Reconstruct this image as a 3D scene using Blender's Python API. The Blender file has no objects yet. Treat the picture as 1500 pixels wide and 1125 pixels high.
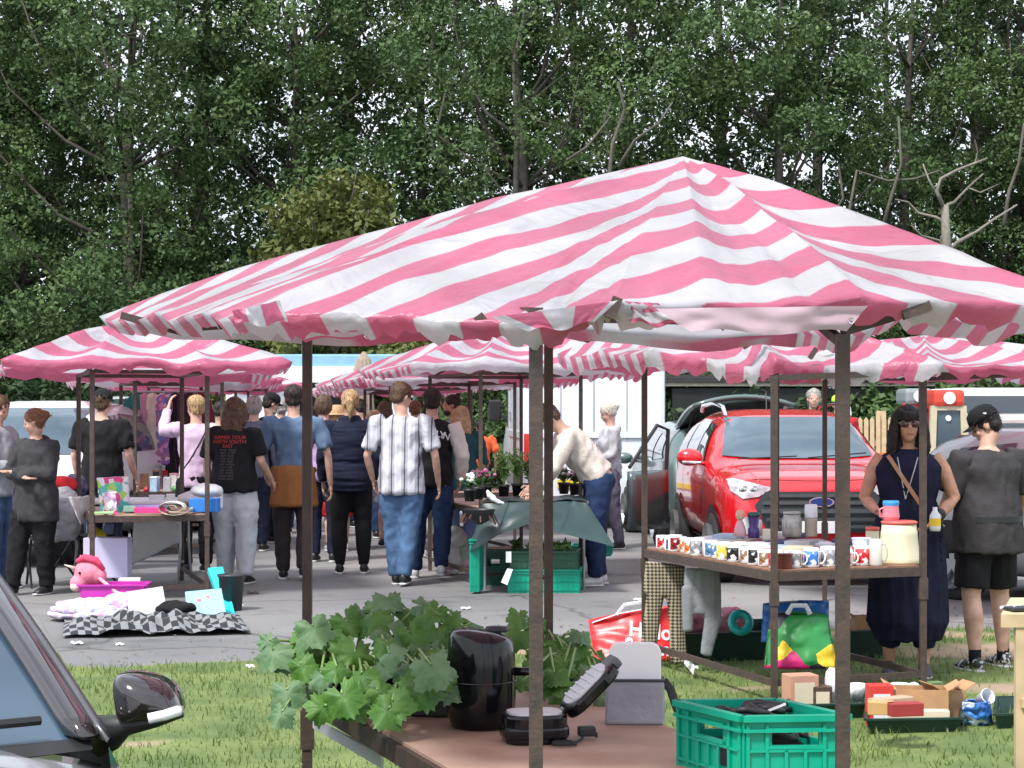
import bpy, bmesh, math, random
import numpy as np
from mathutils import Vector, Matrix, noise
from mathutils.bvhtree import BVHTree
R = math.radians
random.seed(7)
scene = bpy.context.scene
# ------------------------------------------------------------------ camera, light, exposure
FPX, HC, HOR = 2800.0, 1.58, 605.0          # focal length in photo pixels, eye height, horizon row
cam_d = bpy.data.cameras.new("camera"); cam = bpy.data.objects.new("camera", cam_d)
scene.collection.objects.link(cam); scene.camera = cam
cam.location = (0, 0, HC); cam.rotation_euler = (R(90), 0, 0)
cam_d.sensor_width = 36; cam_d.lens = 36 * FPX / 1500; cam_d.shift_y = (HOR - 562.5) / 1500
cam_d.clip_start = 0.05; cam_d.clip_end = 2000
SUN_EL, SUN_AZ = R(56), R(215)              # azimuth measured clockwise from +Y; sun high, behind-left of the camera
w = bpy.data.worlds.new("World"); scene.world = w; w.use_nodes = True
nt = w.node_tree; bgn = nt.nodes["Background"]
sky = nt.nodes.new("ShaderNodeTexSky"); sky.sky_type = 'NISHITA'; sky.sun_disc = False
sky.sun_elevation = SUN_EL; sky.sun_rotation = SUN_AZ; sky.air_density = 1.2; sky.dust_density = 3.0; sky.ozone_density = 1.0
tc = nt.nodes.new("ShaderNodeTexCoord"); mp = nt.nodes.new("ShaderNodeMapping"); mp.inputs['Scale'].default_value = (1.5, 1.5, 4)
cn = nt.nodes.new("ShaderNodeTexNoise"); cn.inputs['Scale'].default_value = 2.2; cn.inputs['Detail'].default_value = 8
cr = nt.nodes.new("ShaderNodeValToRGB"); cr.color_ramp.elements[0].position = .3; cr.color_ramp.elements[0].color = (.45, .45, .45, 1); cr.color_ramp.elements[1].position = .62
mx = nt.nodes.new("ShaderNodeMixRGB"); mx.inputs[2].default_value = (9.5, 10.2, 11.4, 1)
nt.links.new(tc.outputs['Generated'], mp.inputs[0]); nt.links.new(mp.outputs[0], cn.inputs['Vector'])
nt.links.new(cn.outputs[0], cr.inputs[0]); nt.links.new(cr.outputs[0], mx.inputs[0]); nt.links.new(sky.outputs[0], mx.inputs[1])
nt.links.new(mx.outputs[0], bgn.inputs[0]); bgn.inputs[1].default_value = 0.097
sl = bpy.data.lights.new("sun", 'SUN'); sl.energy = 3.0; sl.angle = R(10); sl.color = (1, .97, .92)
so = bpy.data.objects.new("sun", sl); scene.collection.objects.link(so)
so.rotation_euler = (math.pi/2 - SUN_EL, 0, math.pi - SUN_AZ + math.pi*0)
_sd = Vector((math.sin(SUN_AZ)*math.cos(SUN_EL), math.cos(SUN_AZ)*math.cos(SUN_EL), math.sin(SUN_EL)))
so.rotation_euler = _sd.to_track_quat('Z', 'Y').to_euler(); so.location = _sd*50
scene.view_settings.view_transform = 'Standard'; scene.view_settings.look = 'None'
scene.view_settings.exposure = 0.72; scene.view_settings.gamma = 1
scene.cycles.max_bounces = 7; scene.cycles.transparent_max_bounces = 8; scene.cycles.caustics_reflective = False

# ------------------------------------------------------------------ helpers
def P(px, py, d): return Vector(((px-750)*d/FPX, d, HC + (HOR-py)*d/FPX))
def PS(px, py, s): return P(px, py, FPX/s)
def X(px, s): return (px-750)/s
def Z(py, s): return HC + (HOR-py)/s
C = scene.collection
ROOTM = {}
def tag(o, label=None, cat=None, group=None, kind=None):
    if label: o['label'] = label
    if cat: o['category'] = cat
    if group: o['group'] = group
    if kind: o['kind'] = kind
    return o
def thing(name, label, cat, loc=(0,0,0), rz=0, group=None):
    o = bpy.data.objects.new(name, None); C.objects.link(o); o.location = loc; o.rotation_euler = (0,0,rz)
    o.empty_display_size = .1
    ROOTM[o.name] = Matrix.Translation(loc) @ Matrix.Rotation(rz, 4, 'Z')
    return tag(o, label, cat, group)
def set_rootm(o, M):
    """general orientation for a thing"""
    o.matrix_world = M; o.location = M.to_translation(); o.rotation_euler = M.to_euler(); ROOTM[o.name] = M.copy()
def copy_tree(o, loc=None, rz=None, parent=None, label=None, group=None):
    c = o.copy(); C.objects.link(c); c.parent = parent
    if loc is not None: c.location = loc
    if rz is not None: c.rotation_euler = (0,0,rz)
    if label: c['label'] = label
    if group: c['group'] = group
    for ch in o.children: copy_tree(ch, parent=c)
    return c
class MB:
    """collects primitives, links them as ONE mesh object"""
    def __init__(s): s.v = []; s.f = []; s.uv = {}; s.M = None
    def _add(s, vs, fs, uvs=None):
        b = len(s.v)
        if s.M is not None: vs = [s.M @ Vector(v) for v in vs]
        s.v.extend([tuple(v) for v in vs])
        for i, f in enumerate(fs):
            if uvs: s.uv[len(s.f)] = uvs[i]
            s.f.append(tuple(b+k for k in f))
        return s
    def box(s, c, sz, rot=None, ch=0.0):
        hx, hy, hz = sz[0]/2, sz[1]/2, sz[2]/2
        c = Vector(c)
        if rot is None: m = Matrix.Identity(3)
        elif isinstance(rot, (int, float)): m = Matrix.Rotation(rot, 3, 'Z')
        else: m = rot
        if ch <= 0:
            vs = [c + m @ Vector((x, y, z)) for x in (-hx,hx) for y in (-hy,hy) for z in (-hz,hz)]
            return s._add(vs, [(0,1,3,2),(4,6,7,5),(0,4,5,1),(2,3,7,6),(0,2,6,4),(1,5,7,3)])
        bm = bmesh.new(); bmesh.ops.create_cube(bm, size=1)
        for v in bm.verts: v.co = Vector((v.co.x*sz[0], v.co.y*sz[1], v.co.z*sz[2]))
        bmesh.ops.bevel(bm, geom=bm.edges[:], offset=min(ch, .49*min(sz)), segments=2, affect='EDGES', profile=.6)
        vs = [c + m @ v.co for v in bm.verts]; bm.verts.index_update(); fs = [[v.index for v in f.verts] for f in bm.faces]; bm.free()
        return s._add(vs, fs)
    def bar(s, a, b, wd=.03, th=None, up=(0,0,1)):
        a, b = Vector(a), Vector(b); d = b-a; L = d.length
        if L < 1e-6: return s
        d /= L; upv = Vector(up)
        if abs(d.dot(upv)) > .98: upv = Vector((0,1,0))
        x = d.cross(upv).normalized(); z = x.cross(d)
        return s.box((a+b)/2, (wd, L, th or wd), Matrix((x, d, z)).transposed())
    def tube(s, pts, rad, n=8, cap=True, flat=None, close=False):
        """swept circle/ellipse; rad: number, list, or list of (rx, ry); flat: reference 'side' axis for rx"""
        pts = [Vector(p) for p in pts]; m = len(pts)
        if not isinstance(rad, (list, tuple)): rad = [rad]*m
        vs = []; prev = None
        for i, p in enumerate(pts):
            if close: t = pts[(i+1) % m] - pts[i-1]
            else: t = pts[min(i+1, m-1)] - pts[max(i-1, 0)]
            t = t.normalized() if t.length > 1e-9 else Vector((0,0,1))
            if flat is not None: x = Vector(flat)
            else: x = prev if prev is not None else (Vector((1,0,0)) if abs(t.x) < .9 else Vector((0,1,0)))
            x = x - t*x.dot(t)
            x = x.normalized() if x.length > 1e-6 else t.orthogonal().normalized()
            prev = x; y = t.cross(x)
            r = rad[i]; rx, ry = r if isinstance(r, (list, tuple)) else (r, r)
            for k in range(n):
                a = 2*math.pi*k/n; vs.append(p + x*(rx*math.cos(a)) + y*(ry*math.sin(a)))
        fs = [(i*n+k, i*n+(k+1) % n, (i+1)*n+(k+1) % n, (i+1)*n+k) for i in range(m-1) for k in range(n)]
        if close: fs += [((m-1)*n+k, (m-1)*n+(k+1) % n, (k+1) % n, k) for k in range(n)]
        elif cap: fs += [tuple(range(n-1, -1, -1)), tuple((m-1)*n+k for k in range(n))]
        return s._add(vs, fs)
    def cyl(s, a, b, r0, r1=None, n=12, cap=True): return s.tube([a, b], [r0, r0 if r1 is None else r1], n, cap)
    def lathe(s, prof, c=(0,0,0), n=20, sx=1, sy=1, top=False, bot=False, M=None):
        c = Vector(c); vs = []
        for r, z in prof:
            for k in range(n):
                a = 2*math.pi*k/n; q = Vector((r*math.cos(a)*sx, r*math.sin(a)*sy, z)); vs.append(c + (M @ q if M else q))
        m = len(prof)
        fs = [(i*n+k, i*n+(k+1) % n, (i+1)*n+(k+1) % n, (i+1)*n+k) for i in range(m-1) for k in range(n)]
        if bot: fs.append(tuple(range(n-1, -1, -1)))
        if top: fs.append(tuple((m-1)*n+k for k in range(n)))
        return s._add(vs, fs)
    def ball(s, c, r, seg=12, rings=8, M=None):
        r = Vector((r, r, r)) if not isinstance(r, (tuple, list, Vector)) else Vector(r)
        c = Vector(c); vs = []; fs = []
        for i in range(1, rings):
            t = math.pi*i/rings
            for k in range(seg):
                a = 2*math.pi*k/seg; q = Vector((math.sin(t)*math.cos(a)*r.x, math.sin(t)*math.sin(a)*r.y, math.cos(t)*r.z))
                vs.append(c + (M @ q if M else q))
        q = Vector((0,0,r.z)); vs.append(c + (M @ q if M else q)); q = Vector((0,0,-r.z)); vs.append(c + (M @ q if M else q))
        T, B = len(vs)-2, len(vs)-1
        for i in range(rings-2):
            for k in range(seg): fs.append((i*seg+k, (i+1)*seg+k, (i+1)*seg+(k+1) % seg, i*seg+(k+1) % seg))
        for k in range(seg):
            fs.append((T, k, (k+1) % seg)); fs.append((B, (rings-2)*seg+(k+1) % seg, (rings-2)*seg+k))
        return s._add(vs, fs)
    def grid(s, fn, nu, nv, uvfn=None, wrap=False):
        vs = [fn(i/nu, j/nv) for j in range(nv+1) for i in range(nu+1)]
        W = nu+1
        fs = [(j*W+i, j*W+i+1, (j+1)*W+i+1, (j+1)*W+i) for j in range(nv) for i in range(nu)]
        uvs = None
        if uvfn: uvs = [[uvfn(i/nu, j/nv), uvfn((i+1)/nu, j/nv), uvfn((i+1)/nu, (j+1)/nv), uvfn(i/nu, (j+1)/nv)] for j in range(nv) for i in range(nu)]
        return s._add(vs, fs, uvs)
    def prism(s, pts2, h0, h1, axis='z'):
        n = len(pts2)
        if axis == 'z': A = [(x, y, h0) for x, y in pts2]; B = [(x, y, h1) for x, y in pts2]
        elif axis == 'y': A = [(x, h0, y) for x, y in pts2]; B = [(x, h1, y) for x, y in pts2]
        else: A = [(h0, x, y) for x, y in pts2]; B = [(h1, x, y) for x, y in pts2]
        return s._add(A+B, [tuple(range(n-1, -1, -1)), tuple(range(n, 2*n))] + [(i, (i+1) % n, n+(i+1) % n, n+i) for i in range(n)])
    def poly(s, vs): return s._add(vs, [tuple(range(len(vs)))])
    def mesh(s, name='m'):
        me = bpy.data.meshes.new(name); me.from_pydata(s.v, [], s.f)
        if s.uv:
            l = me.uv_layers.new(name='UVMap').data; k = 0; flat = []
            for i, f in enumerate(s.f):
                u = s.uv.get(i); flat.extend([c for q in (u if u else [(0,0)]*len(f)) for c in q])
            l.foreach_set('uv', flat)
        return me
    def build(s, name, m, parent=None, smooth=False, world=True, solid=0, sub=0, bev=0, remesh=0, fold=None, smoothit=0):
        me = s.mesh(name)
        return link_mesh(name, me, m, parent, smooth, world, solid, sub, bev, remesh, fold, smoothit)
def eval_mesh(o):
    dg = bpy.context.evaluated_depsgraph_get(); dg.update()
    return bpy.data.meshes.new_from_object(o.evaluated_get(dg))
def link_mesh(name, me, m, parent=None, smooth=False, world=True, solid=0, sub=0, bev=0, remesh=0, fold=None, smoothit=0):
    if remesh:
        t = bpy.data.objects.new('tmp', me); C.objects.link(t)
        md = t.modifiers.new('r', 'REMESH'); md.mode = 'VOXEL'; md.voxel_size = remesh; md.adaptivity = 0
        if smoothit:
            sm = t.modifiers.new('s', 'SMOOTH'); sm.iterations = smoothit; sm.factor = .5
        me2 = eval_mesh(t); bpy.data.objects.remove(t); me = me2
    if fold: fold_mesh(me, fold)
    if parent is not None and world:
        root = parent
        while root.parent: root = root.parent
        me.transform(ROOTM[root.name].inverted())
    me.name = name
    o = bpy.data.objects.new(name, me); C.objects.link(o)
    if parent is not None: o.parent = parent
    if m is not None: me.materials.append(m)
    if smooth or remesh:
        me.polygons.foreach_set('use_smooth', [True]*len(me.polygons))
    if solid:
        q = o.modifiers.new('sol', 'SOLIDIFY'); q.thickness = solid; q.offset = 0
    if bev:
        q = o.modifiers.new('bev', 'BEVEL'); q.width = bev; q.segments = 2; q.limit_method = 'ANGLE'; q.angle_limit = R(35)
    if sub:
        q = o.modifiers.new('sub', 'SUBSURF'); q.levels = sub; q.render_levels = sub
    return o
def fold_mesh(me, fold):
    """cloth folds: fold = (amplitude, frequency xyz, seed)"""
    amp, fr, sd = fold; fr = Vector(fr)
    n = len(me.vertices)
    for v in me.vertices:
        p = Vector((v.co.x*fr.x+sd, v.co.y*fr.y, v.co.z*fr.z))
        k = noise.noise(p); k2 = noise.noise(p*2.3)
        k = 1-abs(k)*2.2
        v.co += v.normal*amp*(k*.7 + k2*.5)

# ------------------------------------------------------------------ materials
_M = {}
def mat(key, col, rough=.6, metal=0., var=.12, vs=6., bump=0., bs=40., spec=.5, trans=0., coat=0., alpha=1., sheen=0., col2=None, detail=4, emit=None, transl=0., thresh=None):
    if key in _M: return _M[key]
    m = bpy.data.materials.new(key); m.use_nodes = True; n = m.node_tree.nodes; l = m.node_tree.links
    b = n['Principled BSDF']; b.inputs['Roughness'].default_value = rough; b.inputs['Metallic'].default_value = metal
    b.inputs['Specular IOR Level'].default_value = spec
    if trans: b.inputs['Transmission Weight'].default_value = trans
    if coat: b.inputs['Coat Weight'].default_value = coat; b.inputs['Coat Roughness'].default_value = .06
    if alpha < 1: b.inputs['Alpha'].default_value = alpha
    if sheen: b.inputs['Sheen Weight'].default_value = sheen
    tcn = n.new('ShaderNodeTexCoord')
    if var or col2:
        ns = n.new('ShaderNodeTexNoise'); ns.inputs['Scale'].default_value = vs; ns.inputs['Detail'].default_value = detail
        l.new(tcn.outputs['Object'], ns.inputs['Vector'])
        rp = n.new('ShaderNodeValToRGB'); c1 = col; c2 = col2
        if c2 is None:
            c1 = tuple(max(0, c*(1-var)) for c in col); c2 = tuple(min(1, c*(1+var)) for c in col)
        rp.color_ramp.elements[0].color = (*c1, 1); rp.color_ramp.elements[1].color = (*c2, 1)
        a, bb = thresh if thresh else (.3, .7)
        rp.color_ramp.elements[0].position = a; rp.color_ramp.elements[1].position = bb
        l.new(ns.outputs[0], rp.inputs[0]); l.new(rp.outputs[0], b.inputs['Base Color'])
    else: b.inputs['Base Color'].default_value = (*col, 1)
    if bump:
        nb = n.new('ShaderNodeTexNoise'); nb.inputs['Scale'].default_value = bs; nb.inputs['Detail'].default_value = 5
        l.new(tcn.outputs['Object'], nb.inputs['Vector'])
        bp = n.new('ShaderNodeBump'); bp.inputs['Strength'].default_value = bump; bp.inputs['Distance'].default_value = .01
        l.new(nb.outputs[0], bp.inputs['Height']); l.new(bp.outputs[0], b.inputs['Normal'])
    if transl:
        tr = n.new('ShaderNodeBsdfTranslucent'); ms = n.new('ShaderNodeMixShader'); ms.inputs[0].default_value = transl
        if var or col2: l.new(rp.outputs[0], tr.inputs[0])
        else: tr.inputs[0].default_value = (*col, 1)
        out = n['Material Output']; l.new(b.outputs[0], ms.inputs[1]); l.new(tr.outputs[0], ms.inputs[2]); l.new(ms.outputs[0], out.inputs[0])
    if emit: b.inputs['Emission Color'].default_value = (*emit, 1); b.inputs['Emission Strength'].default_value = 1
    _M[key] = m; return m
def cloth(key, col, **k):
    k.setdefault('rough', .85); k.setdefault('var', .14); k.setdefault('vs', 9); k.setdefault('bump', .35); k.setdefault('bs', 60); k.setdefault('spec', .2)
    return mat(key, col, **k)
def stripe_mat(key, ca, cb, scale=1., duty=.5, rough=.42, transl=.3, dirt=.1, uvaxis=0, third=None):
    if key in _M: return _M[key]
    m = bpy.data.materials.new(key); m.use_nodes = True; n = m.node_tree.nodes; l = m.node_tree.links
    b = n['Principled BSDF']; b.inputs['Roughness'].default_value = rough
    uv = n.new('ShaderNodeUVMap'); sp = n.new('ShaderNodeSeparateXYZ'); l.new(uv.outputs[0], sp.inputs[0])
    mu = n.new('ShaderNodeMath'); mu.operation = 'MULTIPLY'; mu.inputs[1].default_value = scale; l.new(sp.outputs[uvaxis], mu.inputs[0])
    fr = n.new('ShaderNodeMath'); fr.operation = 'FRACT'; l.new(mu.outputs[0], fr.inputs[0])
    rp = n.new('ShaderNodeValToRGB'); rp.color_ramp.interpolation = 'LINEAR'
    e = rp.color_ramp.elements; e[0].position = duty-.015; e[0].color = (*ca, 1); e[1].position = duty+.015; e[1].color = (*cb, 1)
    x = e.new(.985); x.color = (*cb, 1); x = e.new(1.0); x.color = (*ca, 1)
    if third: x = e.new(duty+.2); x.color = (*cb,1); x = e.new(duty+.22); x.color = (*third,1); x = e.new(duty+.30); x.color=(*third,1); x = e.new(duty+.32); x.color=(*cb,1)
    l.new(fr.outputs[0], rp.inputs[0])
    tcn = n.new('ShaderNodeTexCoord'); ns = n.new('ShaderNodeTexNoise'); ns.inputs['Scale'].default_value = 3; ns.inputs['Detail'].default_value = 6
    l.new(tcn.outputs['Object'], ns.inputs['Vector'])
    r2 = n.new('ShaderNodeValToRGB'); r2.color_ramp.elements[0].position = .35; r2.color_ramp.elements[1].position = .65
    r2.color_ramp.elements[0].color = (1-dirt*1.6, 1-dirt*1.6, 1-dirt*1.7, 1); r2.color_ramp.elements[1].color = (1, 1, 1, 1); l.new(ns.outputs[0], r2.inputs[0])
    mm = n.new('ShaderNodeMixRGB'); mm.blend_type = 'MULTIPLY'; mm.inputs[0].default_value = 1; l.new(rp.outputs[0], mm.inputs[1]); l.new(r2.outputs[0], mm.inputs[2])
    l.new(mm.outputs[0], b.inputs['Base Color'])
    nb = n.new('ShaderNodeTexNoise'); nb.inputs['Scale'].default_value = 5; nb.inputs['Detail'].default_value = 4; nb.inputs['Distortion'].default_value = 1.2
    l.new(tcn.outputs['Object'], nb.inputs['Vector'])
    bp = n.new('ShaderNodeBump'); bp.inputs['Strength'].default_value = .6; bp.inputs['Distance'].default_value = .035
    vc = n.new('ShaderNodeTexVoronoi'); vc.feature = 'SMOOTH_F1'; vc.inputs['Scale'].default_value = 3.2; dm = n.new('ShaderNodeMixRGB'); dm.inputs[0].default_value = .22; l.new(tcn.outputs['Object'], dm.inputs[1]); l.new(nb.outputs['Color'], dm.inputs[2]); l.new(dm.outputs[0], vc.inputs['Vector'])
    sm_ = n.new('ShaderNodeMath'); sm_.operation = 'ADD'; l.new(nb.outputs[0], sm_.inputs[0]); l.new(vc.outputs['Distance'], sm_.inputs[1]); l.new(sm_.outputs[0], bp.inputs['Height']); l.new(bp.outputs[0], b.inputs['Normal'])
    if transl:
        tr = n.new('ShaderNodeBsdfTranslucent'); ms = n.new('ShaderNodeMixShader'); ms.inputs[0].default_value = transl
        l.new(mm.outputs[0], tr.inputs[0]); l.new(b.outputs[0], ms.inputs[1]); l.new(tr.outputs[0], ms.inputs[2]); l.new(ms.outputs[0], n['Material Output'].inputs[0])
    _M[key] = m; return m
def check_mat(key, ca, cb, scale, rough=.8, cc=None, coord='Object'):
    if key in _M: return _M[key]
    m = bpy.data.materials.new(key); m.use_nodes = True; n = m.node_tree.nodes; l = m.node_tree.links
    b = n['Principled BSDF']; b.inputs['Roughness'].default_value = rough
    t = n.new('ShaderNodeTexCoord'); ck = n.new('ShaderNodeTexChecker'); ck.inputs['Scale'].default_value = scale
    ck.inputs[1].default_value = (*ca, 1); ck.inputs[2].default_value = (*cb, 1); l.new(t.outputs[coord], ck.inputs[0])
    l.new(ck.outputs[0], b.inputs['Base Color']); _M[key] = m; return m
def print_mat(key, cols, scale=14., rough=.5, base=None, vor=True):
    """busy printed pattern: voronoi cells picking from a palette"""
    if key in _M: return _M[key]
    m = bpy.data.materials.new(key); m.use_nodes = True; n = m.node_tree.nodes; l = m.node_tree.links
    b = n['Principled BSDF']; b.inputs['Roughness'].default_value = rough
    t = n.new('ShaderNodeTexCoord'); v = n.new('ShaderNodeTexVoronoi'); v.inputs['Scale'].default_value = scale; l.new(t.outputs['Object'], v.inputs['Vector'])
    sp = n.new('ShaderNodeSeparateColor'); l.new(v.outputs['Color'], sp.inputs[0])
    rp = n.new('ShaderNodeValToRGB'); rp.color_ramp.interpolation = 'CONSTANT'; e = rp.color_ramp.elements
    e[0].color = (*cols[0], 1); e[1].position = 1/len(cols); e[1].color = (*cols[1], 1)
    for i, c in enumerate(cols[2:], 2): x = e.new(i/len(cols)); x.color = (*c, 1)
    l.new(sp.outputs[0], rp.inputs[0]); l.new(rp.outputs[0], b.inputs['Base Color']); _M[key] = m; return m
PINK, WHITE = (.69, .175, .30), (.68, .665, .72)
TARP = stripe_mat('striped market tarpaulin', PINK, WHITE, rough=.34, transl=.45, dirt=.17)
STEEL = mat('dark brown painted steel', (.045, .034, .03), rough=.55, metal=.1, var=.35, vs=30, bump=.2, bs=90, col2=(.085,.055,.042))
STEELL = mat('galvanised steel', (.35, .36, .38), rough=.4, metal=.7, var=.15)
BOARD = mat('red brown plywood', (.31, .195, .135), rough=.6, var=.2, vs=5, bump=.2, bs=50, col2=(.45,.31,.23), detail=8)
WOODR = mat('weathered brown timber', (.16, .075, .045), rough=.8, var=.3, vs=20, col2=(.27,.15,.09), bump=.4, bs=40)
PINE = mat('pale pine timber', (.55, .42, .25), rough=.7, var=.12, vs=12)
BLACKG = mat('gloss black plastic', (.005, .005, .007), rough=.12, var=0, spec=.4)
BLACKM = mat('matt black plastic', (.015, .016, .018), rough=.5, var=.2)
RUBBER = mat('black rubber', (.018, .018, .019), rough=.8, var=.2)
CHROME = mat('chrome trim', (.75, .76, .78), rough=.12, metal=1, var=0)
WHITEP = mat('white plastic', (.72, .73, .78), rough=.4, var=.04)
WHITEC = mat('white ceramic', (.78, .78, .78), rough=.2, var=.03, coat=.3)
GLASS = mat('dark tinted glass', (.035, .055, .07), rough=.05, var=0, spec=.8, coat=1.)
GREENP = mat('green crate plastic', (.0, .33, .21), rough=.35, var=.1, vs=10, bump=.1)
GREEND = mat('dark green tray plastic', (.008, .035, .028), rough=.4, var=.2)
CARD = mat('brown cardboard', (.42, .24, .12), rough=.85, var=.12, vs=12)
# ------------------------------------------------------------------ ground
def G(px, py):
    d = HC*FPX/(py-HOR); return Vector(((px-750)*d/FPX, d, 0))
def ground_mat():
    m = bpy.data.materials.new('asphalt'); m.use_nodes = True; n = m.node_tree.nodes; l = m.node_tree.links; b = n['Principled BSDF']
    t = n.new('ShaderNodeTexCoord')
    a = n.new('ShaderNodeTexNoise'); a.inputs['Scale'].default_value = .35; a.inputs['Detail'].default_value = 8; l.new(t.outputs['Object'], a.inputs['Vector'])
    c = n.new('ShaderNodeTexNoise'); c.inputs['Scale'].default_value = 45; c.inputs['Detail'].default_value = 4; l.new(t.outputs['Object'], c.inputs['Vector'])
    r = n.new('ShaderNodeValToRGB'); r.color_ramp.elements[0].color = (.145,.144,.15,1); r.color_ramp.elements[1].color = (.25,.243,.235,1)
    r.color_ramp.elements[0].position = .35; r.color_ramp.elements[1].position = .68; l.new(a.outputs[0], r.inputs[0])
    r2 = n.new('ShaderNodeValToRGB'); r2.color_ramp.elements[0].color = (.6,.6,.6,1); r2.color_ramp.elements[1].color = (1.25,1.25,1.25,1); l.new(c.outputs[0], r2.inputs[0])
    mm = n.new('ShaderNodeMixRGB'); mm.blend_type = 'MULTIPLY'; mm.inputs[0].default_value = 1; l.new(r.outputs[0], mm.inputs[1]); l.new(r2.outputs[0], mm.inputs[2])
    vo = n.new('ShaderNodeTexVoronoi'); vo.feature = 'DISTANCE_TO_EDGE'; vo.inputs['Scale'].default_value = .55; mpv = n.new('ShaderNodeMapping'); dn = n.new('ShaderNodeTexNoise'); dn.inputs['Scale'].default_value = 1.5; dn.inputs['Detail'].default_value = 6
    ad = n.new('ShaderNodeMixRGB'); ad.inputs[0].default_value = .35; l.new(t.outputs['Object'], ad.inputs[1]); l.new(t.outputs['Object'], dn.inputs['Vector']); l.new(dn.outputs['Color'], ad.inputs[2]); l.new(ad.outputs[0], vo.inputs['Vector'])
    rc = n.new('ShaderNodeValToRGB'); rc.color_ramp.elements[0].color = (.38,.38,.38,1); rc.color_ramp.elements[1].position = .014; l.new(vo.outputs['Distance'], rc.inputs[0])
    st = n.new('ShaderNodeTexNoise'); st.inputs['Scale'].default_value = 1.1; st.inputs['Detail'].default_value = 3; st.inputs['Roughness'].default_value = .7; l.new(t.outputs['Object'], st.inputs['Vector'])
    rs = n.new('ShaderNodeValToRGB'); rs.color_ramp.elements[0].position = .30; rs.color_ramp.elements[0].color = (.58,.58,.60,1); rs.color_ramp.elements[1].position = .42; l.new(st.outputs[0], rs.inputs[0])
    m2 = n.new('ShaderNodeMixRGB'); m2.blend_type = 'MULTIPLY'; m2.inputs[0].default_value = .8; l.new(mm.outputs[0], m2.inputs[1]); l.new(rc.outputs[0], m2.inputs[2])
    m3 = n.new('ShaderNodeMixRGB'); m3.blend_type = 'MULTIPLY'; m3.inputs[0].default_value = .8; l.new(m2.outputs[0], m3.inputs[1]); l.new(rs.outputs[0], m3.inputs[2])
    l.new(m3.outputs[0], b.inputs['Base Color']); b.inputs['Roughness'].default_value = .85
    bp = n.new('ShaderNodeBump'); bp.inputs['Strength'].default_value = .4; bp.inputs['Distance'].default_value = .01; l.new(c.outputs[0], bp.inputs['Height']); l.new(bp.outputs[0], b.inputs['Normal'])
    return m
g = MB(); g.poly([(-150,-60,0),(150,-60,0),(150,220,0),(-150,220,0)]); tag(g.build('car_park_ground', ground_mat()), kind='structure')
EDGE = [(-9.5,11.2),(-6,11.4),(-3.2,11.7),(-2.6,11.85),(-1.5,12.2),(-.5,12.7),(.4,13.2),(1.4,13.7),(2.7,14.0),(3.6,13.9),(4.5,14.4),(6.5,14.2),(14,14.5)]
def edge_y(x):
    for (x0,y0),(x1,y1) in zip(EDGE, EDGE[1:]):
        if x0 <= x <= x1: return y0+(y1-y0)*(x-x0)/(x1-x0)
    return EDGE[0][1] if x < EDGE[0][0] else EDGE[-1][1]
SOIL = [(2.9,8.3,.9,.16),(1.75,6.6,.8,.25),(3.4,10.9,.9,.3),(2.1,10.9,.8,.14),(4.2,9.8,.8,.4),(3.9,12.6,1.4,.5),(2.6,13.6,.9,.2),(.0,12.6,.6,.12),(1.55,7.45,.5,.1),(-1.9,9.1,.25,.06)]
def soil(x, y):
    k = 0
    for cx, cy, rx, ry in SOIL:
        q = ((x-cx)/rx)**2 + ((y-cy)/ry)**2
        k = max(k, 1.25-q + .5*noise.noise(Vector((x*3, y*6, 3))))
    return k
def turf_mat():
    m = bpy.data.materials.new('turf and worn soil'); m.use_nodes = True; n = m.node_tree.nodes; l = m.node_tree.links; b = n['Principled BSDF']
    t = n.new('ShaderNodeTexCoord'); a = n.new('ShaderNodeTexNoise'); a.inputs['Scale'].default_value = 2.5; a.inputs['Detail'].default_value = 9; l.new(t.outputs['Object'], a.inputs['Vector'])
    r = n.new('ShaderNodeValToRGB'); r.color_ramp.elements[0].color = (.06,.105,.025,1); r.color_ramp.elements[1].color = (.17,.21,.06,1); r.color_ramp.elements[0].position=.3; r.color_ramp.elements[1].position=.7; l.new(a.outputs[0], r.inputs[0])
    at = n.new('ShaderNodeAttribute'); at.attribute_name = 'soil'
    s = n.new('ShaderNodeValToRGB'); s.color_ramp.elements[0].color = (.24,.17,.11,1); s.color_ramp.elements[1].color = (.40,.30,.21,1); c = n.new('ShaderNodeTexNoise'); c.inputs['Scale'].default_value = 14; c.inputs['Detail'].default_value = 6; l.new(t.outputs['Object'], c.inputs['Vector']); l.new(c.outputs[0], s.inputs[0])
    mm = n.new('ShaderNodeMixRGB'); l.new(at.outputs['Fac'], mm.inputs[0]); l.new(r.outputs[0], mm.inputs[1]); l.new(s.outputs[0], mm.inputs[2]); l.new(mm.outputs[0], b.inputs['Base Color'])
    b.inputs['Roughness'].default_value = .9
    bp = n.new('ShaderNodeBump'); bp.inputs['Strength'].default_value = .6; bp.inputs['Distance'].default_value = .03; l.new(c.outputs[0], bp.inputs['Height']); l.new(bp.outputs[0], b.inputs['Normal'])
    return m
gm = MB(); NX, NY = 200, 130
def gp(u, v):
    x = -8+20*u; y0 = -2.; y1 = edge_y(x)+.12*noise.noise(Vector((x*2.3,0,9)))+.05*noise.noise(Vector((x*9,0,2)))
    y = y0+(y1-y0)*v
    return Vector((x, y, .006+.022*max(0, noise.noise(Vector((x*.9,y*.9,0))))*min(1,(1-v)*20)))
gm.grid(gp, NX, NY); turf = gm.build('grass_verge', turf_mat(), smooth=True); tag(turf, kind='structure')
att = turf.data.attributes.new('soil', 'FLOAT', 'POINT')
att.data.foreach_set('value', [min(1, max(0, soil(v.co.x, v.co.y)*1.6)) for v in turf.data.vertices])
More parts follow.
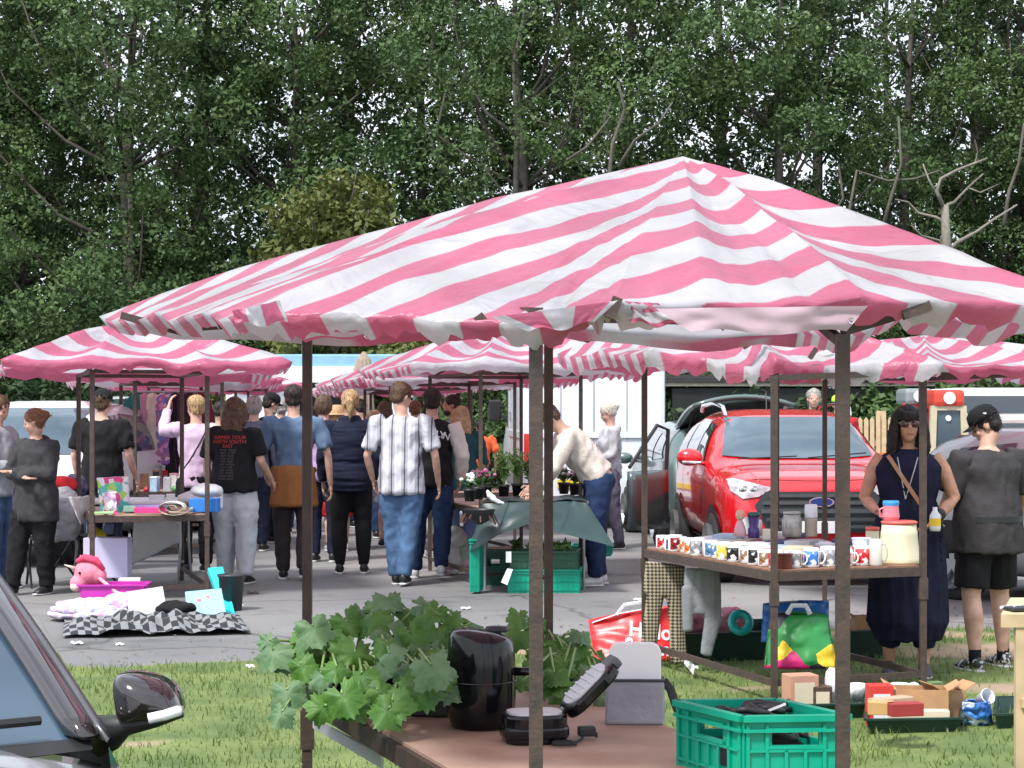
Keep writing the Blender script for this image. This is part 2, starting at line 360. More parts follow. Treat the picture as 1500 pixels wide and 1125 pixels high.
# grass blades: nobody could count them
def grass_blades():
    rng = np.random.default_rng(3); pts = []
    def scatter(n, x0, x1, y0, y1):
        k = 0
        for x, y in zip(rng.uniform(x0, x1, n), rng.uniform(y0, y1, n)):
            if abs(x) > y*.30+.8: continue
            e = edge_y(x)
            if y > e-.03: continue
            sv = soil(x, y)
            if sv > .15 and rng.random() < .93: continue
            cl = noise.noise(Vector((x*2.2, y*2.2, 5)))
            if rng.random() > .72+.5*cl: continue
            pts.append((x, y, 1+.8*cl))
    scatter(46000, -3.9, 4.6, 8.3, 14.4); scatter(26000, -2.6, 3.2, 3.6, 8.3)
    # long tufts on the right, by the trays
    for cx, cy, rr, nn, hh in [(2.3,7.2,.55,1500,2.0),(1.75,7.9,.35,600,1.8),(2.75,7.3,.4,900,2.2),(2.5,8.15,.3,400,1.9),(1.2,8.6,.4,500,1.5)]:
        for _ in range(nn):
            a = rng.random()*6.28; q = math.sqrt(rng.random())*rr; pts.append((cx+q*math.cos(a), cy+q*.6*math.sin(a), hh))
    n = len(pts); p = np.array(pts); h = rng.uniform(.018,.050,n)*p[:,2]; a = rng.uniform(0, 6.28, n); ln = rng.uniform(.2, 1.0, n)*h
    wv = rng.uniform(.002,.0045,n); b = rng.uniform(0,6.28,n)
    base = np.stack([p[:,0], p[:,1], np.full(n, .006)], 1); off = np.stack([np.cos(b)*wv, np.sin(b)*wv, np.zeros(n)], 1)
    tip = base + np.stack([np.cos(a)*ln, np.sin(a)*ln, h], 1); mid = base + np.stack([np.cos(a)*ln*.35, np.sin(a)*ln*.35, h*.6], 1)
    V = np.stack([base-off, base+off, mid+off*.7, mid-off*.7, tip], 1).reshape(-1, 3)
    me = bpy.data.meshes.new('grass'); i = np.arange(n)*5
    F = [];
    for k in i: F.append((k, k+1, k+2, k+3)); F.append((k+3, k+2, k+4))
    me.from_pydata(V.tolist(), [], F)
    o = bpy.data.objects.new('grass', me); C.objects.link(o)
    me.materials.append(mat('grass blade', (.10,.17,.038), rough=.6, vs=1.7, col2=(.21,.27,.085), transl=.25, detail=6))
    tag(o, 'short trampled green grass growing on the verge', 'grass', kind='stuff')
grass_blades()
def scattered_debris():
    rn = random.Random(8); q = MB()
    for _ in range(420):
        x = rn.uniform(-4.5,4.5); y = edge_y(x)+abs(rn.gauss(0,1.0))*1.1+.02; s_ = rn.uniform(.006,.022); a = rn.uniform(0,6.28); c, s = math.cos(a)*s_, math.sin(a)*s_; z = .006
        q._add([(x-c,y-s,z),(x+s*.6,y-c*.6,z+.004),(x+c,y+s,z+.002),(x-s*.6,y+c*.6,z+.007)], [(0,1,2,3)])
    tag(q.build('fallen_leaves', mat('dry leaf litter', (.07,.05,.03), col2=(.25,.2,.13), vs=30)), 'small dry leaves and grit scattered along the tarmac edge', 'leaf litter', kind='stuff')
scattered_debris()
# ------------------------------------------------------------------ trees
def leaf_mat(key, c1, c2):
    return mat(key, c1, col2=c2, rough=.55, vs=.55, detail=7, transl=.22, spec=.3, thresh=(.32,.68))
LM = [leaf_mat('leaf mid green', (.040,.082,.028), (.105,.17,.055)), leaf_mat('leaf dark green', (.022,.048,.022), (.058,.10,.042)), leaf_mat('leaf olive', (.075,.095,.02), (.14,.155,.04)), leaf_mat('leaf fresh green', (.048,.094,.030), (.118,.188,.058))]
BARK = mat('grey bark', (.06,.052,.042), rough=.9, var=.3, vs=8, col2=(.13,.115,.095), bump=.5, bs=20)
BARKD = mat('dark bark', (.045,.038,.03), rough=.9, var=.3, vs=8, bump=.5, bs=20)
def leaves_mesh(lobes, n, size, seed, flat=.5, hollow=.35):
    rng = np.random.default_rng(seed); L = np.array(lobes, float)    # cx cy cz rx ry rz
    wgt = (L[:,3]*L[:,4]+L[:,3]*L[:,5]); wgt /= wgt.sum()
    idx = rng.choice(len(L), n, p=wgt); d = rng.normal(size=(n,3)); d /= np.linalg.norm(d,axis=1)[:,None]
    # clump directions so that each lobe breaks into sprays
    K = 26; cd = rng.normal(size=(len(L),K,3)); cd /= np.linalg.norm(cd,axis=2)[:,:,None]
    pick = cd[idx, rng.integers(0,K,n)]; d = d*.36+pick; d /= np.linalg.norm(d,axis=1)[:,None]
    r = 1-hollow*rng.random(n)**1.6; r *= 1+.16*rng.normal(size=n)*.7
    p = L[idx,:3]+d*L[idx,3:6]*r[:,None]
    nrm = d*.5+rng.normal(size=(n,3))*.8+np.array([0,0,flat]); nrm /= np.linalg.norm(nrm,axis=1)[:,None]
    t = np.cross(nrm, rng.normal(size=(n,3))); t /= np.linalg.norm(t,axis=1)[:,None]; b = np.cross(nrm,t)
    s = size*rng.uniform(.6,1.35,n)[:,None]
    V = np.stack([p-t*s, p-b*s*.55+t*s*.1, p+t*s, p+b*s*.55+t*s*.1], 1).reshape(-1,3)
    me = bpy.data.meshes.new('crown'); me.vertices.add(4*n); me.vertices.foreach_set('co', V.ravel())
    me.loops.add(4*n); me.loops.foreach_set('vertex_index', np.arange(4*n)); me.polygons.add(n); me.polygons.foreach_set('loop_start', np.arange(n)*4)
    me.polygons.foreach_set('loop_total', np.full(n,4)); me.update(calc_edges=True); return me
def tree_proto(kind, h, w, seed, nleaf, lsize, m, bark, lobes_n=26, base=1.5, dens=.35, bare=0):
    rnd = random.Random(seed); lobes = []; br = MB()
    # trunk
    tp = []; x = y = 0
    for i in range(9):
        t = i/8; x += rnd.uniform(-.12,.12)*w/5; y += rnd.uniform(-.12,.12); tp.append((x, y, h*.93*t))
    tr = MB(); tr.tube(tp, [max(.03, .035*h*.42*(1-.9*i/8)) for i in range(9)], 9)
    for k in range(lobes_n):
        t = (k+rnd.random())/lobes_n; z = base+(h-base)*t
        if kind == 'poplar': rr = w*.42*(1-.5*t)*rnd.uniform(.7,1.1)
        else: rr = w*.5*math.sin(math.pi*min(1,(.18+.82*t))**.9)**.6*rnd.uniform(.45,1.0)
        a = k*2.4+rnd.uniform(-.4,.4); cx, cy = math.cos(a)*rr, math.sin(a)*rr
        s = w*rnd.uniform(.11,.22)*(1.1-.35*t)
        if kind == 'poplar': lobes.append((cx, cy, z, s*.9, s*.9, s*1.7))
        else: lobes.append((cx, cy, z, s*1.25, s*1.1, s*.8))
        # limb from trunk to lobe
        j = min(7, max(1, int((z-s*1.2)/(h*.93)*8))); a0 = Vector(tp[j]); b0 = Vector((cx, cy, z)); mdl = (a0+b0)/2+Vector((rnd.uniform(-.2,.2), rnd.uniform(-.2,.2), -.25))
        tr.tube([a0, mdl, b0, b0+(b0-a0)*.18+Vector((0,0,s*.5))], [.042*w/5, .03*w/5, .018*w/5, .006], 5)
        if k % 2:
            for _ in range(3):
                e = b0+Vector((rnd.uniform(-1,1), rnd.uniform(-1,1), rnd.uniform(-.3,1)))*s*.7
                tr.tube([b0, (b0+e)/2, e], [.014, .009, .004], 4)
    root = thing('tree', None, None); root['_m'] = 1
    tro = tr.build('trunk', bark, root, smooth=True, world=False)
    me = leaves_mesh(lobes, nleaf, lsize, seed, hollow=dens); me.materials.append(m)
    co = bpy.data.objects.new('crown', me); C.objects.link(co); co.parent = root
    del root['_m']
    return root
T = {}
T['a'] = tree_proto('broad', 15, 7.0, 1, 74000, .062, LM[0], BARK, 40, dens=.25)
T['b'] = tree_proto('broad', 14, 6.6, 2, 70000, .062, LM[0], BARK, 36, dens=.25)
T['c'] = tree_proto('broad', 16, 6.2, 3, 38000, .064, LM[3], BARK, 34, dens=.35)
T['d'] = tree_proto('poplar', 20, 4.6, 4, 19000, .10, LM[1], BARKD, 44, base=1)
T['e'] = tree_proto('poplar', 19, 4.8, 5, 11500, .10, LM[1], BARKD, 40, base=1)
T['s'] = tree_proto('broad', 5.8, 4.6, 6, 14000, .08, LM[2], BARK, 14, base=1.5)
used = set()
def put_tree(k, px, d, sc, rz, label, group, cat='tree', name='tree', m=None):
    loc = ((px-750)*d/FPX, d, 0)
    if k not in used: o = T[k]; used.add(k)
    else: o = copy_tree(T[k])
    o.location = loc; o.rotation_euler = (0,0,rz); o.scale = (sc, sc, sc); o.name = name
    tag(o, label, cat, group)
    if m:
        for ch in o.children:
            if ch.name.startswith('crown'): ch.data = ch.data.copy(); ch.data.materials[0] = m
    return o
FR, BK = 'leafy trees along the front of the wood', 'dark poplars behind the front trees'
for k, px, d, sc, rz, lb in [
    ('a', 190, 43, 1.0, .3, 'broad mid green tree above the left stall with a pale trunk showing'),
    ('b', 425, 44, 1.0, 1.2, 'rounded mid green tree left of centre above the long front canopy slope'),
    ('b', 40, 46, .95, 4.0, 'green tree at the far left edge above the white hatchback'),
    ('c', 610, 46, .95, 2.0, 'looser green tree over the blue topped catering trailer'),
    ('a', 760, 43, .95, 3.3, 'tall mid green tree left of the front canopy peak with bare lower limbs'),
    ('c', 930, 45, 1.0, 5.1, 'loose green tree standing directly behind the front canopy peak'),
    ('b', 1130, 44, .98, 5.5, 'fresh green tree right of the front canopy peak'),
    ('c', 1330, 47, .9, .9, 'thin loose tree with sky showing through at upper right'),
    ('a', 1500, 47, .9, 4.6, 'dark green tree at the far right edge above the camper van'),
    ('b', -160, 45, 1., 2.2, 'broad green tree beyond the left edge'),
    ('a', 1690, 46, .95, 1.2, 'broad green tree beyond the right edge')]:
    put_tree(k, px, d, sc, rz, lb, FR)
for i, (k, px, d, sc, rz, lb) in enumerate([
    ('d', 90, 52, .95, 0, 'dark poplar between the two leftmost front trees'), ('e', 300, 53, 1, 1, 'dark poplar behind the left of the rounded green tree'),
    ('d', 500, 52, 1, 2, 'dark poplar above the olive bush'), ('e', 660, 53, .95, 3, 'dark poplar between the loose tree and the tree with bare limbs'),
    ('d', 850, 52, .9, 4, 'dark poplar rising left of the canopy peak'), ('e', 1040, 53, 1, 5, 'dark poplar rising right behind the canopy peak'),
    ('d', 1200, 54, .9, 6, 'sparse dark poplar at upper right left of the dead trunk'), ('e', 1310, 57, .85, 2.5, 'sparse dark poplar over the orange barrier fence'),
    ('d', 1420, 52, 1, 1.5, 'dark poplar behind the bare dead tree'), ('e', -40, 53, 1, .6, 'dark poplar at the left picture edge'), ('e', 1560, 53, 1, 3.7, 'dark poplar off the right edge')]):
    put_tree(k, px, d, sc, rz, lb, BK)
put_tree('s', 500, 36, 1.0, .5, 'small olive green tree poking above the long front canopy slope', None)
# bare dead tree
def dead_tree():
    r = thing('dead_tree', 'bare pale dead tree with crooked branches above the right canopy slope', 'tree', ((1385-750)*40/FPX, 40, 0)); rnd = random.Random(4)
    m = MB(); bx, by = r.location.x, 40
    q = [P(1390,600,40), P(1386,480,40), P(1389,400,40), P(1386,350,40), P(1384,300,40)]
    q[0].z = 0
    m.tube(q, [.16,.13,.11,.10,.08], 7)
    for pts, rad in [([(1384,302),(1372,280),(1378,262),(1400,250),(1425,240),(1446,232)], .05), ([(1384,302),(1398,296),(1418,275),(1440,255)], .04), ([(1388,372),(1402,355),(1430,340),(1455,322),(1490,300)], .05),
        ([(1386,330),(1370,318),(1345,312),(1330,296),(1312,292)], .04), ([(1372,280),(1360,262),(1352,240)], .03), ([(1425,240),(1432,222),(1428,205)], .02), ([(1388,372),(1376,352),(1350,345),(1335,330)], .03), ([(1418,275),(1436,282),(1462,270)], .02)]:
        pp = [P(x, y, 40+rnd.uniform(-.3,.3)) for x, y in pts]; pp[0].y = 40
        m.tube(pp, [max(.01, rad*(1-.75*i/len(pp))) for i in range(len(pp))], 5)
    m.build('trunk', mat('bleached bark', (.20,.18,.15), rough=.9, var=.2, vs=10), r, smooth=True)
dead_tree()
def bare_limbs(name, label, d, chains, loc, m):
    r = thing(name, label, 'branches', loc); q = MB(); rnd = random.Random(9)
    for pts, rad in chains:
        pp = [P(x, y, d+rnd.uniform(-.2,.2)) for x, y in pts]
        q.tube(pp, [max(.012, rad*(1-.7*i/len(pp))) for i in range(len(pp))], 5)
    q.build('bare_limb', m, r, smooth=True)
BL = mat('pale bark', (.10,.095,.075), rough=.9, var=.2, vs=10)
for lb, d, ch in [('pale leaning bare branches left of the front canopy peak', 42.6, [([(755,640),(755,300),(757,180),(752,95),(770,10)], .09), ([(640,20),(628,100),(655,125),(640,190),(646,270)], .05), ([(757,200),(712,165),(680,110),(650,85)], .05), ([(757,170),(800,130),(850,90)], .045), ([(740,285),(712,250),(700,225)], .03), ([(758,150),(790,178),(830,190)], .03)]),
                  ('twisted thin grey stems just left of the canopy peak', 39, [([(893,630),(893,250),(897,210),(915,160),(905,120)], .055), ([(897,210),(884,180),(895,150)], .03), ([(905,245),(930,205),(965,180),(985,150)], .04), ([(830,235),(860,215),(895,170)], .035)]),
                  ('pale upright trunk and fork at upper left', 42.4, [([(190,640),(193,330),(190,180),(193,110),(188,50)], .10), ([(193,120),(205,80),(208,40)], .06), ([(193,160),(172,130),(165,100)], .05)]),
                  ('crooked grey boughs over the right canopy slope', 41, [([(1262,640),(1240,330),(1255,250),(1300,265),(1340,262),(1375,250),(1392,262)], .04), ([(1470,330),(1478,280),(1492,240),(1500,180)], .05), ([(1210,330),(1235,290),(1228,240)], .04), ([(1290,345),(1302,300),(1320,240),(1316,170)], .05)])]:
    x0, y0 = ch[0][0][0]
    bare_limbs('bare_tree', lb, d, ch, ((x0-750)*d/FPX, d, 0), BL)
# understorey: hedge bushes and dark undergrowth
def bush(px, d, w, h, m, label, seed, n=5000, size=.09, name='bush', group='dark bushes under the trees'):
    rnd = random.Random(seed); lob = []
    for i in range(9): lob.append(((i/8-.5)*w*.8, rnd.uniform(-.3,.3), h*rnd.uniform(.3,.6), w*.13, .55, h*.42*rnd.uniform(.8,1.1)))
    me = leaves_mesh(lob, n, size, seed, hollow=.6); me.materials.append(m)
    r = thing(name, label, 'bush', ((px-750)*d/FPX, d, 0), group=group)
    o = bpy.data.objects.new('foliage', me); C.objects.link(o); o.parent = r
    s = MB()
    for l in lob: s.tube([(l[0]*.8, l[1], 0), (l[0], l[1], l[2])], [.04,.015], 5)
    s.build('stem', BARKD, r, world=False)
for i, (px, d, ww, h, m, lb) in enumerate([(60,40,7,2.6,LM[1],'dark bush behind the white hatchback'),(330,41,7,2.8,LM[1],'dark bush behind the hanging clothes'),(560,41,6,2.5,LM[1],'dark bush behind the catering trailer'),(720,34,2.2,1.95,LM[3],'clipped green hedge left of the white van'),(880,41,6,2.7,LM[1],'dark bush behind the white van'),(1090,38.5,3.2,2.1,LM[1],'dark bush behind the open tailgates'),(1250,40,3.2,2.2,LM[0],'mid green bush over the red car roof'),(1330,37,1.6,2.1,LM[3],'small fresh green bush behind the picket fence'),(1480,38,3.4,3.1,LM[3],'bright green bush behind the camper van'),(1620,40,5,3.0,LM[1],'dark bush beyond the right edge'),(-120,40,5,3,LM[1],'dark bush beyond the left edge')]):
    bush(px, d, ww, h, m, lb, 40+i, n=5500 if d > 35 else 4500)
wd = MB(); wd.poly([(-70,46,.02),(70,46,.02),(70,120,.02),(-70,120,.02)]); tag(wd.build('woodland_floor', mat('woodland floor', (.03,.035,.015), var=.4, vs=1.5, rough=.95)), kind='structure')
# wood depth behind: one far mass of foliage
def far_wood():
    rnd = random.Random(12); lob = []
    for i in range(60): lob.append((rnd.uniform(-24,24), rnd.uniform(0,4), rnd.uniform(1,7), 1.8, 1.5, 2.0))
    me = leaves_mesh(lob, 26000, .22, 77, hollow=.8); me.materials.append(LM[1])
    o = bpy.data.objects.new('far_wood', me); C.objects.link(o); o.location = (0,66,0); tag(o, 'dark far-off wood seen low between the trunks', 'wood', kind='stuff')
far_wood()
# long low dark shed with cream fascia, and farm roof
def shed():
    x0, x1 = X(985, 70), X(1440, 70); d = 40
    r = thing('shed', 'long low dark shed with a cream fascia board under the trees at right', 'shed', ((x0+x1)/2, d, 0))
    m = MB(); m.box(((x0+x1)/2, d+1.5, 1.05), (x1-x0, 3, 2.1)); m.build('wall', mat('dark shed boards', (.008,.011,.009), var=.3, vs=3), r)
    m = MB(); m.box(((x0+x1)/2, d-.05, 2.2), (x1-x0+.3, .06, .12)); m.build('fascia', mat('cream paint', (.5,.46,.36), var=.1), r)
    m = MB(); m.box(((x0+x1)/2, d+1.5, 2.38), (x1-x0+.4, 3.3, .1), Matrix.Rotation(R(4),3,'X')); m.build('roof', mat('dark felt', (.03,.03,.03), var=.2), r)
    x0, x1 = X(560, 62), X(650, 62); d = 45
    r = thing('barn', 'barn with a pink tiled roof behind the catering trailer', 'barn', ((x0+x1)/2, d, 0))
    m = MB(); m.box((x1, d+2, 1.3), (4.2, 4, 2.6)); m.build('wall', mat('dark barn boards', (.03,.025,.02), var=.3), r)
    m = MB(); m.prism([(x1-2.4,2.5),(x1,4.0),(x1+2.4,2.5)], d-.3, d+4.2, 'y'); m.build('roof', mat('pink roof tiles', (.42,.22,.18), var=.2, vs=8), r)
shed()
# ------------------------------------------------------------------ market stalls
def canopy_part(root, apex, bnd, seed=0, kdir=None, kper=4.6, k0=0., nr=16, seg=10, sag=.05, wr=.02, skirt=.07, kap=6., name='canopy', hips=None, m=None, hemwave=.012, powr=1.0, ruffle=0.):
    """tarpaulin fanned from its peak to a tied-down hem.  bnd: list of (Vector, stripe index, tied?)"""
    N = len(bnd); ring = []; hp = [i for i in range(N) if bnd[i][2] == 2]
    def hipw(f):
        for n_, h in enumerate(hp):
            h2 = hp[(n_+1) % len(hp)]+(N if n_ == len(hp)-1 else 0)
            for g_ in (f, f+N):
                if h <= g_ <= h2: return math.sin(math.pi*(g_-h)/(h2-h))
        return 0
    for i in range(N):
        a, ka, ta = bnd[i]; b, kb, tb = bnd[(i+1) % N]
        for j in range(seg):
            t = j/seg; p = a.lerp(b, t); L = (b-a).length
            p = p + Vector((0,0,-4*t*(1-t)*min(.05, L*.03)))
            ring.append((p, ka+(kb-ka)*t, hipw(i+t)))
    M = len(ring); vs = []; ks = []; kd = kdir or DIR
    for r_ in range(nr+1):
        r = r_/nr
        for q, (b, kb, w_) in enumerate(ring):
            p = apex.lerp(b, r)
            s_ = math.sin(math.pi*min(1, r*1.0))
            p.z -= sag*w_*s_*2.4
            p.z += .03*s_*(powr)
            nz = noise.noise(Vector((p.x*1.7+seed, p.y*1.7, 3.1*seed))); n2 = noise.noise(Vector((p.x*4.5, p.y*4.5+seed, 1.3)))
            n3 = noise.noise(Vector((q*4.5/seg+seed*5, r*1.2, .5)))
            rd = 1-2*abs(n2)
            p.z += (wr*nz*1.6+wr*.55*rd+wr*.9*n3*r*r)*min(1, r*3)*(1-.35*(r > .97))
            pass
            vs.append(p); ks.append((kap+(kb-kap)*r+.05*r*noise.noise(Vector((p.x*1.3, p.y*1.3, seed)))) if kper == 0 else p.x*kd.x*kper+p.y*kd.y*kper+k0+.16*noise.noise(Vector((p.x*1.3, p.y*1.3, seed))))
    # skirt hanging from the hem, slightly tucked in
    for lev in (1, 2):
        for q, (b, kb, w_) in enumerate(ring):
            p = vs[nr*M+q].copy(); inn = (apex-p); inn.z = 0; inn.normalize()
            f = noise.noise(Vector((q*5.5/seg, seed, .3)))+.35*noise.noise(Vector((q*14/seg, seed, .6)))
            dr = skirt*(.8+.55*f)
            p += Vector((0,0,-dr*lev/2)) + inn*(.018*lev+hemwave*f*lev)
            vs.append(p); ks.append(ks[nr*M+q]+.05*f)
    m_ = MB(); fs = []; uv = []
    for r_ in range(nr+2):
        for q in range(M):
            a, b = r_*M+q, r_*M+(q+1) % M
            kk = [ks[a], ks[b], ks[b+M], ks[a+M]]
            fs.append((a, b, b+M, a+M)); uv.append([(k_, r_/nr) for k_ in kk])
    m_._add(vs, fs, uv)
    return m_.build(name, m or TARP, root, smooth=True)
def outrigger(root, a, b, w_=.03):
    m = MB(); m.bar(a, b, w_, w_*.9); return m.build('bracket', STEEL, root)
def stall(label, poles, apex, bnd, zt=.72, ztop=1.88, table=True, group='striped market stalls', seed=1, pw=.036, sag=.05, wr=.02, kap=6., board=BOARD, name='market_stall', lowrail=True, skirt=.07, nr=16, seg=10, ruffle=0., tops=None, kdir=None, kper=4.6, k0=0.):
    """poles: four (x, y) feet in order far-left, near-left, near-right, far-right"""
    cx = sum(p[0] for p in poles)/4; cy = sum(p[1] for p in poles)/4
    r = thing(name, label, 'market stall', (cx, cy, 0), group=group)
    V = [Vector((x, y, 0)) for x, y in poles]
    tops = tops or [ztop]*4
    for v, tz in zip(V, tops):
        m = MB(); m.bar(v, v+Vector((0,0,tz-.01)), pw, pw); m.bar(v+Vector((0,0,zt-.18)), v+Vector((0,0,zt-.06)), pw*1.35, pw*1.35)
        m.build('pole', STEEL, r)
    TV = [v+Vector((0,0,tz)) for v, tz in zip(V, tops)]
    for i in range(4):
        if seed == 3 and i == 1: continue
        m = MB(); zo = Vector((0,0,-.02 if seed != 3 else .02)); m.bar(TV[i]+zo, TV[(i+1) % 4]+zo, .032, .032); m.build('top_rail', STEEL, r)
    for i in (0, 1, 2, 3):
        b = apex-Vector((0,0,.14)); m = MB(); m.bar(TV[i]-Vector((0,0,.03)), b, .02, .02); m.build('rafter', STEEL, r)
    if table:
        T_ = [v+Vector((0,0,zt-.025)) for v in V]
        for i in range(4):
            m = MB(); m.bar(T_[i], T_[(i+1) % 4], .025, .05); m.build('table_rail', STEEL, r)
        c = Vector((cx, cy, 0)); q = [c+(v-c)*.985 for v in V]
        m = MB(); m.prism([(v.x, v.y) for v in q], zt-.006, zt+.008, 'z'); m.build('tabletop', board, r)
    if lowrail:
        for i, j in ((0, 1), (3, 2), (1, 2)):
            m = MB(); m.bar(V[i]+Vector((0,0,.12)), V[j]+Vector((0,0,.12)), .022, .035); m.build('low_rail', STEEL, r)
    canopy_part(r, apex, bnd, seed, sag=sag, wr=wr, kap=kap, skirt=skirt, nr=nr, seg=seg, ruffle=ruffle, kdir=kdir, kper=kper, k0=k0)
    return r
DIR = Vector((-.34,.94,0)).normalized(); PER = Vector((.94,.34,0)).normalized()
# --- front stall
A_, B_, C_, D_ = (-.634,5.92), (.05,4.0), (.735,4.25), (.118,6.17)
ap = P(1000,229,5.4)
def pb(px, py, d, k, h=1): return (P(px, py, d), k, h)
b1 = [pb(352,456,4.0,4.9,2), pb(480,462,4.0,3.9), pb(590,466,3.98,3.1), pb(700,470,3.95,2.3), pb(770,470,3.93,1.6), pb(860,452,3.98,1.0), pb(905,440,4.0,.9), pb(1035,442,4.08,.5,2), pb(1160,444,4.12,.3), pb(1268,440,4.16,.1,2), pb(1400,447,4.2,1.0),
      (Vector((1.24,4.25,HC+.238)),1.9,2), (Vector((1.14,5.5,HC+.285)),7,1), (Vector((1.03,6.9,HC+.285)),13,2), (Vector((.1,6.7,HC+.31)),13,1), (P(145,464,6.2),14,2), (P(225,456,5.35),10,1), (P(300,456,4.55),6.8,1)]
S1 = stall('nearest red and white striped stall, its brown board table holding plants and a fryer', [A_, B_, C_, D_], ap, b1, seed=3, pw=.029, sag=.014, wr=.013, kap=5.8, tops=[1.875,1.765,1.765,1.87], nr=34, seg=14, skirt=.05, lowrail=False, kper=0)
for a, b in [((-.634,5.92,1.87), P(420,466,5.9)), ((-.634,5.92,1.87), P(262,480,5.8)), ((.118,6.17,1.87), P(590,466,5.9)), ((.735,4.25,1.765), P(1345,450,4.3)), ((.05,4.0,1.765), P(905,452,4.05))]:
    outrigger(S1, a, b)
for px, py, px2, py2, d in [(178,462,268,487,5.6),(905,436,893,466,4.0),(700,462,712,478,3.98),(1322,462,1362,447,4.2),(1484,458,1540,452,5.2)]:
    outrigger(S1, P(px,py,d), P(px2,py2,d), .024)
def flap(root, pts, k0, k1, axis_v=True, name='folded_flap', m=None, amp=.006):
    """loose piece of tarpaulin: 4 corner points TL TR BR BL"""
    a, b, c, d = [Vector(p) for p in pts]; q = MB()
    def fn(u, v):
        p = a.lerp(b, u).lerp(d.lerp(c, u), v); p.y += amp*noise.noise(Vector((u*6, v*2, k0)))*3; p.z += amp*math.sin(u*9)*v; return p
    q.grid(fn, 24, 8, (lambda u, v: (k0+(k1-k0)*(v if axis_v else u), 0)))
    return q.build(name, m or TARP, root, smooth=True)
PALEF = mat('pale reverse of tarpaulin', (.60,.44,.50), rough=.4, var=.2, vs=3, transl=.4, bump=.5, bs=7)
flap(S1, [P(960,452,3.97), P(1272,448,4.08), P(1240,487,4.08), P(1012,486,3.97)], 0, 1, m=PALEF)
flap(S1, [P(905,441,4.02), P(965,444,4.04), P(995,478,4.04), P(925,474,4.02)], .0, 1.2)
flap(S1, [P(385,458,4.3), P(640,462,4.25), P(575,484,4.3), P(448,502,4.32)], 2.6, 5.2)
flap(S1, [P(340,455,3.98), P(410,440,3.9), P(422,474,3.95), P(345,476,3.98)], 4.1, 5.6, axis_v=False)
flap(S1, [P(720,465,3.9), P(905,440,3.95), P(870,474,3.96), P(775,486,3.92)], .8, 2.6, axis_v=False)
for px, py, d in [(538,492,4.28),(1247,470,4.07)]:
    m = MB(); m.tube([P(px+4*math.cos(a), py+4*math.sin(a), d) for a in [k*math.pi/5 for k in range(10)]], .0014, 5, close=True); m.build('eyelet', CHROME, S1)
# --- generic stalls
def gstall(label, pxc, s, w_=2.4, l_=2.5, zap=2.42, ze=1.98, ang=20, seed=1, table=True, dxa=0, pwid=.95, plen=1.95, nk=11, **kw):
    d = FPX/s; c = Vector(((pxc-750)/s, d, 0)); a = R(ang); f = Vector((-math.sin(a), math.cos(a), 0)); q = Vector((math.cos(a), math.sin(a), 0))
    rnd = random.Random(seed)
    near = c; cen = c+f*plen/2                 # pxc, s refer to the middle of the near pole pair
    poles = [tuple((cen+f*plen/2*j+q*pwid/2*i)[:2]) for i, j in ((-1,1),(-1,-1),(1,-1),(1,1))]
    apex = cen+Vector((dxa,0,zap)); bn = []
    jz = lambda: Vector((rnd.uniform(-.05,.05), rnd.uniform(-.05,.05), rnd.uniform(-.035,.03)))
    e0 = Vector((0,0,ze))
    for (i, j, k) in [(-.5,-.5,2), (-.22,-.5,2), (0,-.51,.1), (.2,-.5,2), (.5,-.5,2), (.5,-.2,3), (.5,.15,7), (.5,.5,2), (0,.5,nk), (-.5,.5,2), (-.5,.15,7), (-.5,-.2,3)]:
        p = cen+q*w_*i+f*l_*j+e0+jz()
        if abs(i) < .3 and j < 0: p.z += .02
        bn.append((p, 0, 2 if k == 2 else 1))
    return stall(label, poles, apex, bn, seed=seed, table=table, ztop=ze-.04, kap=nk/2, kdir=f, kper=3.5, k0=rnd.random(), nr=12, seg=10, sag=.04, wr=.018, skirt=.09, **kw)
S3 = gstall('striped stall at left front with picture boards, duvets and a pink crate under its table', 220, 175, 2.42, 2.3, 2.42, 1.985, 16, 11)
gstall('second striped stall of the left row, behind the man in a black t-shirt', 262, 133, 2.2, 2.3, 2.38, 1.98, 16, 12)
gstall('third striped stall of the left row, over the hanging clothes', 292, 112, 2.2, 2.3, 2.38, 2.0, 16, 13)
gstall('farthest striped stall of the left row, near the trailer', 345, 95, 2.2, 2.3, 2.36, 2.0, 16, 14, table=False)
# middle row
S5 = gstall('middle striped stall over the potted plants with a white van behind it', 778, 161, 2.3, 2.4, 2.44, 2.0, 16, 21)
gstall('second striped stall of the middle row, over the teal coat', 692, 136, 2.3, 2.4, 2.34, 1.97, 16, 22)
gstall('third striped stall of the middle row, lower behind the varsity jacket', 636, 118, 2.2, 2.4, 2.22, 1.95, 16, 23)
gstall('farthest striped stall of the middle row, with a drooping left corner', 592, 105, 2.0, 2.4, 2.14, 1.93, 16, 24, table=False)
# right row
S4 = gstall('striped stall at right rear with its peak over the camper van', 1432, 196, 2.5, 2.6, 2.2, 1.93, 12, 31, table=False, lowrail=False, pwid=.9)
def gxy(px, s): return ((px-750)/s, FPX/s)
pA, pB, pC = gxy(944,232), gxy(1134,271), gxy(1352,262); pD = (pA[0]+pC[0]-pB[0], pA[1]+pC[1]-pB[1])
ap2 = P(1065,458,11.3)
def pz(px, py, s, k, h=1): return (PS(px, py, s), k, h)
b2 = [pz(948,512,262,3.4,2), pz(1030,522,262,2.4), pz(1100,537,268,1.2), pz(1136,528,272,.8,2), pz(1200,536,268,.6), pz(1290,534,266,.5), pz(1385,528,268,.6,2),
      (Vector((2.42,11.5,1.93)),6,1), (Vector((2.2,13.2,1.93)),12,2), (Vector((1.3,13.1,1.95)),12,1), pz(816,518,218,16,2), pz(880,514,238,9)]
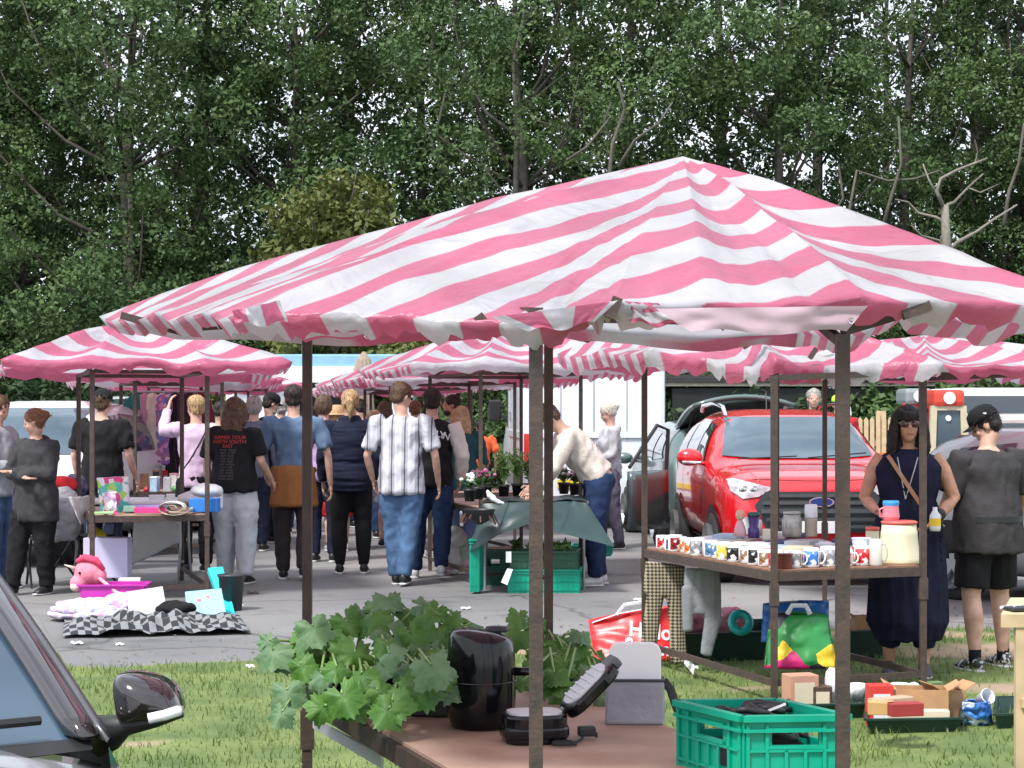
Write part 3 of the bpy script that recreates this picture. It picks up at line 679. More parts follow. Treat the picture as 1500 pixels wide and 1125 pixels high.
S2 = stall('right striped stall with a table of mugs in front of the red car', [pA, pB, pC, pD], ap2, b2, seed=8, pw=.036, sag=.04, wr=.018, kap=6, tops=[1.93,1.79,1.83,1.92], nr=18, seg=12, skirt=.11, board=WOODR, kdir=Vector((-.5,.866,0)), kper=3.9)
outrigger(S2, PS(1088,508,268), PS(1122,488,268), .04); outrigger(S2, PS(1186,525,268), PS(1196,510,268), .03); outrigger(S2, PS(1205,512,262), PS(1216,503,262), .02)
outrigger(S2, PS(944,518,236), PS(905,512,232), .025)
# ------------------------------------------------------------------ people
SKIN = mat('pale skin', (.56,.34,.26), rough=.55, var=.2, vs=14, bump=.15, bs=120, spec=.3); SKINT = mat('tanned skin', (.50,.26,.18), rough=.55, var=.2, vs=14, bump=.15, bs=120, spec=.3)
def hair_mat(key, c1, c2): return mat(key, c1, col2=c2, rough=.5, vs=30, bump=.7, bs=110, spec=.35)
H_BROWN = hair_mat('brown hair', (.05,.028,.016), (.13,.075,.04)); H_DARK = hair_mat('dark hair', (.012,.009,.008), (.04,.027,.02)); H_BLACK = hair_mat('near black hair', (.008,.006,.007), (.022,.014,.014))
H_BLOND = hair_mat('blonde hair', (.30,.18,.08), (.52,.36,.2)); H_GREY = hair_mat('grey hair', (.22,.20,.18), (.42,.40,.37)); H_WHITE = hair_mat('silver hair', (.45,.41,.34), (.66,.62,.54)); H_GINGER = hair_mat('reddish brown hair', (.12,.05,.025),(.24,.12,.06))
SOLE = mat('white shoe sole', (.6,.6,.6), rough=.6, var=.1); LIP = mat('lips', (.38,.13,.11), rough=.4, var=0); EYE = mat('dark eye', (.02,.015,.012), rough=.15, var=0)
def add_strands(o, wd, n, k, seed, head):
    me = o.data; rn = random.Random(seed); nv = len(me.vertices); bm = bmesh.new(); bm.from_mesh(me); bm.verts.ensure_lookup_table(); bm.normal_update()
    root = o.parent; inv = ROOTM[root.name].inverted(); hc_ = inv @ head; q = []
    for _ in range(n):
        v = bm.verts[rn.randrange(nv)]; nm = v.normal.copy(); p = v.co.copy()
        if p.y > hc_.y+.03 and p.z < hc_.z+.05: continue
        dn = Vector((0, -.25, -1)) if p.z < hc_.z+.04 else Vector((p.x-hc_.x, p.y-hc_.y-.02, -.02)); dn = dn-nm*dn.dot(nm)
        if dn.length < 1e-3: continue
        dn.normalize(); sd = nm.cross(dn); L = rn.uniform(.025,.07)*k; pts = [p-nm*.003, p+dn*L*.5+nm*.004, p+dn*L+nm*rn.uniform(-.004,.012)+sd*rn.uniform(-.01,.01)]
        q.append((pts, sd))
    for pts, sd in q:
        a = [bm.verts.new(pts[0]-sd*wd), bm.verts.new(pts[0]+sd*wd), bm.verts.new(pts[1]+sd*wd), bm.verts.new(pts[1]-sd*wd), bm.verts.new(pts[2])]
        bm.faces.new((a[0],a[1],a[2],a[3])); bm.faces.new((a[3],a[2],a[4]))
    bm.to_mesh(me); bm.free()
def person(label, px, s, h=1.72, face=180, gender='m', hair=None, hairstyle='short', skin=SKIN, top=None, sleeve='short', hem=.86, bottom=None, legs='long', shoe=None, group='people browsing the stalls', torso_w=1.0, lean=0, leanside=0, bend=0, headturn=0, headtilt=0, armL=None, armR=None, stanceL=0, stanceR=0, spread=.10, vox=.014, topname='shirt', botname='trousers', hang=None, ground=0, cap=None, beard=None, extra=None, feet=None, baggy=0, fold=.017, feetpx=None, skirtlen=None, socks=None, hairlen=.25, fat=1.0, d=None):
    """face: heading in degrees, 0 = facing away from the camera (+Y), 180 = facing the camera. joints are in body space: x right, y forward"""
    k = h/1.75; d = d or FPX/s
    if d > 15: vox = max(vox, .019)
    r = thing('person', label, 'person', ((px-750)*d/FPX, d, ground), R(face)*1.0, group)
    M = ROOTM[r.name]
    V = lambda x, y, z: Vector((x*k, y*k, z*k))
    bendr = R(bend); pel = V(0, 0, .96)
    def up(x, y, z):          # a point of the upper body, bent about the pelvis and leaned
        q = Vector((x, y, z-.96)); q = Matrix.Rotation(-bendr-R(lean), 3, 'X') @ q; q = Matrix.Rotation(R(leanside), 3, 'Y') @ q
        return V(q.x, q.y, q.z+.96)
    hipL, hipR = V(-.095, 0, .93), V(.095, 0, .93)
    if feet: fL, fR = Vector(feet[0])*k, Vector(feet[1])*k
    else: fL, fR = V(-spread, stanceL, .085), V(spread, stanceR, .085)
    def knee(hp, f, out):
        mid = (hp+f)/2; gap = (.86*k)-(hp-f).length
        return mid+Vector((out*.01, max(.012, gap*.7+.02)*1.0, 0))
    kL, kR = knee(hipL, fL, -1), knee(hipR, fR, 1)
    sw = .185*torso_w
    shL, shR = up(-sw, -.01, 1.43), up(sw, -.01, 1.43)
    def arm(spec, sgn, sh):
        if spec is None: spec = ((sgn*(sw+.075), -.03, 1.13), (sgn*(sw+.075), .06, .875))
        e, w_ = spec; return up(*e), up(*w_)
    eL, wL = arm(armL, -1, shL); eR, wR = arm(armR, 1, shR)
    nb = up(0, -.02, 1.475); hc = up(0, .025, 1.645) + Vector((0, 0, 0))
    HM = Matrix.Rotation(R(headturn), 3, 'Z') @ Matrix.Rotation(R(-headtilt)-bendr*.55, 3, 'X')
    hv = lambda x, y, z: hc + HM @ (Vector((x, y, z))*k)
    MW = M
    def tomesh(mb): mb.v = [tuple(MW @ Vector(v)) for v in mb.v]
    F = fat
    # ---- body: one continuous skin surface
    b = MB(); g = .8 if gender == 'f' else 1.0
    tz = [(.90,.155,.115),(1.0,.15,.11),(1.12,.135*g+.01,.10),(1.25,.155,.115),(1.38,.165*torso_w,.105),(1.45,.10,.075),(1.49,.055,.055)]
    b.tube([up(0, 0 if z < 1.2 else -.01, z) for z, _, _ in tz], [(rx*k*F, ry*k*F) for _, rx, ry in tz], 14, flat=(1,0,0))
    b.tube([up(0,-.015,1.43), up(0,-.005,1.52), hv(0,-.02,-.06)], [.062*k,.056*k,.058*k], 12)
    # head: cranium, jaw, brow, nose, ears
    b.ball(hv(0,-.012,.03), (.077*k,.095*k,.085*k), 16, 12, HM); b.ball(hv(0,.022,-.045), (.058*k,.068*k,.065*k), 14, 10, HM); b.ball(hv(0,.045,-.09), (.034*k,.034*k,.026*k), 10, 8, HM)
    b.ball(hv(0,.062,.012), (.05*k,.025*k,.022*k), 10, 8, HM)
    b.tube([hv(0,.083,.008), hv(0,.10,-.022), hv(0,.086,-.034)], [.008*k,.014*k,.010*k], 8)
    for sx in (-1, 1):
        b.ball(hv(sx*.078,-.008,-.012), (.010*k,.020*k,.032*k), 8, 6, HM); b.ball(hv(sx*.034,.060,-.03), (.026*k,.022*k,.022*k), 8, 6, HM)
    for (hp, kn, f, sx) in ((hipL,kL,fL,-1),(hipR,kR,fR,1)):
        m1 = hp.lerp(kn,.5); m2 = kn.lerp(f,.35)+Vector((0,-.015*k,0))
        b.tube([hp+Vector((0,0,.03)), m1, kn, m2, f, f-Vector((0,0,.04))], [.088*k*F,.075*k*F,.052*k*F,.055*k*F,.036*k,.036*k], 12)
        b.tube([f+Vector((0,-.04*k,-.045*k)), f+Vector((0,.06*k,-.05*k)), f+Vector((sx*.01,.15*k,-.062*k))], [(.033*k,.030*k),(.04*k,.026*k),(.034*k,.016*k)], 10, flat=(1,0,0))
    for sh, e, w_, sx in ((shL,eL,wL,-1),(shR,eR,wR,1)):
        b.tube([sh+Vector((-sx*.03,0,0)), sh.lerp(e,.3), e, e.lerp(w_,.35), w_], [.05*k*F,.045*k*F,.036*k*F,.036*k*F,.025*k], 10)
        hd = (w_-e).normalized(); palm = w_+hd*.05*k
        side = hd.cross(Vector((0,1,0))); side = side.normalized() if side.length > .2 else Vector((1,0,0))
        sd = Vector((0,1,0))-hd*hd.y; sd = sd.normalized() if sd.length > .2 else Vector((1,0,0))   # across the palm, thumb side forward
        b.tube([w_, palm, w_+hd*.092*k], [(.022*k,.018*k),(.036*k,.016*k),(.034*k,.013*k)], 10, flat=sd)
    tomesh(b); me = b.mesh('body')
    t_ = bpy.data.objects.new('t', me); C.objects.link(t_); md = t_.modifiers.new('r','REMESH'); md.mode='VOXEL'; md.voxel_size = .0135 if d > 15 else .0095; sm = t_.modifiers.new('s','SMOOTH'); sm.iterations = 2
    me = eval_mesh(t_); bpy.data.objects.remove(t_)
    bm = bmesh.new(); bm.from_mesh(me)
    fm = MB()
    for sh, e, w_, sx in ((shL,eL,wL,-1),(shR,eR,wR,1)):
        hd = (w_-e).normalized(); sd = Vector((0,1,0))-hd*hd.y; sd = sd.normalized() if sd.length > .2 else Vector((1,0,0)); nrm = hd.cross(sd)*sx
        curl = -nrm if (hd.cross(sd)).dot(Vector((1,0,0)))*sx > 0 else nrm
        curl = Vector((-sx,0,0)); curl = (curl-hd*curl.dot(hd)); curl = curl.normalized() if curl.length > .1 else nrm
        for fi, (o, L) in enumerate(((.027,.072),(.010,.080),(-.008,.075),(-.025,.058))):
            p0 = w_+(hd*.085+sd*o)*k; p1 = p0+(hd*.45+curl*.10)*L*k+sd*o*.1; p2 = p1+(hd*.32+curl*.22)*L*k; p3 = p2+(hd*.16+curl*.26)*L*k
            fm.tube([p0-hd*.02*k, p0, p1, p2, p3], [.0085*k,.0095*k,.0088*k,.008*k,.0062*k], 7)
        p0 = w_+(hd*.03+sd*.022)*k; p1 = p0+(hd*.02+sd*.03+curl*.01)*k; p2 = p1+(hd*.032+sd*.006+curl*.014)*k
        fm.tube([p0-sd*.01*k, p0, p1, p2], [.012*k,.0125*k,.0105*k,.0075*k], 7)
    tomesh(fm); m2 = fm.mesh(); bm.from_mesh(m2); me2 = bpy.data.meshes.new('body'); bm.to_mesh(me2); bm.free()
    body = link_mesh('body', me2, skin, r, smooth=True)
    def part(mb, name, m, parent=None, **kw):
        tomesh(mb); kw.setdefault('smooth', True); return mb.build(name, m, parent or r, **kw)
    # eyes, mouth
    q = MB(); [q.ball(hv(sx*.031,.072,-.002), (.013*k,.008*k,.007*k), 8, 6, HM) for sx in (-1,1)]; part(q, 'eyes', EYE, body)
    q = MB(); q.ball(hv(0,.084,-.063), (.022*k,.008*k,.006*k), 8, 6, HM); part(q, 'mouth', LIP, body)
    # ---- garments
    ex = .016*k*1.0
    if top:
        q = MB(); sgo = baggy
        prof = [(hem,.172+sgo*.03,.135+sgo*.03),(1.0,.168+sgo*.02,.135+sgo*.03),(1.12,.158*(1 if gender=='m' else .93)+sgo*.02,.125+sgo*.02),(1.25,.175,.135),(1.36,.182*torso_w,.125),(1.43,.15*torso_w,.10),(1.475,.078,.072)]
        q.tube([up(0, -.005, z) if z >= .96 else V(0,0,z) for z, _, _ in prof], [(rx*k*F, ry*k*F) for _, rx, ry in prof], 18, flat=(1,0,0))
        if gender == 'f':
            for sx in (-1,1): q.ball(up(sx*.075,.085,1.27), (.075*k,.06*k,.075*k), 10, 8)
        for sh, e, w_, sx in ((shL,eL,wL,-1),(shR,eR,wR,1)):
            if sleeve == 'none': continue
            if sleeve == 'short': q.tube([sh+Vector((-sx*.05*k,0,.0)), sh, sh.lerp(e,.45), sh.lerp(e,.80)], [.062*k,.068*k*F,.068*k*F,.07*k*F], 12)
            elif sleeve == '34': q.tube([sh+Vector((-sx*.05*k,0,0)), sh, sh.lerp(e,.5), e, e.lerp(w_,.45)], [.06*k,.066*k*F,.058*k*F,.054*k*F,.052*k*F], 12)
            else: q.tube([sh+Vector((-sx*.05*k,0,0)), sh, sh.lerp(e,.5), e, e.lerp(w_,.5), w_.lerp(e,.04)], [.06*k,.068*k*F,.062*k*F,.055*k*F,.05*k*F,.038*k], 12)
        shirt = part(q, topname, top, remesh=vox, smoothit=2, fold=(fold*1.15, (9.5/k,9.5/k,6/k), px*.37))
    else: shirt = None
    if bottom:
        q = MB(); wz = 1.0
        if legs in ('long','shorts','leggings'):
            q.tube([V(0,0,wz), V(0,0,.93), V(0,-.005,.86)], [(.165*k*F,.125*k*F),(.178*k*F,.14*k*F),(.15*k*F,.12*k*F)], 16, flat=(1,0,0))
            tight = 1.02*F if legs == 'leggings' else 1.14+baggy*.12
            for (hp, kn, f, sx) in ((hipL,kL,fL,-1),(hipR,kR,fR,1)):
                if legs == 'shorts': pts = [hp, hp.lerp(kn,.5), kn.lerp(hp,.12)]; rr = [.1*k*F,.098*k*F,.098*k*F]
                else: pts = [hp, hp.lerp(kn,.5), kn, kn.lerp(f,.5), f+Vector((0,0,-.005))]; rr = [.1*k*F*min(1,tight*1.05),.088*k*F*tight,.066*k*F*tight*1.02,.062*k*F*tight,(.052 if legs=='long' else .046)*k*(tight if legs=='long' else 1)]
                q.tube(pts, rr, 12)
            part(q, botname, bottom, remesh=vox, smoothit=2, fold=(fold*(.75 if legs=='long' else .35), (10/k,10/k,8/k), px*.91))
        else:   # dress / skirt
            zl = skirtlen or .3
            q.tube([up(0,0,1.16), V(0,0,.98), V(0,0,(.98+zl)/2), V(0,0,zl+.12), V(0,0,zl)], [(.15*k*F,.12*k*F),(.19*k*F,.15*k*F),(.215*k*F,.18*k*F),(.225*k*F,.19*k*F),(.18*k*F,.155*k*F)], 28, flat=(1,0,0))
            part(q, botname, bottom, remesh=vox, smoothit=1, fold=(fold*2.2, (13/k,13/k,1.2/k), px*.91))
    if socks:
        q = MB()
        for f in (fL, fR): q.tube([f+Vector((0,0,.06)), f+Vector((0,0,-.03))], [.042*k,.042*k], 10)
        part(q, 'socks', socks)
    if shoe:
        for f, sx in ((fL,-1),(fR,1)):
            q = MB(); q.tube([f+Vector((0,-.062*k,-.02*k)), f+Vector((0,-.04*k,-.025*k)), f+Vector((sx*.002,.05*k,-.037*k)), f+Vector((sx*.006,.13*k,-.052*k)), f+Vector((sx*.008,.178*k,-.062*k))], [(.022*k,.03*k),(.037*k,.05*k),(.043*k,.043*k),(.045*k,.028*k),(.028*k,.015*k)], 12, flat=(1,0,0))
            sho = part(q, 'shoe', shoe)
            q = MB(); q.tube([f+Vector((0,-.075*k,-.076*k)), f+Vector((0,-.03*k,-.076*k)), f+Vector((sx*.006,.11*k,-.076*k)), f+Vector((sx*.008,.188*k,-.070*k))], [(.026*k,.010*k),(.04*k,.011*k),(.049*k,.010*k),(.03*k,.007*k)], 12, flat=(1,0,0)); part(q, 'sole', SOLE, sho)
    # ---- hair
    if hair:
        q = MB()
        q.ball(hv(0,-.022,.04), (.086*k,.098*k,.086*k), 18, 12, HM)
        if hairstyle in ('short','crop','balding'):
            q.ball(hv(0,-.055,-.02), (.076*k,.055*k,.055*k), 12, 10, HM)
            if hairstyle == 'short': q.ball(hv(0,.03,.085), (.06*k,.05*k,.03*k), 10, 8, HM)
        elif hairstyle == 'long':
            q.tube([hv(0,-.035,.06), hv(0,-.06,-.03), hv(0,-.075,-.12), hv(0,-.08,-.12-hairlen*.5), hv(0,-.075,-.12-hairlen)], [(.085*k,.07*k),(.098*k,.062*k),(.108*k,.05*k),(.105*k,.042*k),(.07*k,.022*k)], 14, flat=HM @ Vector((1,0,0)))
            for sx in (-1,1): q.tube([hv(sx*.055,.02,.085), hv(sx*.082,.03,.02), hv(sx*.088,.01,-.07), hv(sx*.09,-.01,-.15)], [.025*k,.026*k,.03*k,.02*k], 8)
        elif hairstyle == 'bob':
            q.tube([hv(0,-.03,.06), hv(0,-.04,-.02), hv(0,-.035,-.09), hv(0,-.03,-.13)], [(.086*k,.075*k),(.096*k,.07*k),(.104*k,.068*k),(.09*k,.055*k)], 14, flat=HM @ Vector((1,0,0)))
            for sx in (-1,1): q.tube([hv(sx*.05,.045,.09), hv(sx*.078,.05,.03), hv(sx*.092,.03,-.05), hv(sx*.09,.015,-.14)], [.026*k,.026*k,.03*k,.022*k], 8)
        elif hairstyle == 'fringe':       # long straight dark hair with a fringe
            q.tube([hv(0,-.03,.06), hv(0,-.045,-.02), hv(0,-.05,-.10), hv(0,-.05,-.2), hv(0,-.045,-.235)], [(.09*k,.078*k),(.106*k,.068*k),(.118*k,.06*k),(.125*k,.055*k),(.11*k,.04*k)], 16, flat=HM @ Vector((1,0,0)))
            for sx in (-1,1): q.tube([hv(sx*.05,.05,.09), hv(sx*.085,.045,.03), hv(sx*.10,.035,-.06), hv(sx*.108,.02,-.15), hv(sx*.10,.01,-.225)], [(.028*k),.03*k,.034*k,.036*k,.02*k], 10)
            q.tube([hv(-.06,.068,.055), hv(-.03,.084,.05), hv(0,.09,.048), hv(.03,.084,.05), hv(.06,.068,.055)], [(.018*k,.03*k)]*5, 10, flat=(0,1,0))
        elif hairstyle == 'bun':
            q.ball(hv(0,-.05,-.01), (.078*k,.06*k,.06*k), 12, 10, HM); q.ball(hv(0,-.125,.03), (.042*k,.04*k,.042*k), 12, 10, HM)
        elif hairstyle == 'pony':
            q.ball(hv(0,-.05,-.01), (.078*k,.06*k,.06*k), 12, 10, HM); q.tube([hv(0,-.10,.03), hv(0,-.145,.0), hv(0,-.14,-.08), hv(0,-.12,-.16)], [.02*k,.035*k,.034*k,.012*k], 10)
        elif hairstyle == 'fluffy':
            q.ball(hv(0,-.04,.0), (.095*k,.085*k,.10*k), 14, 10, HM); q.ball(hv(0,.02,.08), (.07*k,.06*k,.035*k), 10, 8, HM)
        elif hairstyle == 'spiky':
            rnd = random.Random(5)
            for _ in range(26):
                a = rnd.uniform(0,6.28); z = rnd.uniform(.06,.115); rr = .07*math.sqrt(max(.02,1-((z-.04)/.09)**2))
                q.tube([hv(rr*.8*math.cos(a), rr*math.sin(a)-.02, z), hv(rr*1.15*math.cos(a)+.01, rr*1.2*math.sin(a)-.01, z+.03)], [.02*k,.006*k], 6)
            q.ball(hv(0,-.05,-.01), (.078*k,.06*k,.06*k), 12, 10, HM)
        # keep the face clear: cut hair in front
        tomesh(q)
        hm = q.build('hair', hair, r, remesh=.014 if d > 15 else .009, smoothit=1, fold=(.009, (75,75,7), px*.1))
        add_strands(hm, .0014 if d < 13 else .003, 320 if d < 13 else 150, k, int(abs(px)), MW @ hc)
    if cap:
        q = MB(); prof = [(.103,-.0),(.102,.03),(.092,.065),(.06,.092),(.02,.10),(0.001,.101)]
        q.lathe([(a_*k, z_*k) for a_, z_ in prof], hv(0,-.012,.035), 18, sx=.9, sy=1.02, M=HM)
        cp = part(q, 'cap', cap, solid=.004)
        q = MB()
        q.grid(lambda u, v: hv((u-.5)*.155*(1-.25*v*v), .065+.085*v*(1-(2*u-1)**2*.55), .042-.012*v-.02*(2*u-1)**2), 10, 5); part(q, 'peak', cap, cp, solid=.005)
    if beard:
        q = MB(); q.ball(hv(0,.04,-.085), (.06*k,.052*k,.04*k), 10, 8, HM); part(q, 'beard', beard, remesh=.01)
    info = dict(root=r, body=body, shirt=shirt, V=V, up=up, hv=hv, k=k, part=part, HM=HM, sh=(shL,shR), el=(eL,eR), wr=(wL,wR), feet=(fL,fR), hips=(hipL,hipR), tomesh=tomesh, knees=(kL,kR))
    if extra: extra(info)
    return info
def bvh_of(o):
    me = o.data; return BVHTree.FromPolygons([v.co for v in me.vertices], [tuple(p.vertices) for p in me.polygons])
def text_mesh(s_, size=1., extrude=0., spacing=1., bold=0.):
    cu = bpy.data.curves.new('t', 'FONT'); cu.body = s_; cu.size = size; cu.extrude = extrude; cu.align_x = 'CENTER'; cu.align_y = 'CENTER'; cu.space_character = spacing; cu.offset = bold; cu.resolution_u = 3
    o = bpy.data.objects.new('t', cu); C.objects.link(o); me = eval_mesh(o); bpy.data.objects.remove(o); return me
def decal_on(target, me, M, direction, name, m, off=.004, parent=None):
    """drops a flat mesh (transformed by M, in the target's local space) on to the target along direction"""
    bv = bvh_of(target); bm = bmesh.new(); bm.from_mesh(me); bmesh.ops.transform(bm, matrix=M, verts=bm.verts)
    bmesh.ops.subdivide_edges(bm, edges=[e for e in bm.edges if e.calc_length() > .03], cuts=1)
    d = Vector(direction).normalized()
    for v in bm.verts:
        hit = bv.ray_cast(v.co-d*1.0, d)
        if hit[0] is not None: v.co = hit[0]-d*off
    me2 = bpy.data.meshes.new(name); bm.to_mesh(me2); bm.free(); me2.materials.append(m)
    o = bpy.data.objects.new(name, me2); C.objects.link(o); o.parent = parent or target.parent; return o
# ---------------- clothing materials
CL = dict(char=cloth('charcoal cotton', (.045,.045,.05)), black=cloth('black cotton', (.012,.012,.014)), jeans=cloth('mid blue denim', (.075,.14,.26), var=.3), djeans=cloth('dark blue denim', (.018,.035,.09), var=.3), navy=cloth('navy cloth', (.012,.016,.035)),
    grey=cloth('grey sweatshirt', (.22,.23,.25)), lgrey=cloth('light grey cloth', (.42,.43,.46)), blue=cloth('blue marl t-shirt', (.11,.17,.27)), rust=cloth('rust brown jacket', (.25,.10,.035)), lilac=cloth('lilac shirt', (.40,.26,.45)), pinkl=cloth('pale lilac fleece', (.62,.46,.62)),
    white=cloth('white cotton', (.70,.70,.72)), cream=cloth('cream knit', (.60,.53,.47), bump=.5, bs=35), beige=cloth('beige jacket', (.35,.29,.2)), teal=cloth('dark teal coat', (.015,.06,.07)), brown=cloth('dark brown trousers', (.04,.03,.032)), slate=cloth('slate blue grey jumper', (.12,.13,.17)),
    orange=cloth('orange vest', (.8,.14,.05)), dress=cloth('navy dress cloth', (.010,.013,.032), var=.3), greytr=cloth('grey trousers', (.11,.10,.14)), red=cloth('red cloth', (.45,.03,.04)), greytee=cloth('washed black t-shirt', (.045,.042,.045)))
SH_B = mat('black shoe', (.012,.012,.013), rough=.5, var=.2); SH_W = mat('white trainer', (.6,.6,.62), rough=.5, var=.1); SH_G = mat('grey knit shoe', (.09,.08,.10), rough=.8, var=.2); SH_Z = print_mat('patterned shoe', [(.02,.02,.02),(.5,.5,.5),(.03,.03,.03)], 60)
STRIPY = stripe_mat('vertically striped shirt cloth', (.60,.60,.66), (.38,.38,.42), scale=1, duty=.5, rough=.85, transl=0, dirt=.03, third=(.07,.07,.11))
def planar_uv(o, fn):
    me = o.data; l = me.uv_layers.new(name='UVMap') if not me.uv_layers else me.uv_layers[0]
    for lp in me.loops: l.data[lp.index].uv = fn(me.vertices[lp.vertex_index].co)
def strap(I, a, b, m, w_=.018, name='bag_strap', front=True):
    """strap lying over the garment between two points given in body space"""
    bv = bvh_of(I['shirt']); q = MB(); pts = []
    sgn = 1 if front else -1
    for i in range(15):
        t = i/14; p = a.lerp(b, t); o = p+Vector((0, sgn*.6, 0)); hit = bv.ray_cast(o, Vector((0,-sgn,0)))
        pts.append((hit[0] if hit[0] is not None else p)+Vector((0, sgn*.005, 0)))
    for i in range(14): q.bar(pts[i], pts[i+1], w_, .004, up=(0,1,0))
    I['part'](q, name, m, smooth=False)
# ---------------- the people, left to right
arms_x = ((-.27,.06,1.17),(.02,.21,1.20))
def ex_hood(I):
    q = MB(); up, k = I['up'], I['k']; q.ball(up(0,-.085,1.45), (.115*k,.055*k,.075*k), 14, 10); q.tube([up(.10*math.sin(a), -.02-.075*math.cos(a), 1.475-.02*(1-math.cos(a))) for a in [j*math.pi/6 for j in range(12)]], .028*k, 8, close=True); I['part'](q, 'hood', I['shirt'].data.materials[0], remesh=.014, smoothit=2)
person('man cut by the left picture edge in a light grey hoodie and jeans', -4, 163, 1.72, 270-20, hair=H_BROWN, hairstyle='crop', top=cloth('pale grey hoodie', (.33,.35,.38)), sleeve='long', hem=.85, bottom=CL['jeans'], shoe=SH_B, headtilt=22, armL=((-.22,.10,1.15),(-.05,.25,1.08)), armR=((.22,.10,1.15),(.08,.25,1.1)), extra=ex_hood, baggy=.8)
person('woman in a charcoal hoodie with a hair bun and folded arms', 52, 168, 1.60, 152, 'f', H_GINGER, 'bun', top=CL['char'], sleeve='long', hem=.70, bottom=CL['black'], legs='long', shoe=SH_B, headtilt=16, headturn=-55, armL=((-.25,.06,1.14),(.10,.22,1.17)), armR=((.25,.06,1.14),(-.10,.25,1.12)), baggy=1.4, extra=ex_hood, feet=[(-.1,-.05,.085),(.12,.18,.085)], fat=1.08)
person('man in a black t-shirt and black cap seen from behind near the white hatchback', 150, 146, 1.79, -12, hair=H_BROWN, hairstyle='crop', top=CL['black'], sleeve='short', hem=.80, bottom=CL['navy'], shoe=SH_B, cap=CL['black'], torso_w=1.12, baggy=.8, fat=1.1, armR=((.29,-.03,1.14),(.31,.1,.90)))
person('elderly person in a beige jacket looking down behind the left stalls', 190, 122, 1.66, 160, 'f', H_WHITE, 'fluffy', top=CL['beige'], sleeve='long', hem=.7, bottom=CL['black'], shoe=SH_B, headtilt=30, armR=((.24,.08,1.15),(.12,.25,1.1)), baggy=.8)
def ex_bagx(col, w_=.02, front=False):
    def f(I): strap(I, I['up'](.10,0,1.46), I['up'](-.17,0,.98), col, w_, front=front)
    return f
person('woman in a pale lilac fleece with a crossed bag strap raising one hand', 287, 148, 1.74, 22, 'f', H_BLOND, 'short', top=CL['pinkl'], sleeve='long', hem=.86, bottom=CL['black'], shoe=SH_B, armL=((-.30,.16,1.40),(-.22,.26,1.64)), extra=ex_bagx(CL['char'], .014), headturn=14)
def ex_tee(I):
    for lines, z, sz, m in ((['SUMMER TOUR', 'NORTH SOUTH', 'EAST'], 1.385, .036, mat('red print', (.42,.03,.03), var=0)), (['march  dublin', 'april  cardiff', 'april  leeds', 'may  york', 'may  bath', 'june  london', 'june  hull', 'july  derby', 'july  lincoln', 'august  leith', 'august  oban'], 1.27, .024, mat('grey print', (.07,.07,.075), var=0))):
        for i, t in enumerate(lines):
            me = text_mesh(t, sz*1.3*I['k']); M = Matrix.Translation(I['up'](0,-.3,z-i*sz*1.12)) @ Matrix.Rotation(R(90),4,'X')
            decal_on(I['shirt'], me, M, (0,1,0), 'print', m, off=.004, parent=I['shirt'])
person('long haired woman in a black tour t-shirt and pale baggy jeans', 343, 158, 1.71, -14, 'f', H_BROWN, 'long', top=CL['black'], sleeve='short', hem=.88, bottom=cloth('pale grey denim', (.50,.52,.55), var=.1), legs='long', shoe=SH_B, baggy=1.7, fat=1.12, extra=ex_tee, torso_w=1.05, hairlen=.2, armR=((.27,.0,1.16),(.30,.20,.98)), feet=[(-.12,.08,.085),(.13,-.05,.085)])
person('grey haired person in a slate blue jumper beyond the tour t-shirt', 372, 128, 1.76, -5, 'f', H_GREY, 'fluffy', top=CL['slate'], sleeve='long', hem=.84, bottom=CL['navy'], shoe=SH_B)
person('man with a black cap and dark jacket looking down beside the slate jumper', 395, 120, 1.80, -60, hair=H_DARK, hairstyle='crop', top=CL['black'], sleeve='long', bottom=CL['navy'], shoe=SH_B, cap=CL['black'], headtilt=20, beard=H_GREY)
def ex_jacket(I):
    V = I['V']; q = MB()
    q.tube([V(0,-.01,1.02), V(0,-.02,.95), V(0,-.03,.80), V(0,-.04,.67)], [(.185,.15),(.20,.165),(.215,.17),(.23,.165)], 20, flat=(1,0,0))
    q.tube([V(-.2,.05,1.0), V(0,.155,.98), V(.2,.05,1.0)], .03, 8)
    I['part'](q, 'jacket_round_waist', CL['rust'], remesh=.014, smoothit=2, fold=(.022,(6,6,2.2),3))
person('man in a blue t-shirt with a rust brown jacket tied round his waist', 430, 155, 1.83, 3, hair=H_DARK, hairstyle='short', top=CL['blue'], sleeve='short', hem=.93, bottom=CL['brown'], shoe=SH_B, torso_w=1.16, extra=ex_jacket, armR=((.31,-.02,1.13),(.33,.06,.86)), armL=((-.30,0,1.14),(-.27,.16,.96)), feet=[(-.1,.12,.085),(.09,-.08,.12)], fold=.016)
person('person in a lilac shirt half hidden behind the blue t-shirt', 474, 138, 1.76, -8, 'f', H_BROWN, 'fluffy', top=CL['lilac'], sleeve='short', bottom=CL['navy'], shoe=SH_B)
def ex_hat(m):
    def f(I):
        q = MB(); q.lathe([(.17,.0),(.10,.012),(.092,.03),(.088,.085),(.06,.11),(0.001,.115)], I['hv'](0,-.01,.04), 18, M=I['HM']); I['part'](q, 'hat', m, solid=.004)
    return f
person('woman in a straw sun hat among the crowd', 494, 128, 1.62, 10, 'f', H_BLOND, 'bob', top=CL['red'], sleeve='long', hem=.6, bottom=CL['red'], legs='dress', skirtlen=.45, shoe=SH_W, extra=ex_hat(mat('straw', (.42,.27,.13), var=.15, vs=40)))
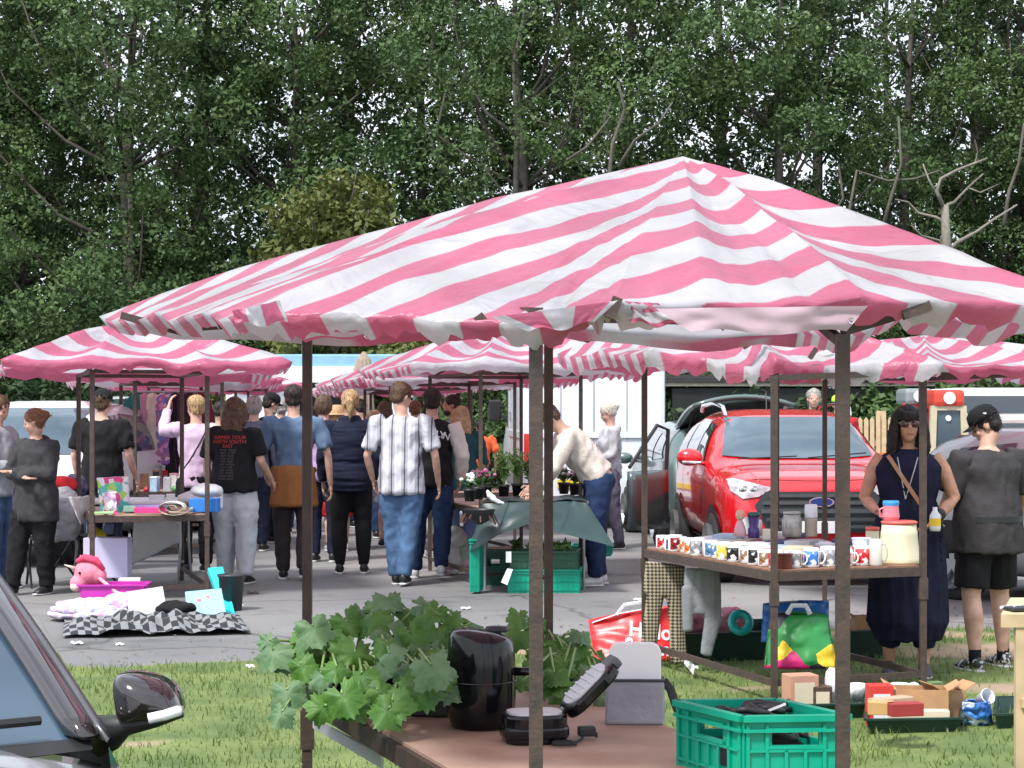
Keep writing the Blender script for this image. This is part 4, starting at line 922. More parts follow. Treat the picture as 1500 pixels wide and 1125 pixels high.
def ex_vest(I):
    q = MB(); up = I['up']; k = I['k']
    prof = [(.80,.195,.16),(.93,.205,.17),(1.04,.185,.15),(1.16,.185,.15),(1.28,.20,.155),(1.40,.20,.13),(1.46,.12,.09),(1.52,.088,.085)]
    q.tube([up(0,-.01,z) for z,_,_ in prof], [(a*k, b*k) for _,a,b in prof], 20, flat=(1,0,0)); I['part'](q, 'padded_gilet', CL['navy'], remesh=.014, smoothit=1, fold=(.016,(2,2,16),1.2))
person('blonde woman in a navy padded gilet and black leggings, seen from behind', 513, 149, 1.79, 4, 'f', H_BLOND, 'pony', top=CL['navy'], sleeve='long', hem=.80, bottom=CL['black'], legs='leggings', shoe=SH_B, extra=ex_vest, feet=[(-.10,.0,.085),(.13,.02,.085)], fat=1.1, headtilt=5)
person('blonde shopper half hidden between the gilet and the striped shirt', 548, 124, 1.60, 10, 'f', H_BLOND, 'bob', top=CL['slate'], sleeve='short', bottom=cloth('pale denim shorts', (.28,.36,.48)), legs='shorts', shoe=SH_B)
I14 = person('man in a vertically striped short sleeved shirt and blue jeans', 588, 160, 1.84, -6, hair=H_BROWN, hairstyle='short', top=STRIPY, sleeve='short', hem=.80, bottom=CL['jeans'], shoe=SH_B, headturn=-42, headtilt=14, torso_w=1.14, armL=((-.30,-.02,1.13),(-.27,.10,.92)), armR=((.30,-.02,1.13),(.31,.12,.88)), feet=[(-.06,.10,.085),(.03,-.06,.10)], baggy=1.0)
planar_uv(I14['shirt'], lambda co: (co.x*8.5+.3, co.z))
q = MB(); [q.ball(I14['hv'](sx*.031,.085,0), (.022,.008,.016), 10, 6, I14['HM']) for sx in (-1,1)]; q.tube([I14['hv'](-.08,0,.005), I14['hv'](-.05,.08,.005), I14['hv'](.05,.08,.005), I14['hv'](.08,0,.005)], .004, 5); I14['part'](q, 'sunglasses', BLACKG)
def ex_varsity(I):
    q = MB(); k = I['k']
    for i in (0,1):
        sh, e, w_ = I['sh'][i], I['el'][i], I['wr'][i]; sx = (-1,1)[i]
        q.tube([sh+Vector((0,0,.01)), sh.lerp(e,.5), e, e.lerp(w_,.6), w_.lerp(e,.05)], [.070*k,.072*k,.068*k,.062*k,.042*k], 12)
    I['part'](q, 'sleeves', cloth('cream leather sleeve', (.68,.64,.60), rough=.5), remesh=.014, smoothit=1, fold=(.01,(8,8,8),2))
    for i, ch in enumerate('BROOKLYN'):
        t = (i-3.5)/4; me = text_mesh(ch, .088, bold=.002); M = Matrix.Translation(I['up'](t*.15,-.4,1.345-.035*t*t)) @ Matrix.Rotation(R(90),4,'X') @ Matrix.Rotation(-t*.35,4,'Z')
        decal_on(I['shirt'], me, M, (0,1,0), 'letter', CL['white'], parent=I['shirt'])
    q = MB(); q.tube([I['V'](.18*math.cos(a), -.005+.14*math.sin(a), .87) for a in [j*math.pi/8 for j in range(16)]], .008, 5, close=True); I['part'](q, 'hem_stripe', CL['white'])
person('man in a black varsity jacket lettered BROOKLYN and dark jeans', 633, 154, 1.80, 2, hair=H_DARK, hairstyle='short', top=CL['black'], sleeve='none', hem=.86, bottom=CL['djeans'], shoe=SH_W, extra=ex_varsity, torso_w=1.05, armR=((.28,-.02,1.14),(.26,.10,.92)), feet=[(-.16,.12,.085),(.08,-.12,.13)], baggy=.9)
person('small child in a pink top and white skirt between the adults', 628, 132, 1.06, 30, 'f', H_BROWN, 'long', top=cloth('pink top', (.75,.15,.25)), sleeve='short', bottom=CL['white'], legs='dress', skirtlen=.42, shoe=SH_W)
person('long haired blonde woman in a dark teal coat by the plant stall', 676, 133, 1.64, 12, 'f', H_BLOND, 'long', top=CL['teal'], sleeve='long', hem=.72, bottom=cloth('faded blue skirt', (.10,.14,.26)), legs='long', shoe=SH_W, hairlen=.3, baggy=1)
person('dark bearded man facing left behind the teal coat', 664, 124, 1.78, 100, hair=H_DARK, hairstyle='crop', skin=SKINT, beard=H_DARK, top=CL['grey'], sleeve='long', bottom=CL['djeans'], shoe=SH_B)
person('person in a bright orange top seen between the stall poles', 704, 96, 1.45, 15, hair=H_DARK, hairstyle='crop', top=CL['orange'], sleeve='short', bottom=CL['navy'], shoe=SH_B, torso_w=1.2)
person('man in a cream knitted jumper bending over the plant table', 876, 160, 1.80, 97, hair=H_BROWN, hairstyle='spiky', top=CL['cream'], sleeve='long', hem=.965, bottom=CL['djeans'], shoe=SH_W, bend=38, headtilt=28, fat=1.12, armL=((-.22,.26,1.30),(-.14,.55,1.22)), armR=((.22,.22,1.32),(.16,.50,1.26)), feet=[(-.09,.04,.085),(.12,-.04,.085)], fold=.014)
def ex_greyh(I):
    q = MB(); q.ball(I['hv'](0,-.115,-.0), (.022,.02,.03), 8, 6); I['part'](q, 'hair_tie', CL['red'])
person('grey haired woman in a grey hooded top and grey trousers beside the white van', 893, 126, 1.68, 100, 'f', H_WHITE, 'bun', top=CL['lgrey'], sleeve='long', hem=.86, bottom=CL['greytr'], shoe=SH_B, headtilt=24, armL=((-.22,.02,1.15),(-.15,.2,1.05)), armR=((.22,.02,1.15),(.15,.2,1.05)), extra=lambda I: (ex_hood(I), ex_greyh(I)), feet=[(-.1,-.1,.085),(.1,.08,.085)])
def ex_lady(I):
    hv, k = I['hv'], I['k']
    q = MB(); [q.ball(hv(sx*.033,.088,.0), (.029*k,.010*k,.021*k), 14, 10, I['HM']) for sx in (-1,1)]; lens = I['part'](q, 'sunglasses', mat('dark red brown lens', (.05,.012,.014), rough=.1, var=0, coat=.5))
    q = MB()
    for sx in (-1,1): q.tube([hv(sx*.033+.031*k*math.cos(a), .086, .001+.022*k*math.sin(a)) for a in [j*math.pi/8 for j in range(16)]], .0028, 5, close=True); q.tube([hv(sx*.064,.082,.008), hv(sx*.082,.03,.006), hv(sx*.084,-.03,0)], .003, 5)
    q.tube([hv(-.008,.095,.004), hv(.008,.095,.004)], .0025, 5); I['part'](q, 'frame', mat('pale glasses frame', (.5,.35,.33), rough=.3, var=0), lens)
    up = I['up']; bv = bvh_of(I['shirt'])
    strap(I, up(.13,0,1.44), up(-.17,0,.98), mat('tan leather', (.42,.21,.11), rough=.6), .024)
    strap(I, up(.155,0,1.42), up(-.13,0,.98), CL['black'], .012)
    strap(I, up(-.06,0,1.43), up(.02,0,1.16), CL['lgrey'], .006, name='necklace'); strap(I, up(.07,0,1.43), up(.02,0,1.16), CL['lgrey'], .006, name='necklace')
    q = MB(); w_, e = I['wr'][0], I['el'][0]; q.tube([w_.lerp(e,.18), w_.lerp(e,.30)], [.036,.037], 12); I['part'](q, 'watch', BLACKM)
    for sx in (-1,1):
        q = MB(); q.tube([up(sx*.13,.02,1.47), up(sx*.125,-.06,1.48), up(sx*.12,-.1,1.43)], .012, 6); I['part'](q, 'shoulder_strap', CL['navy'])
IL = person('woman in sunglasses and a navy sleeveless dress behind the mug table, facing the camera', 1330, 243, 1.61, 170, 'f', H_BLACK, 'fringe', SKINT, top=cloth('navy sleeveless top', (.012,.012,.035)), sleeve='none', hem=.90, bottom=CL['dress'], legs='dress', skirtlen=.24, shoe=SH_G, vox=.009, fat=1.16, torso_w=1.04, headturn=6, armL=((-.30,-.02,1.16),(-.16,.21,1.03)), armR=((.28,.0,1.16),(.20,.22,1.08)), extra=ex_lady, fold=.008, feet=[(-.10,.05,.085),(.12,-.02,.085)], group='stallholders at the mug table')
q = MB()
for kn, f in zip(IL['knees'], IL['feet']): q.tube([kn+Vector((0,0,.05)), kn.lerp(f,.5), f+Vector((0,0,.10))], [.085,.075,.06], 12)
IL['part'](q, 'trouser_legs', CL['dress'], remesh=.012, smoothit=1, fold=(.01,(9,9,5),2))
def ex_capm(I):
    q = MB(); q.box(I['hv'](-.085,-.03,.075), (.004,.06,.012)); I['part'](q, 'cap_badge', CL['white'])
    strap(I, I['up'](-.2,0,1.02), I['up'](.2,0,1.02), BLACKM, .035, 'belt_bag_strap', front=False)
    q = MB(); q.box(I['up'](.07,-.165,1.02), (.065,.02,.04), ch=.006); I['part'](q, 'buckle', BLACKM)
IC = person('person in a black cap, washed black t-shirt and black shorts facing away', 1446, 238, 1.60, 24, hair=H_BLACK, hairstyle='crop', top=CL['greytee'], sleeve='short', hem=.80, bottom=CL['black'], legs='shorts', shoe=SH_Z, cap=CL['black'], socks=CL['black'], vox=.010, fat=1.22, torso_w=1.16, headtilt=30, headturn=52, armL=((-.28,.06,1.14),(-.20,.24,1.03)), armR=((.32,.0,1.14),(.34,.16,.95)), feet=[(-.14,-.05,.085),(.18,.06,.085)], baggy=1.4, fold=.012, extra=ex_capm, group='stallholders at the mug table')
person('grey haired man whose head shows above the red car roof', 1192, 112, 1.88, 175, hair=H_GREY, hairstyle='crop', top=CL['char'], sleeve='long', bottom=CL['navy'], shoe=SH_B, group='people beyond the red car')
person('worker in a red jacket and lime green cap beyond the red car', 1228, 108, 1.80, 180, hair=H_DARK, hairstyle='crop', top=CL['red'], sleeve='long', bottom=CL['navy'], shoe=SH_B, cap=mat('lime green cap', (.45,.85,.05), var=0), group='people beyond the red car')
# ------------------------------------------------------------------ vehicles
def lerpt(tab, t):
    if t <= tab[0][0]: return tab[0][1]
    for (a, u), (b, v) in zip(tab, tab[1:]):
        if t <= b:
            f = (t-a)/(b-a); f = f*f*(3-2*f)*.5+f*.5; return u+(v-u)*f
    return tab[-1][1]
def patch(bv, poly, view, off=.006, step=.05, R_=None, curve=None):
    """polygon drawn on the side ('x+','x-'), front ('y-'), rear ('y+') or top ('z') and laid on the body surface"""
    bm = bmesh.new()
    ax = {'x': lambda a, b: Vector((0, a, b)), 'y': lambda a, b: Vector((a, 0, b)), 'z': lambda a, b: Vector((a, b, 0))}[view[0]]
    f = bm.faces.new([bm.verts.new(ax(a, b)) for a, b in poly])
    us = [p[0] for p in poly]; vs = [p[1] for p in poly]
    e1, e2 = {'x': ((0,1,0),(0,0,1)), 'y': ((1,0,0),(0,0,1)), 'z': ((1,0,0),(0,1,0))}[view[0]]
    for e, lo, hi in ((Vector(e1), min(us), max(us)), (Vector(e2), min(vs), max(vs))):
        n = int((hi-lo)/step)
        for i in range(1, n+1):
            c = lo+(hi-lo)*i/(n+1); bmesh.ops.bisect_plane(bm, geom=bm.verts[:]+bm.edges[:]+bm.faces[:], plane_co=e*c, plane_no=e)
    d = {'x+': Vector((-1,0,0)), 'x-': Vector((1,0,0)), 'y-': Vector((0,1,0)), 'y+': Vector((0,-1,0)), 'z+': Vector((0,0,-1))}[view]
    bad = []
    for v in bm.verts:
        h = bv.ray_cast(v.co-d*6, d)
        if h[0] is not None: v.co = h[0]-d*off*.4+h[1]*off*(1 if h[1].dot(d) < 0 else -1)
        else: bad.append(v)
    bmesh.ops.delete(bm, geom=bad, context='VERTS')
    vs = [v.co.copy() for v in bm.verts]; bm.verts.index_update(); fs = [[v.index for v in f.verts] for f in bm.faces]; bm.free()
    return vs, fs
class Car:
    def __init__(s, name, label, px, sd, rz, dims, paint, group=None, cat='car', y0=None, L=4.1, top=None, bot=None, plan=None, tumble=.16, belt=.95, Wd=.88, loc=None):
        """local frame: x left/right, -y is the nose, z up; top/bot: silhouettes over y; plan: width factor over y"""
        s.r = thing(name, label, cat, loc or (X(px, sd), FPX/sd, 0), rz, group); s.paint = paint
        M = ROOTM[s.r.name]; s.M = M
        NY, NA = 60, 40; m = MB(); vs = []
        ys = [L*(-.5+i/NY) for i in range(NY+1)]
        s.top, s.bot = top, bot
        def section(y):
            zt, zb, pf = lerpt(top, y), lerpt(bot, y), lerpt(plan, y); out = []
            W = Wd*pf; cap = max(0, zt-belt)
            for j in range(NA):
                a = 2*math.pi*j/NA; ca, sa = math.cos(a), math.sin(a)
                # superellipse sample
                u = math.copysign(abs(ca)**.38, ca); v = math.copysign(abs(sa)**.42, sa)
                z = zb+(zt-zb)*(v*.5+.5)
                w_ = W
                if z > belt: w_ *= 1-tumble*((z-belt)/.6)**1.15
                low = (z-zb)/.35
                if low < 1: w_ *= .93+.07*max(0, low)
                w_ *= 1+.012*math.sin((z-zb)*9)
                out.append(Vector((u*w_, y, z)))
            return out
        for y in ys: vs += section(y)
        fs = [(i*NA+j, i*NA+(j+1) % NA, (i+1)*NA+(j+1) % NA, (i+1)*NA+j) for i in range(NY) for j in range(NA)]
        fs += [tuple(range(NA-1,-1,-1)), tuple(NY*NA+j for j in range(NA))]
        s.v, s.f = vs, fs
        s.bv = BVHTree.FromPolygons(vs, fs); m._add(vs, fs)
        s.body = m.build('body', paint, s.r, smooth=True, world=False)
    def part(s, mb, name, m, parent=None, **k): return mb.build(name, m, parent or s.r, world=False, **k)
    def pat(s, name, m, poly, view, off=.006, parent=None, mirror=False, step=.05, **k):
        o = None
        for mir in ((1,-1) if mirror else (1,)):
            pl = [(a*mir, b) for a, b in poly] if view[0] in 'yz' else poly
            vw = view
            if mir == -1 and view[0] == 'x': vw = 'x-'
            if mir == -1 and view[0] != 'x': pl = pl[::-1]
            q = MB(); q._add(*patch(s.bv, pl, vw, off, step)); o = s.part(q, name, m, parent, smooth=True, **k)
        return o
    def wheel(s, x, y, rad=.33, sx=1, w_=.2, steer=0, rimm=None):
        c = Vector((x, y, rad)); q = MB(); Mx = Matrix.Rotation(R(90), 3, 'Y') if sx > 0 else Matrix.Rotation(R(-90), 3, 'Y'); Mx = Matrix.Rotation(R(steer), 3, 'Z') @ Mx
        q.lathe([(rad*.66,-w_/2),(rad*.93,-w_/2),(rad,-w_/2+.03),(rad,w_/2-.03),(rad*.93,w_/2),(rad*.66,w_/2)], c, 26, M=Mx); ty = s.part(q, 'wheel', RUBBER, smooth=True)
        q = MB(); q.lathe([(.0005,.0),(.06,.01),(.08,-.01),(rad*.55,-.02),(rad*.63,.03),(rad*.68,w_/2-.02)], c+Mx @ Vector((0,0,w_/2-.035)), 26, M=Mx)
        for k in range(5):
            a = k*2*math.pi/5; q.bar(c+Mx @ Vector((0,0,w_/2+.0)), c+Mx @ Vector((rad*.62*math.cos(a), rad*.62*math.sin(a), w_/2+.002)), .05, .015, up=Mx @ Vector((0,0,1)))
        s.part(q, 'rim', rimm or mat('alloy rim', (.38,.39,.4), rough=.3, metal=.8, var=.05), ty)
        return ty
REDP = mat('red car paint', (.62,.006,.012), rough=.22, var=.02, coat=1., spec=.6); WHT = mat('white car paint', (.72,.74,.76), rough=.25, var=.02, coat=.8)
GRN = mat('grey green metallic paint', (.10,.155,.15), rough=.3, metal=.3, var=.05, coat=.9); SILV = mat('silver grey paint', (.42,.44,.46), rough=.3, metal=.15, var=.03, coat=.9)
HLENS = mat('clear headlamp', (.62,.66,.70), rough=.08, var=.35, vs=14, metal=.5, coat=1.); TAIL = mat('red tail lamp', (.55,.02,.02), rough=.12, var=.1, coat=1.); AMB = mat('amber lens', (.7,.2,.03), rough=.15, var=0)
GLASSL = mat('reflective window glass', (.03,.055,.075), rough=.04, var=.5, vs=1.2, col2=(.10,.15,.19), spec=.6, coat=.25)
PLATE = mat('white number plate', (.75,.76,.76), rough=.4, var=0); PLATEY = mat('yellow number plate', (.75,.58,.05), rough=.4, var=0)
# ---- red SUV, nose to the camera turned a little to the picture's right
def red_suv():
    c = Car('parked_car', 'red compact SUV with roof rails parked behind the mug table', 1112, 150, R(2), None, REDP, L=4.05, Wd=.885, belt=1.02, tumble=.20, loc=(2.72, 19.3, 0),
        top=[(-2.025,.70),(-2.0,.88),(-1.92,.99),(-1.6,1.06),(-1.15,1.10),(-1.0,1.14),(-.62,1.38),(-.30,1.56),(.1,1.62),(.9,1.62),(1.6,1.56),(1.85,1.30),(1.98,.95),(2.025,.85)],
        bot=[(-2.025,.42),(-1.9,.25),(-1.6,.20),(1.6,.22),(1.9,.30),(2.025,.45)], plan=[(-2.025,.80),(-1.95,.90),(-1.75,.97),(-1.4,1.0),(1.5,1.0),(1.9,.94),(2.025,.86)])
    B = c.body
    ws = [(-.74,1.13),(.74,1.13),(.68,1.30),(.60,1.53),(-.60,1.53),(-.68,1.30)]
    c.pat('windscreen', GLASSL, [(-.73,1.165),(-.4,1.14),(.4,1.14),(.73,1.165),(.60,1.535),(-.60,1.535)], 'y-', .010, B, step=.06)
    q = MB()
    for a, b in (((-.62,1.10,-1.16),(-.05,1.12,-1.13)),((.05,1.11,-1.16),(.62,1.15,-1.10))): q.bar(Vector((a[0],a[2]-.0,a[1]+.045)), Vector((b[0],b[2]+.02,b[1]+.05)), .02, .012)
    c.part(q, 'wiper', BLACKM)
    # hex grille
    gp_ = [(-.50,.865),(.50,.865),(.60,.74),(.48,.50),(-.48,.50),(-.60,.74)]
    gr = c.pat('grille', mat('dark grille plastic', (.02,.028,.032), rough=.4, var=.2), gp_, 'y-', .012, B)
    for z, hw in ((.825,.47),(.76,.53),(.69,.55),(.62,.50),(.555,.46)): c.pat('grille_bar', mat('grille bar', (.05,.06,.065), rough=.3, var=.1), [(-hw,z+.016),(hw,z+.016),(hw,z-.014),(-hw,z-.014)], 'y-', .028, gr)
    bg = c.pat('badge', CHROME, [(.115*math.cos(a), .765+.045*math.sin(a)) for a in [i*math.pi/10 for i in range(20)]], 'y-', .042, gr)
    c.pat('badge_field', mat('blue badge enamel', (.01,.03,.15), rough=.2, var=0), [(.10*math.cos(a), .765+.035*math.sin(a)) for a in [i*math.pi/10 for i in range(20)]], 'y-', .048, gr)
    me = text_mesh('Ford', .075, bold=.002); M = Matrix.Translation((0,-2.35,.765)) @ Matrix.Rotation(R(90),4,'X')
    o = decal_on(B, me, M, (0,1,0), 'badge_script', PLATE, off=.062, parent=gr)
    hl = [(.42,.90),(.58,.93),(.75,.975),(.80,.965),(.79,.87),(.70,.80),(.56,.82)]
    for sx in (1,-1):
        o = c.pat('headlight', HLENS, [(a*sx, b) for a, b in (hl if sx > 0 else hl[::-1])], 'y-', .012, B)
        q = MB()
        for hx in (.60,.69):
            h = c.bv.ray_cast(Vector((hx*sx,-6,.885)), Vector((0,1,0)))
            if h[0]: q.ball(h[0]+Vector((0,-.012,0)), (.045,.012,.045), 12, 8)
        c.part(q, 'lamp_bowl', CHROME, o, smooth=True)
        fg = [(.60,.64),(.74,.64),(.745,.50),(.63,.48),(.58,.56)]
        o = c.pat('fog_lamp', HLENS, [(a*sx, b) for a, b in (fg if sx > 0 else fg[::-1])], 'y-', .012, B)
    pl = c.pat('number_plate', PLATE, [(-.26,.605),(.26,.605),(.26,.495),(-.26,.495)], 'y-', .03, B)
    me = text_mesh('GD18 XHL', .098); M = Matrix.Translation((0,-2.6,.55)) @ Matrix.Rotation(R(90),4,'X')
    decal_on(B, me, M, (0,1,0), 'plate_letters', BLACKM, off=.040, parent=pl)
    c.pat('lower_bumper', BLACKM, [(-.62,.33),(.62,.33),(.66,.22),(-.66,.22)], 'y-', .016, B)
    # bonnet creases as raised lips
    for sx in (1,-1):
        q = MB(); pts = []
        for t in range(12):
            x_ = sx*(.70-.16*(1-t/11)); y_ = -1.92+.80*t/11; h = c.bv.ray_cast(Vector((x_, y_, 3)), Vector((0,0,-1)))
            if h[0]: pts.append(h[0]-Vector((0,0,.006)))
        q.tube(pts, .012, 6); c.part(q, 'bonnet_crease', REDP, B, smooth=True)
    q = MB(); pts = []
    for t in range(15):
        x_ = -.80+1.6*t/14; h = c.bv.ray_cast(Vector((x_, -1.93+.10*abs(x_)**2, 3)), Vector((0,0,-1)))
        if h[0]: pts.append(h[0]+Vector((0,0,.001)))
    q.tube(pts, .005, 5); c.part(q, 'bonnet_gap', BLACKM, B)
    # sides
    for vw in ('x+','x-'):
        c.pat('side_window', GLASS, [(-.62,1.10),(.02,1.12),(.02,1.48),(-.20,1.46)], vw, .008, B); c.pat('side_window', GLASS, [(.08,1.12),(.85,1.15),(.78,1.48),(.08,1.50)], vw, .008, B); c.pat('side_window', GLASS, [(.92,1.16),(1.40,1.22),(1.15,1.46),(.88,1.48)], vw, .008, B)
        c.pat('sill_trim', BLACKM, [(-.95,.26),(1.0,.26),(1.0,.36),(-.95,.36)], vw, .01, B)
        for y in (-.72,.05,.92): c.pat('door_gap', BLACKM, [(y,.36),(y+.012,.36),(y+.012,1.08),(y,1.08)], vw, .004, B)
        for y in (-.15,.72):
            q = MB(); q._add(*patch(c.bv, [(y,.93),(y+.17,.93),(y+.17,.965),(y,.965)], vw, .025)); c.part(q, 'door_handle', REDP, B)
        for yc in (-1.33,1.27):
            arc = [(yc+.40*math.cos(a), .33+.40*math.sin(a)) for a in [math.pi*i/14 for i in range(15)]]+[(yc+.33*math.cos(a), .33+.33*math.sin(a)) for a in [math.pi*i/14 for i in range(14,-1,-1)]]
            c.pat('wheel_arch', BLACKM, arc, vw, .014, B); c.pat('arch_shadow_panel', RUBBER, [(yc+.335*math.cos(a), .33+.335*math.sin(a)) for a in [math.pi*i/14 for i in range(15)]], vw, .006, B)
    for sx in (1,-1):
        q = MB(); q.ball((sx*1.02,-.70,1.15), (.125,.075,.085), 14, 10); q.bar((sx*.85,-.68,1.08),(sx*.97,-.69,1.11),.06,.04); mi = c.part(q, 'wing_mirror', REDP, smooth=True)
        q = MB(); q.tube([(sx*.92,-.775,1.10),(sx*1.10,-.765,1.105)], .014, 6); c.part(q, 'indicator', HLENS, mi)
        q = MB(); q.tube([(sx*.62,-.35,1.55),(sx*.63,-.25,1.64),(sx*.64,.3,1.68),(sx*.63,1.2,1.66),(sx*.62,1.35,1.60)], .022, 8); c.part(q, 'roof_rail', CHROME, smooth=True)
        for y in (-1.33,1.27): c.wheel(sx*.80, y, .33, sx, .21)
    q = MB(); q.tube([(.0,.9,1.62),(.02,1.05,1.80)], .006, 5); c.part(q, 'aerial', BLACKM)
    return c
red_suv()
def hatch(name, label, px, d, rz, paint, h=1.5, L=4.0, tail=True, tailgate=False, plate=PLATEY, roofr=False, W=.85, est=False, group='parked cars', door=False):
    z = h/1.5
    tp = [(-L/2,.60*z),(-L/2+.1,.74*z),(-L/2+.5,.86*z),(-L/2+1.0,.96*z),(-L/2+1.65,1.38*z),(-L/2+2.1,1.5*z),(L/2-.9,1.47*z),(L/2-.45,1.38*z if not est else 1.44*z),(L/2-.10,.98*z if not est else 1.1*z),(L/2,.80*z)]
    bt = [(-L/2,.38),(-L/2+.15,.24),(-1.4,.18),(L/2-.5,.2),(L/2-.1,.28),(L/2,.42)]
    c = Car(name, label, px, 1, rz, None, paint, L=L, Wd=W, belt=.92*z, tumble=.2, loc=((px-750)*d/FPX, d, 0), top=tp, bot=bt, plan=[(-L/2,.78),(-L/2+.2,.93),(-L/2+.7,1),(L/2-.6,1),(L/2-.15,.95),(L/2,.88)], group=group)
    B = c.body
    c.pat('windscreen', GLASSL, [(-.70,.99*z),(.70,.99*z),(.58,1.42*z),(-.58,1.42*z)], 'y-', .01, B, step=.08)
    rear = [(-.62,1.02*z),(.62,1.02*z),(.55,1.38*z),(-.55,1.38*z)]
    if tailgate:
        c.pat('open_boot', mat('dark boot interior', (.012,.012,.013), var=.3), [(-.58,.62*z),(.58,.62*z),(.56,1.36*z),(-.56,1.36*z)], 'y+', .01, B, step=.08)
        q = MB(); yb = L/2-.62
        q.grid(lambda u, v: Vector(((u-.5)*1.26*(1-.1*v), yb+1.05*v, 1.50*z+.26*v+.05*math.sin(v*3)-.10*(2*u-1)**2)), 10, 8)
        tg = c.part(q, 'tailgate', paint, smooth=True, solid=.05)
        q = MB(); q.grid(lambda u, v: Vector(((u-.5)*1.0, yb+.15+.5*v, 1.50*z+.26*(.15+.5*v)/1.05+.01+.05*math.sin((.15+.5*v)*3)+.03-.07*(2*u-1)**2)), 8, 4); c.part(q, 'tailgate_window', GLASS, tg)
        for sx in (-1,1): q = MB(); q.tube([(sx*.55, L/2-.35, 1.15*z),(sx*.52, yb+.6, 1.62*z)], .012, 6); c.part(q, 'gas_strut', BLACKM, tg)
    else: c.pat('rear_window', GLASSL, rear, 'y+', .01, B, step=.08)
    c.pat('rear_plate', plate, [(-.26,.62*z),(.26,.62*z),(.26,.51*z),(-.26,.51*z)], 'y+', .02, B)
    q_ = [(.58,.66*z),(.70,.66*z),(.68,.98*z),(.59,.97*z)]
    for sx in (1,-1):
        o = c.pat('tail_light', TAIL, [(a*sx, b) for a, b in (q_ if sx < 0 else q_[::-1])], 'y+', .012, B)
        c.pat('reverse_lens', HLENS, [(a*sx, b) for a, b in [(.59,.70*z),(.69,.70*z),(.69,.78*z),(.59,.78*z)]], 'y+', .02, o)
        hl = [(.46,.66*z),(.76,.70*z),(.74,.56*z),(.48,.54*z)]; c.pat('headlight', HLENS, [(a*sx, b) for a, b in hl], 'y-', .012, B)
        q = MB(); q.ball((sx*.96,-.62,1.0*z), (.11,.07,.075), 12, 8); q.bar((sx*.80,-.6,.96*z),(sx*.92,-.61,.98*z),.05,.03); c.part(q, 'wing_mirror', paint, smooth=True)
        for y in (-L/2+.75, L/2-.72): c.wheel(sx*.76, y, .31, sx, .19)
        if roofr: q = MB(); q.tube([(sx*.55,-.2,1.48*z),(sx*.56,.0,1.55*z),(sx*.56,L/2-1.0,1.53*z),(sx*.55,L/2-.8,1.46*z)], .02, 7); c.part(q, 'roof_rail', CHROME, smooth=True)
    c.pat('grille', BLACKM, [(-.42,.62*z),(.42,.62*z),(.38,.50*z),(-.38,.50*z)], 'y-', .012, B); c.pat('lower_grille', BLACKM, [(-.55,.40*z),(.55,.40*z),(.5,.28*z),(-.5,.28*z)], 'y-', .012, B)
    for vw in ('x+','x-'):
        c.pat('side_window', GLASS, [(-.72,.98*z),(.0,1.0*z),(.0,1.36*z),(-.30,1.34*z)], vw, .008, B); c.pat('side_window', GLASS, [(.06,1.0*z),(.82,1.01*z),(.76,1.34*z),(.06,1.37*z)], vw, .008, B)
        c.pat('side_window', GLASS, [(.9,1.02*z),(L/2-.5,1.05*z),(L/2-.75,1.28*z),(.86,1.33*z)], vw, .008, B)
        for y in (-.82,.03,.88): c.pat('door_gap', BLACKM, [(y,.30),(y+.012,.30),(y+.012,.96*z),(y,.96*z)], vw, .004, B)
        for y in (-.2,.66): c.pat('door_handle', paint, [(y,.84*z),(y+.16,.84*z),(y+.16,.87*z),(y,.87*z)], vw, .025, B)
        for yc in (-L/2+.75, L/2-.72): c.pat('wheel_arch', RUBBER, [(yc+.37*math.cos(a), .31+.37*math.sin(a)) for a in [math.pi*i/14 for i in range(15)]], vw, .008, B)
    return c
GREENCAR = hatch('parked_car', 'grey green estate car with its boot lid raised, half behind the red car', 1035, 24.1, R(184), GRN, h=1.50, L=4.2, est=True, tailgate=True, W=.83)
hatch('parked_car', 'white hatchback showing its windscreen behind the folded arms woman', 75, 21.5, R(-8), WHT, h=1.72, L=4.3, W=.98)
hatch('parked_car', 'pale car with its tailgate raised behind the white hatchback', 195, 27.0, R(15), WHT, h=1.55, L=4.3, tailgate=True)
hatch('parked_car', 'silver grey car behind the person in the black cap at the right edge', 1700, 15.6, R(40), SILV, h=1.50, L=4.3, W=.9)
# open door of the green car
q = MB(); dr = thing('car_door', 'open front door of the grey green estate car', 'car door', (X(940,136), FPX/136, 0)); dl = dr.location
a = Vector((X(975,136), 20.5, .35)); b = Vector((X(922,140), 20.0, .35)); up_ = Vector((0,0,1))
q.grid(lambda u, v: a.lerp(b, u)+up_*(.62*v)+Vector((0,-.03*math.sin(v*3),0)), 6, 6); q.build('door_panel', GRN, dr, solid=.06, smooth=True)
q = MB(); q.tube([a+up_*.62, a+up_*1.05+Vector((.02,0,0)), a.lerp(b,.25)+up_*1.10, b+up_*.66], .022, 6, close=False); q.build('window_frame', BLACKM, dr)
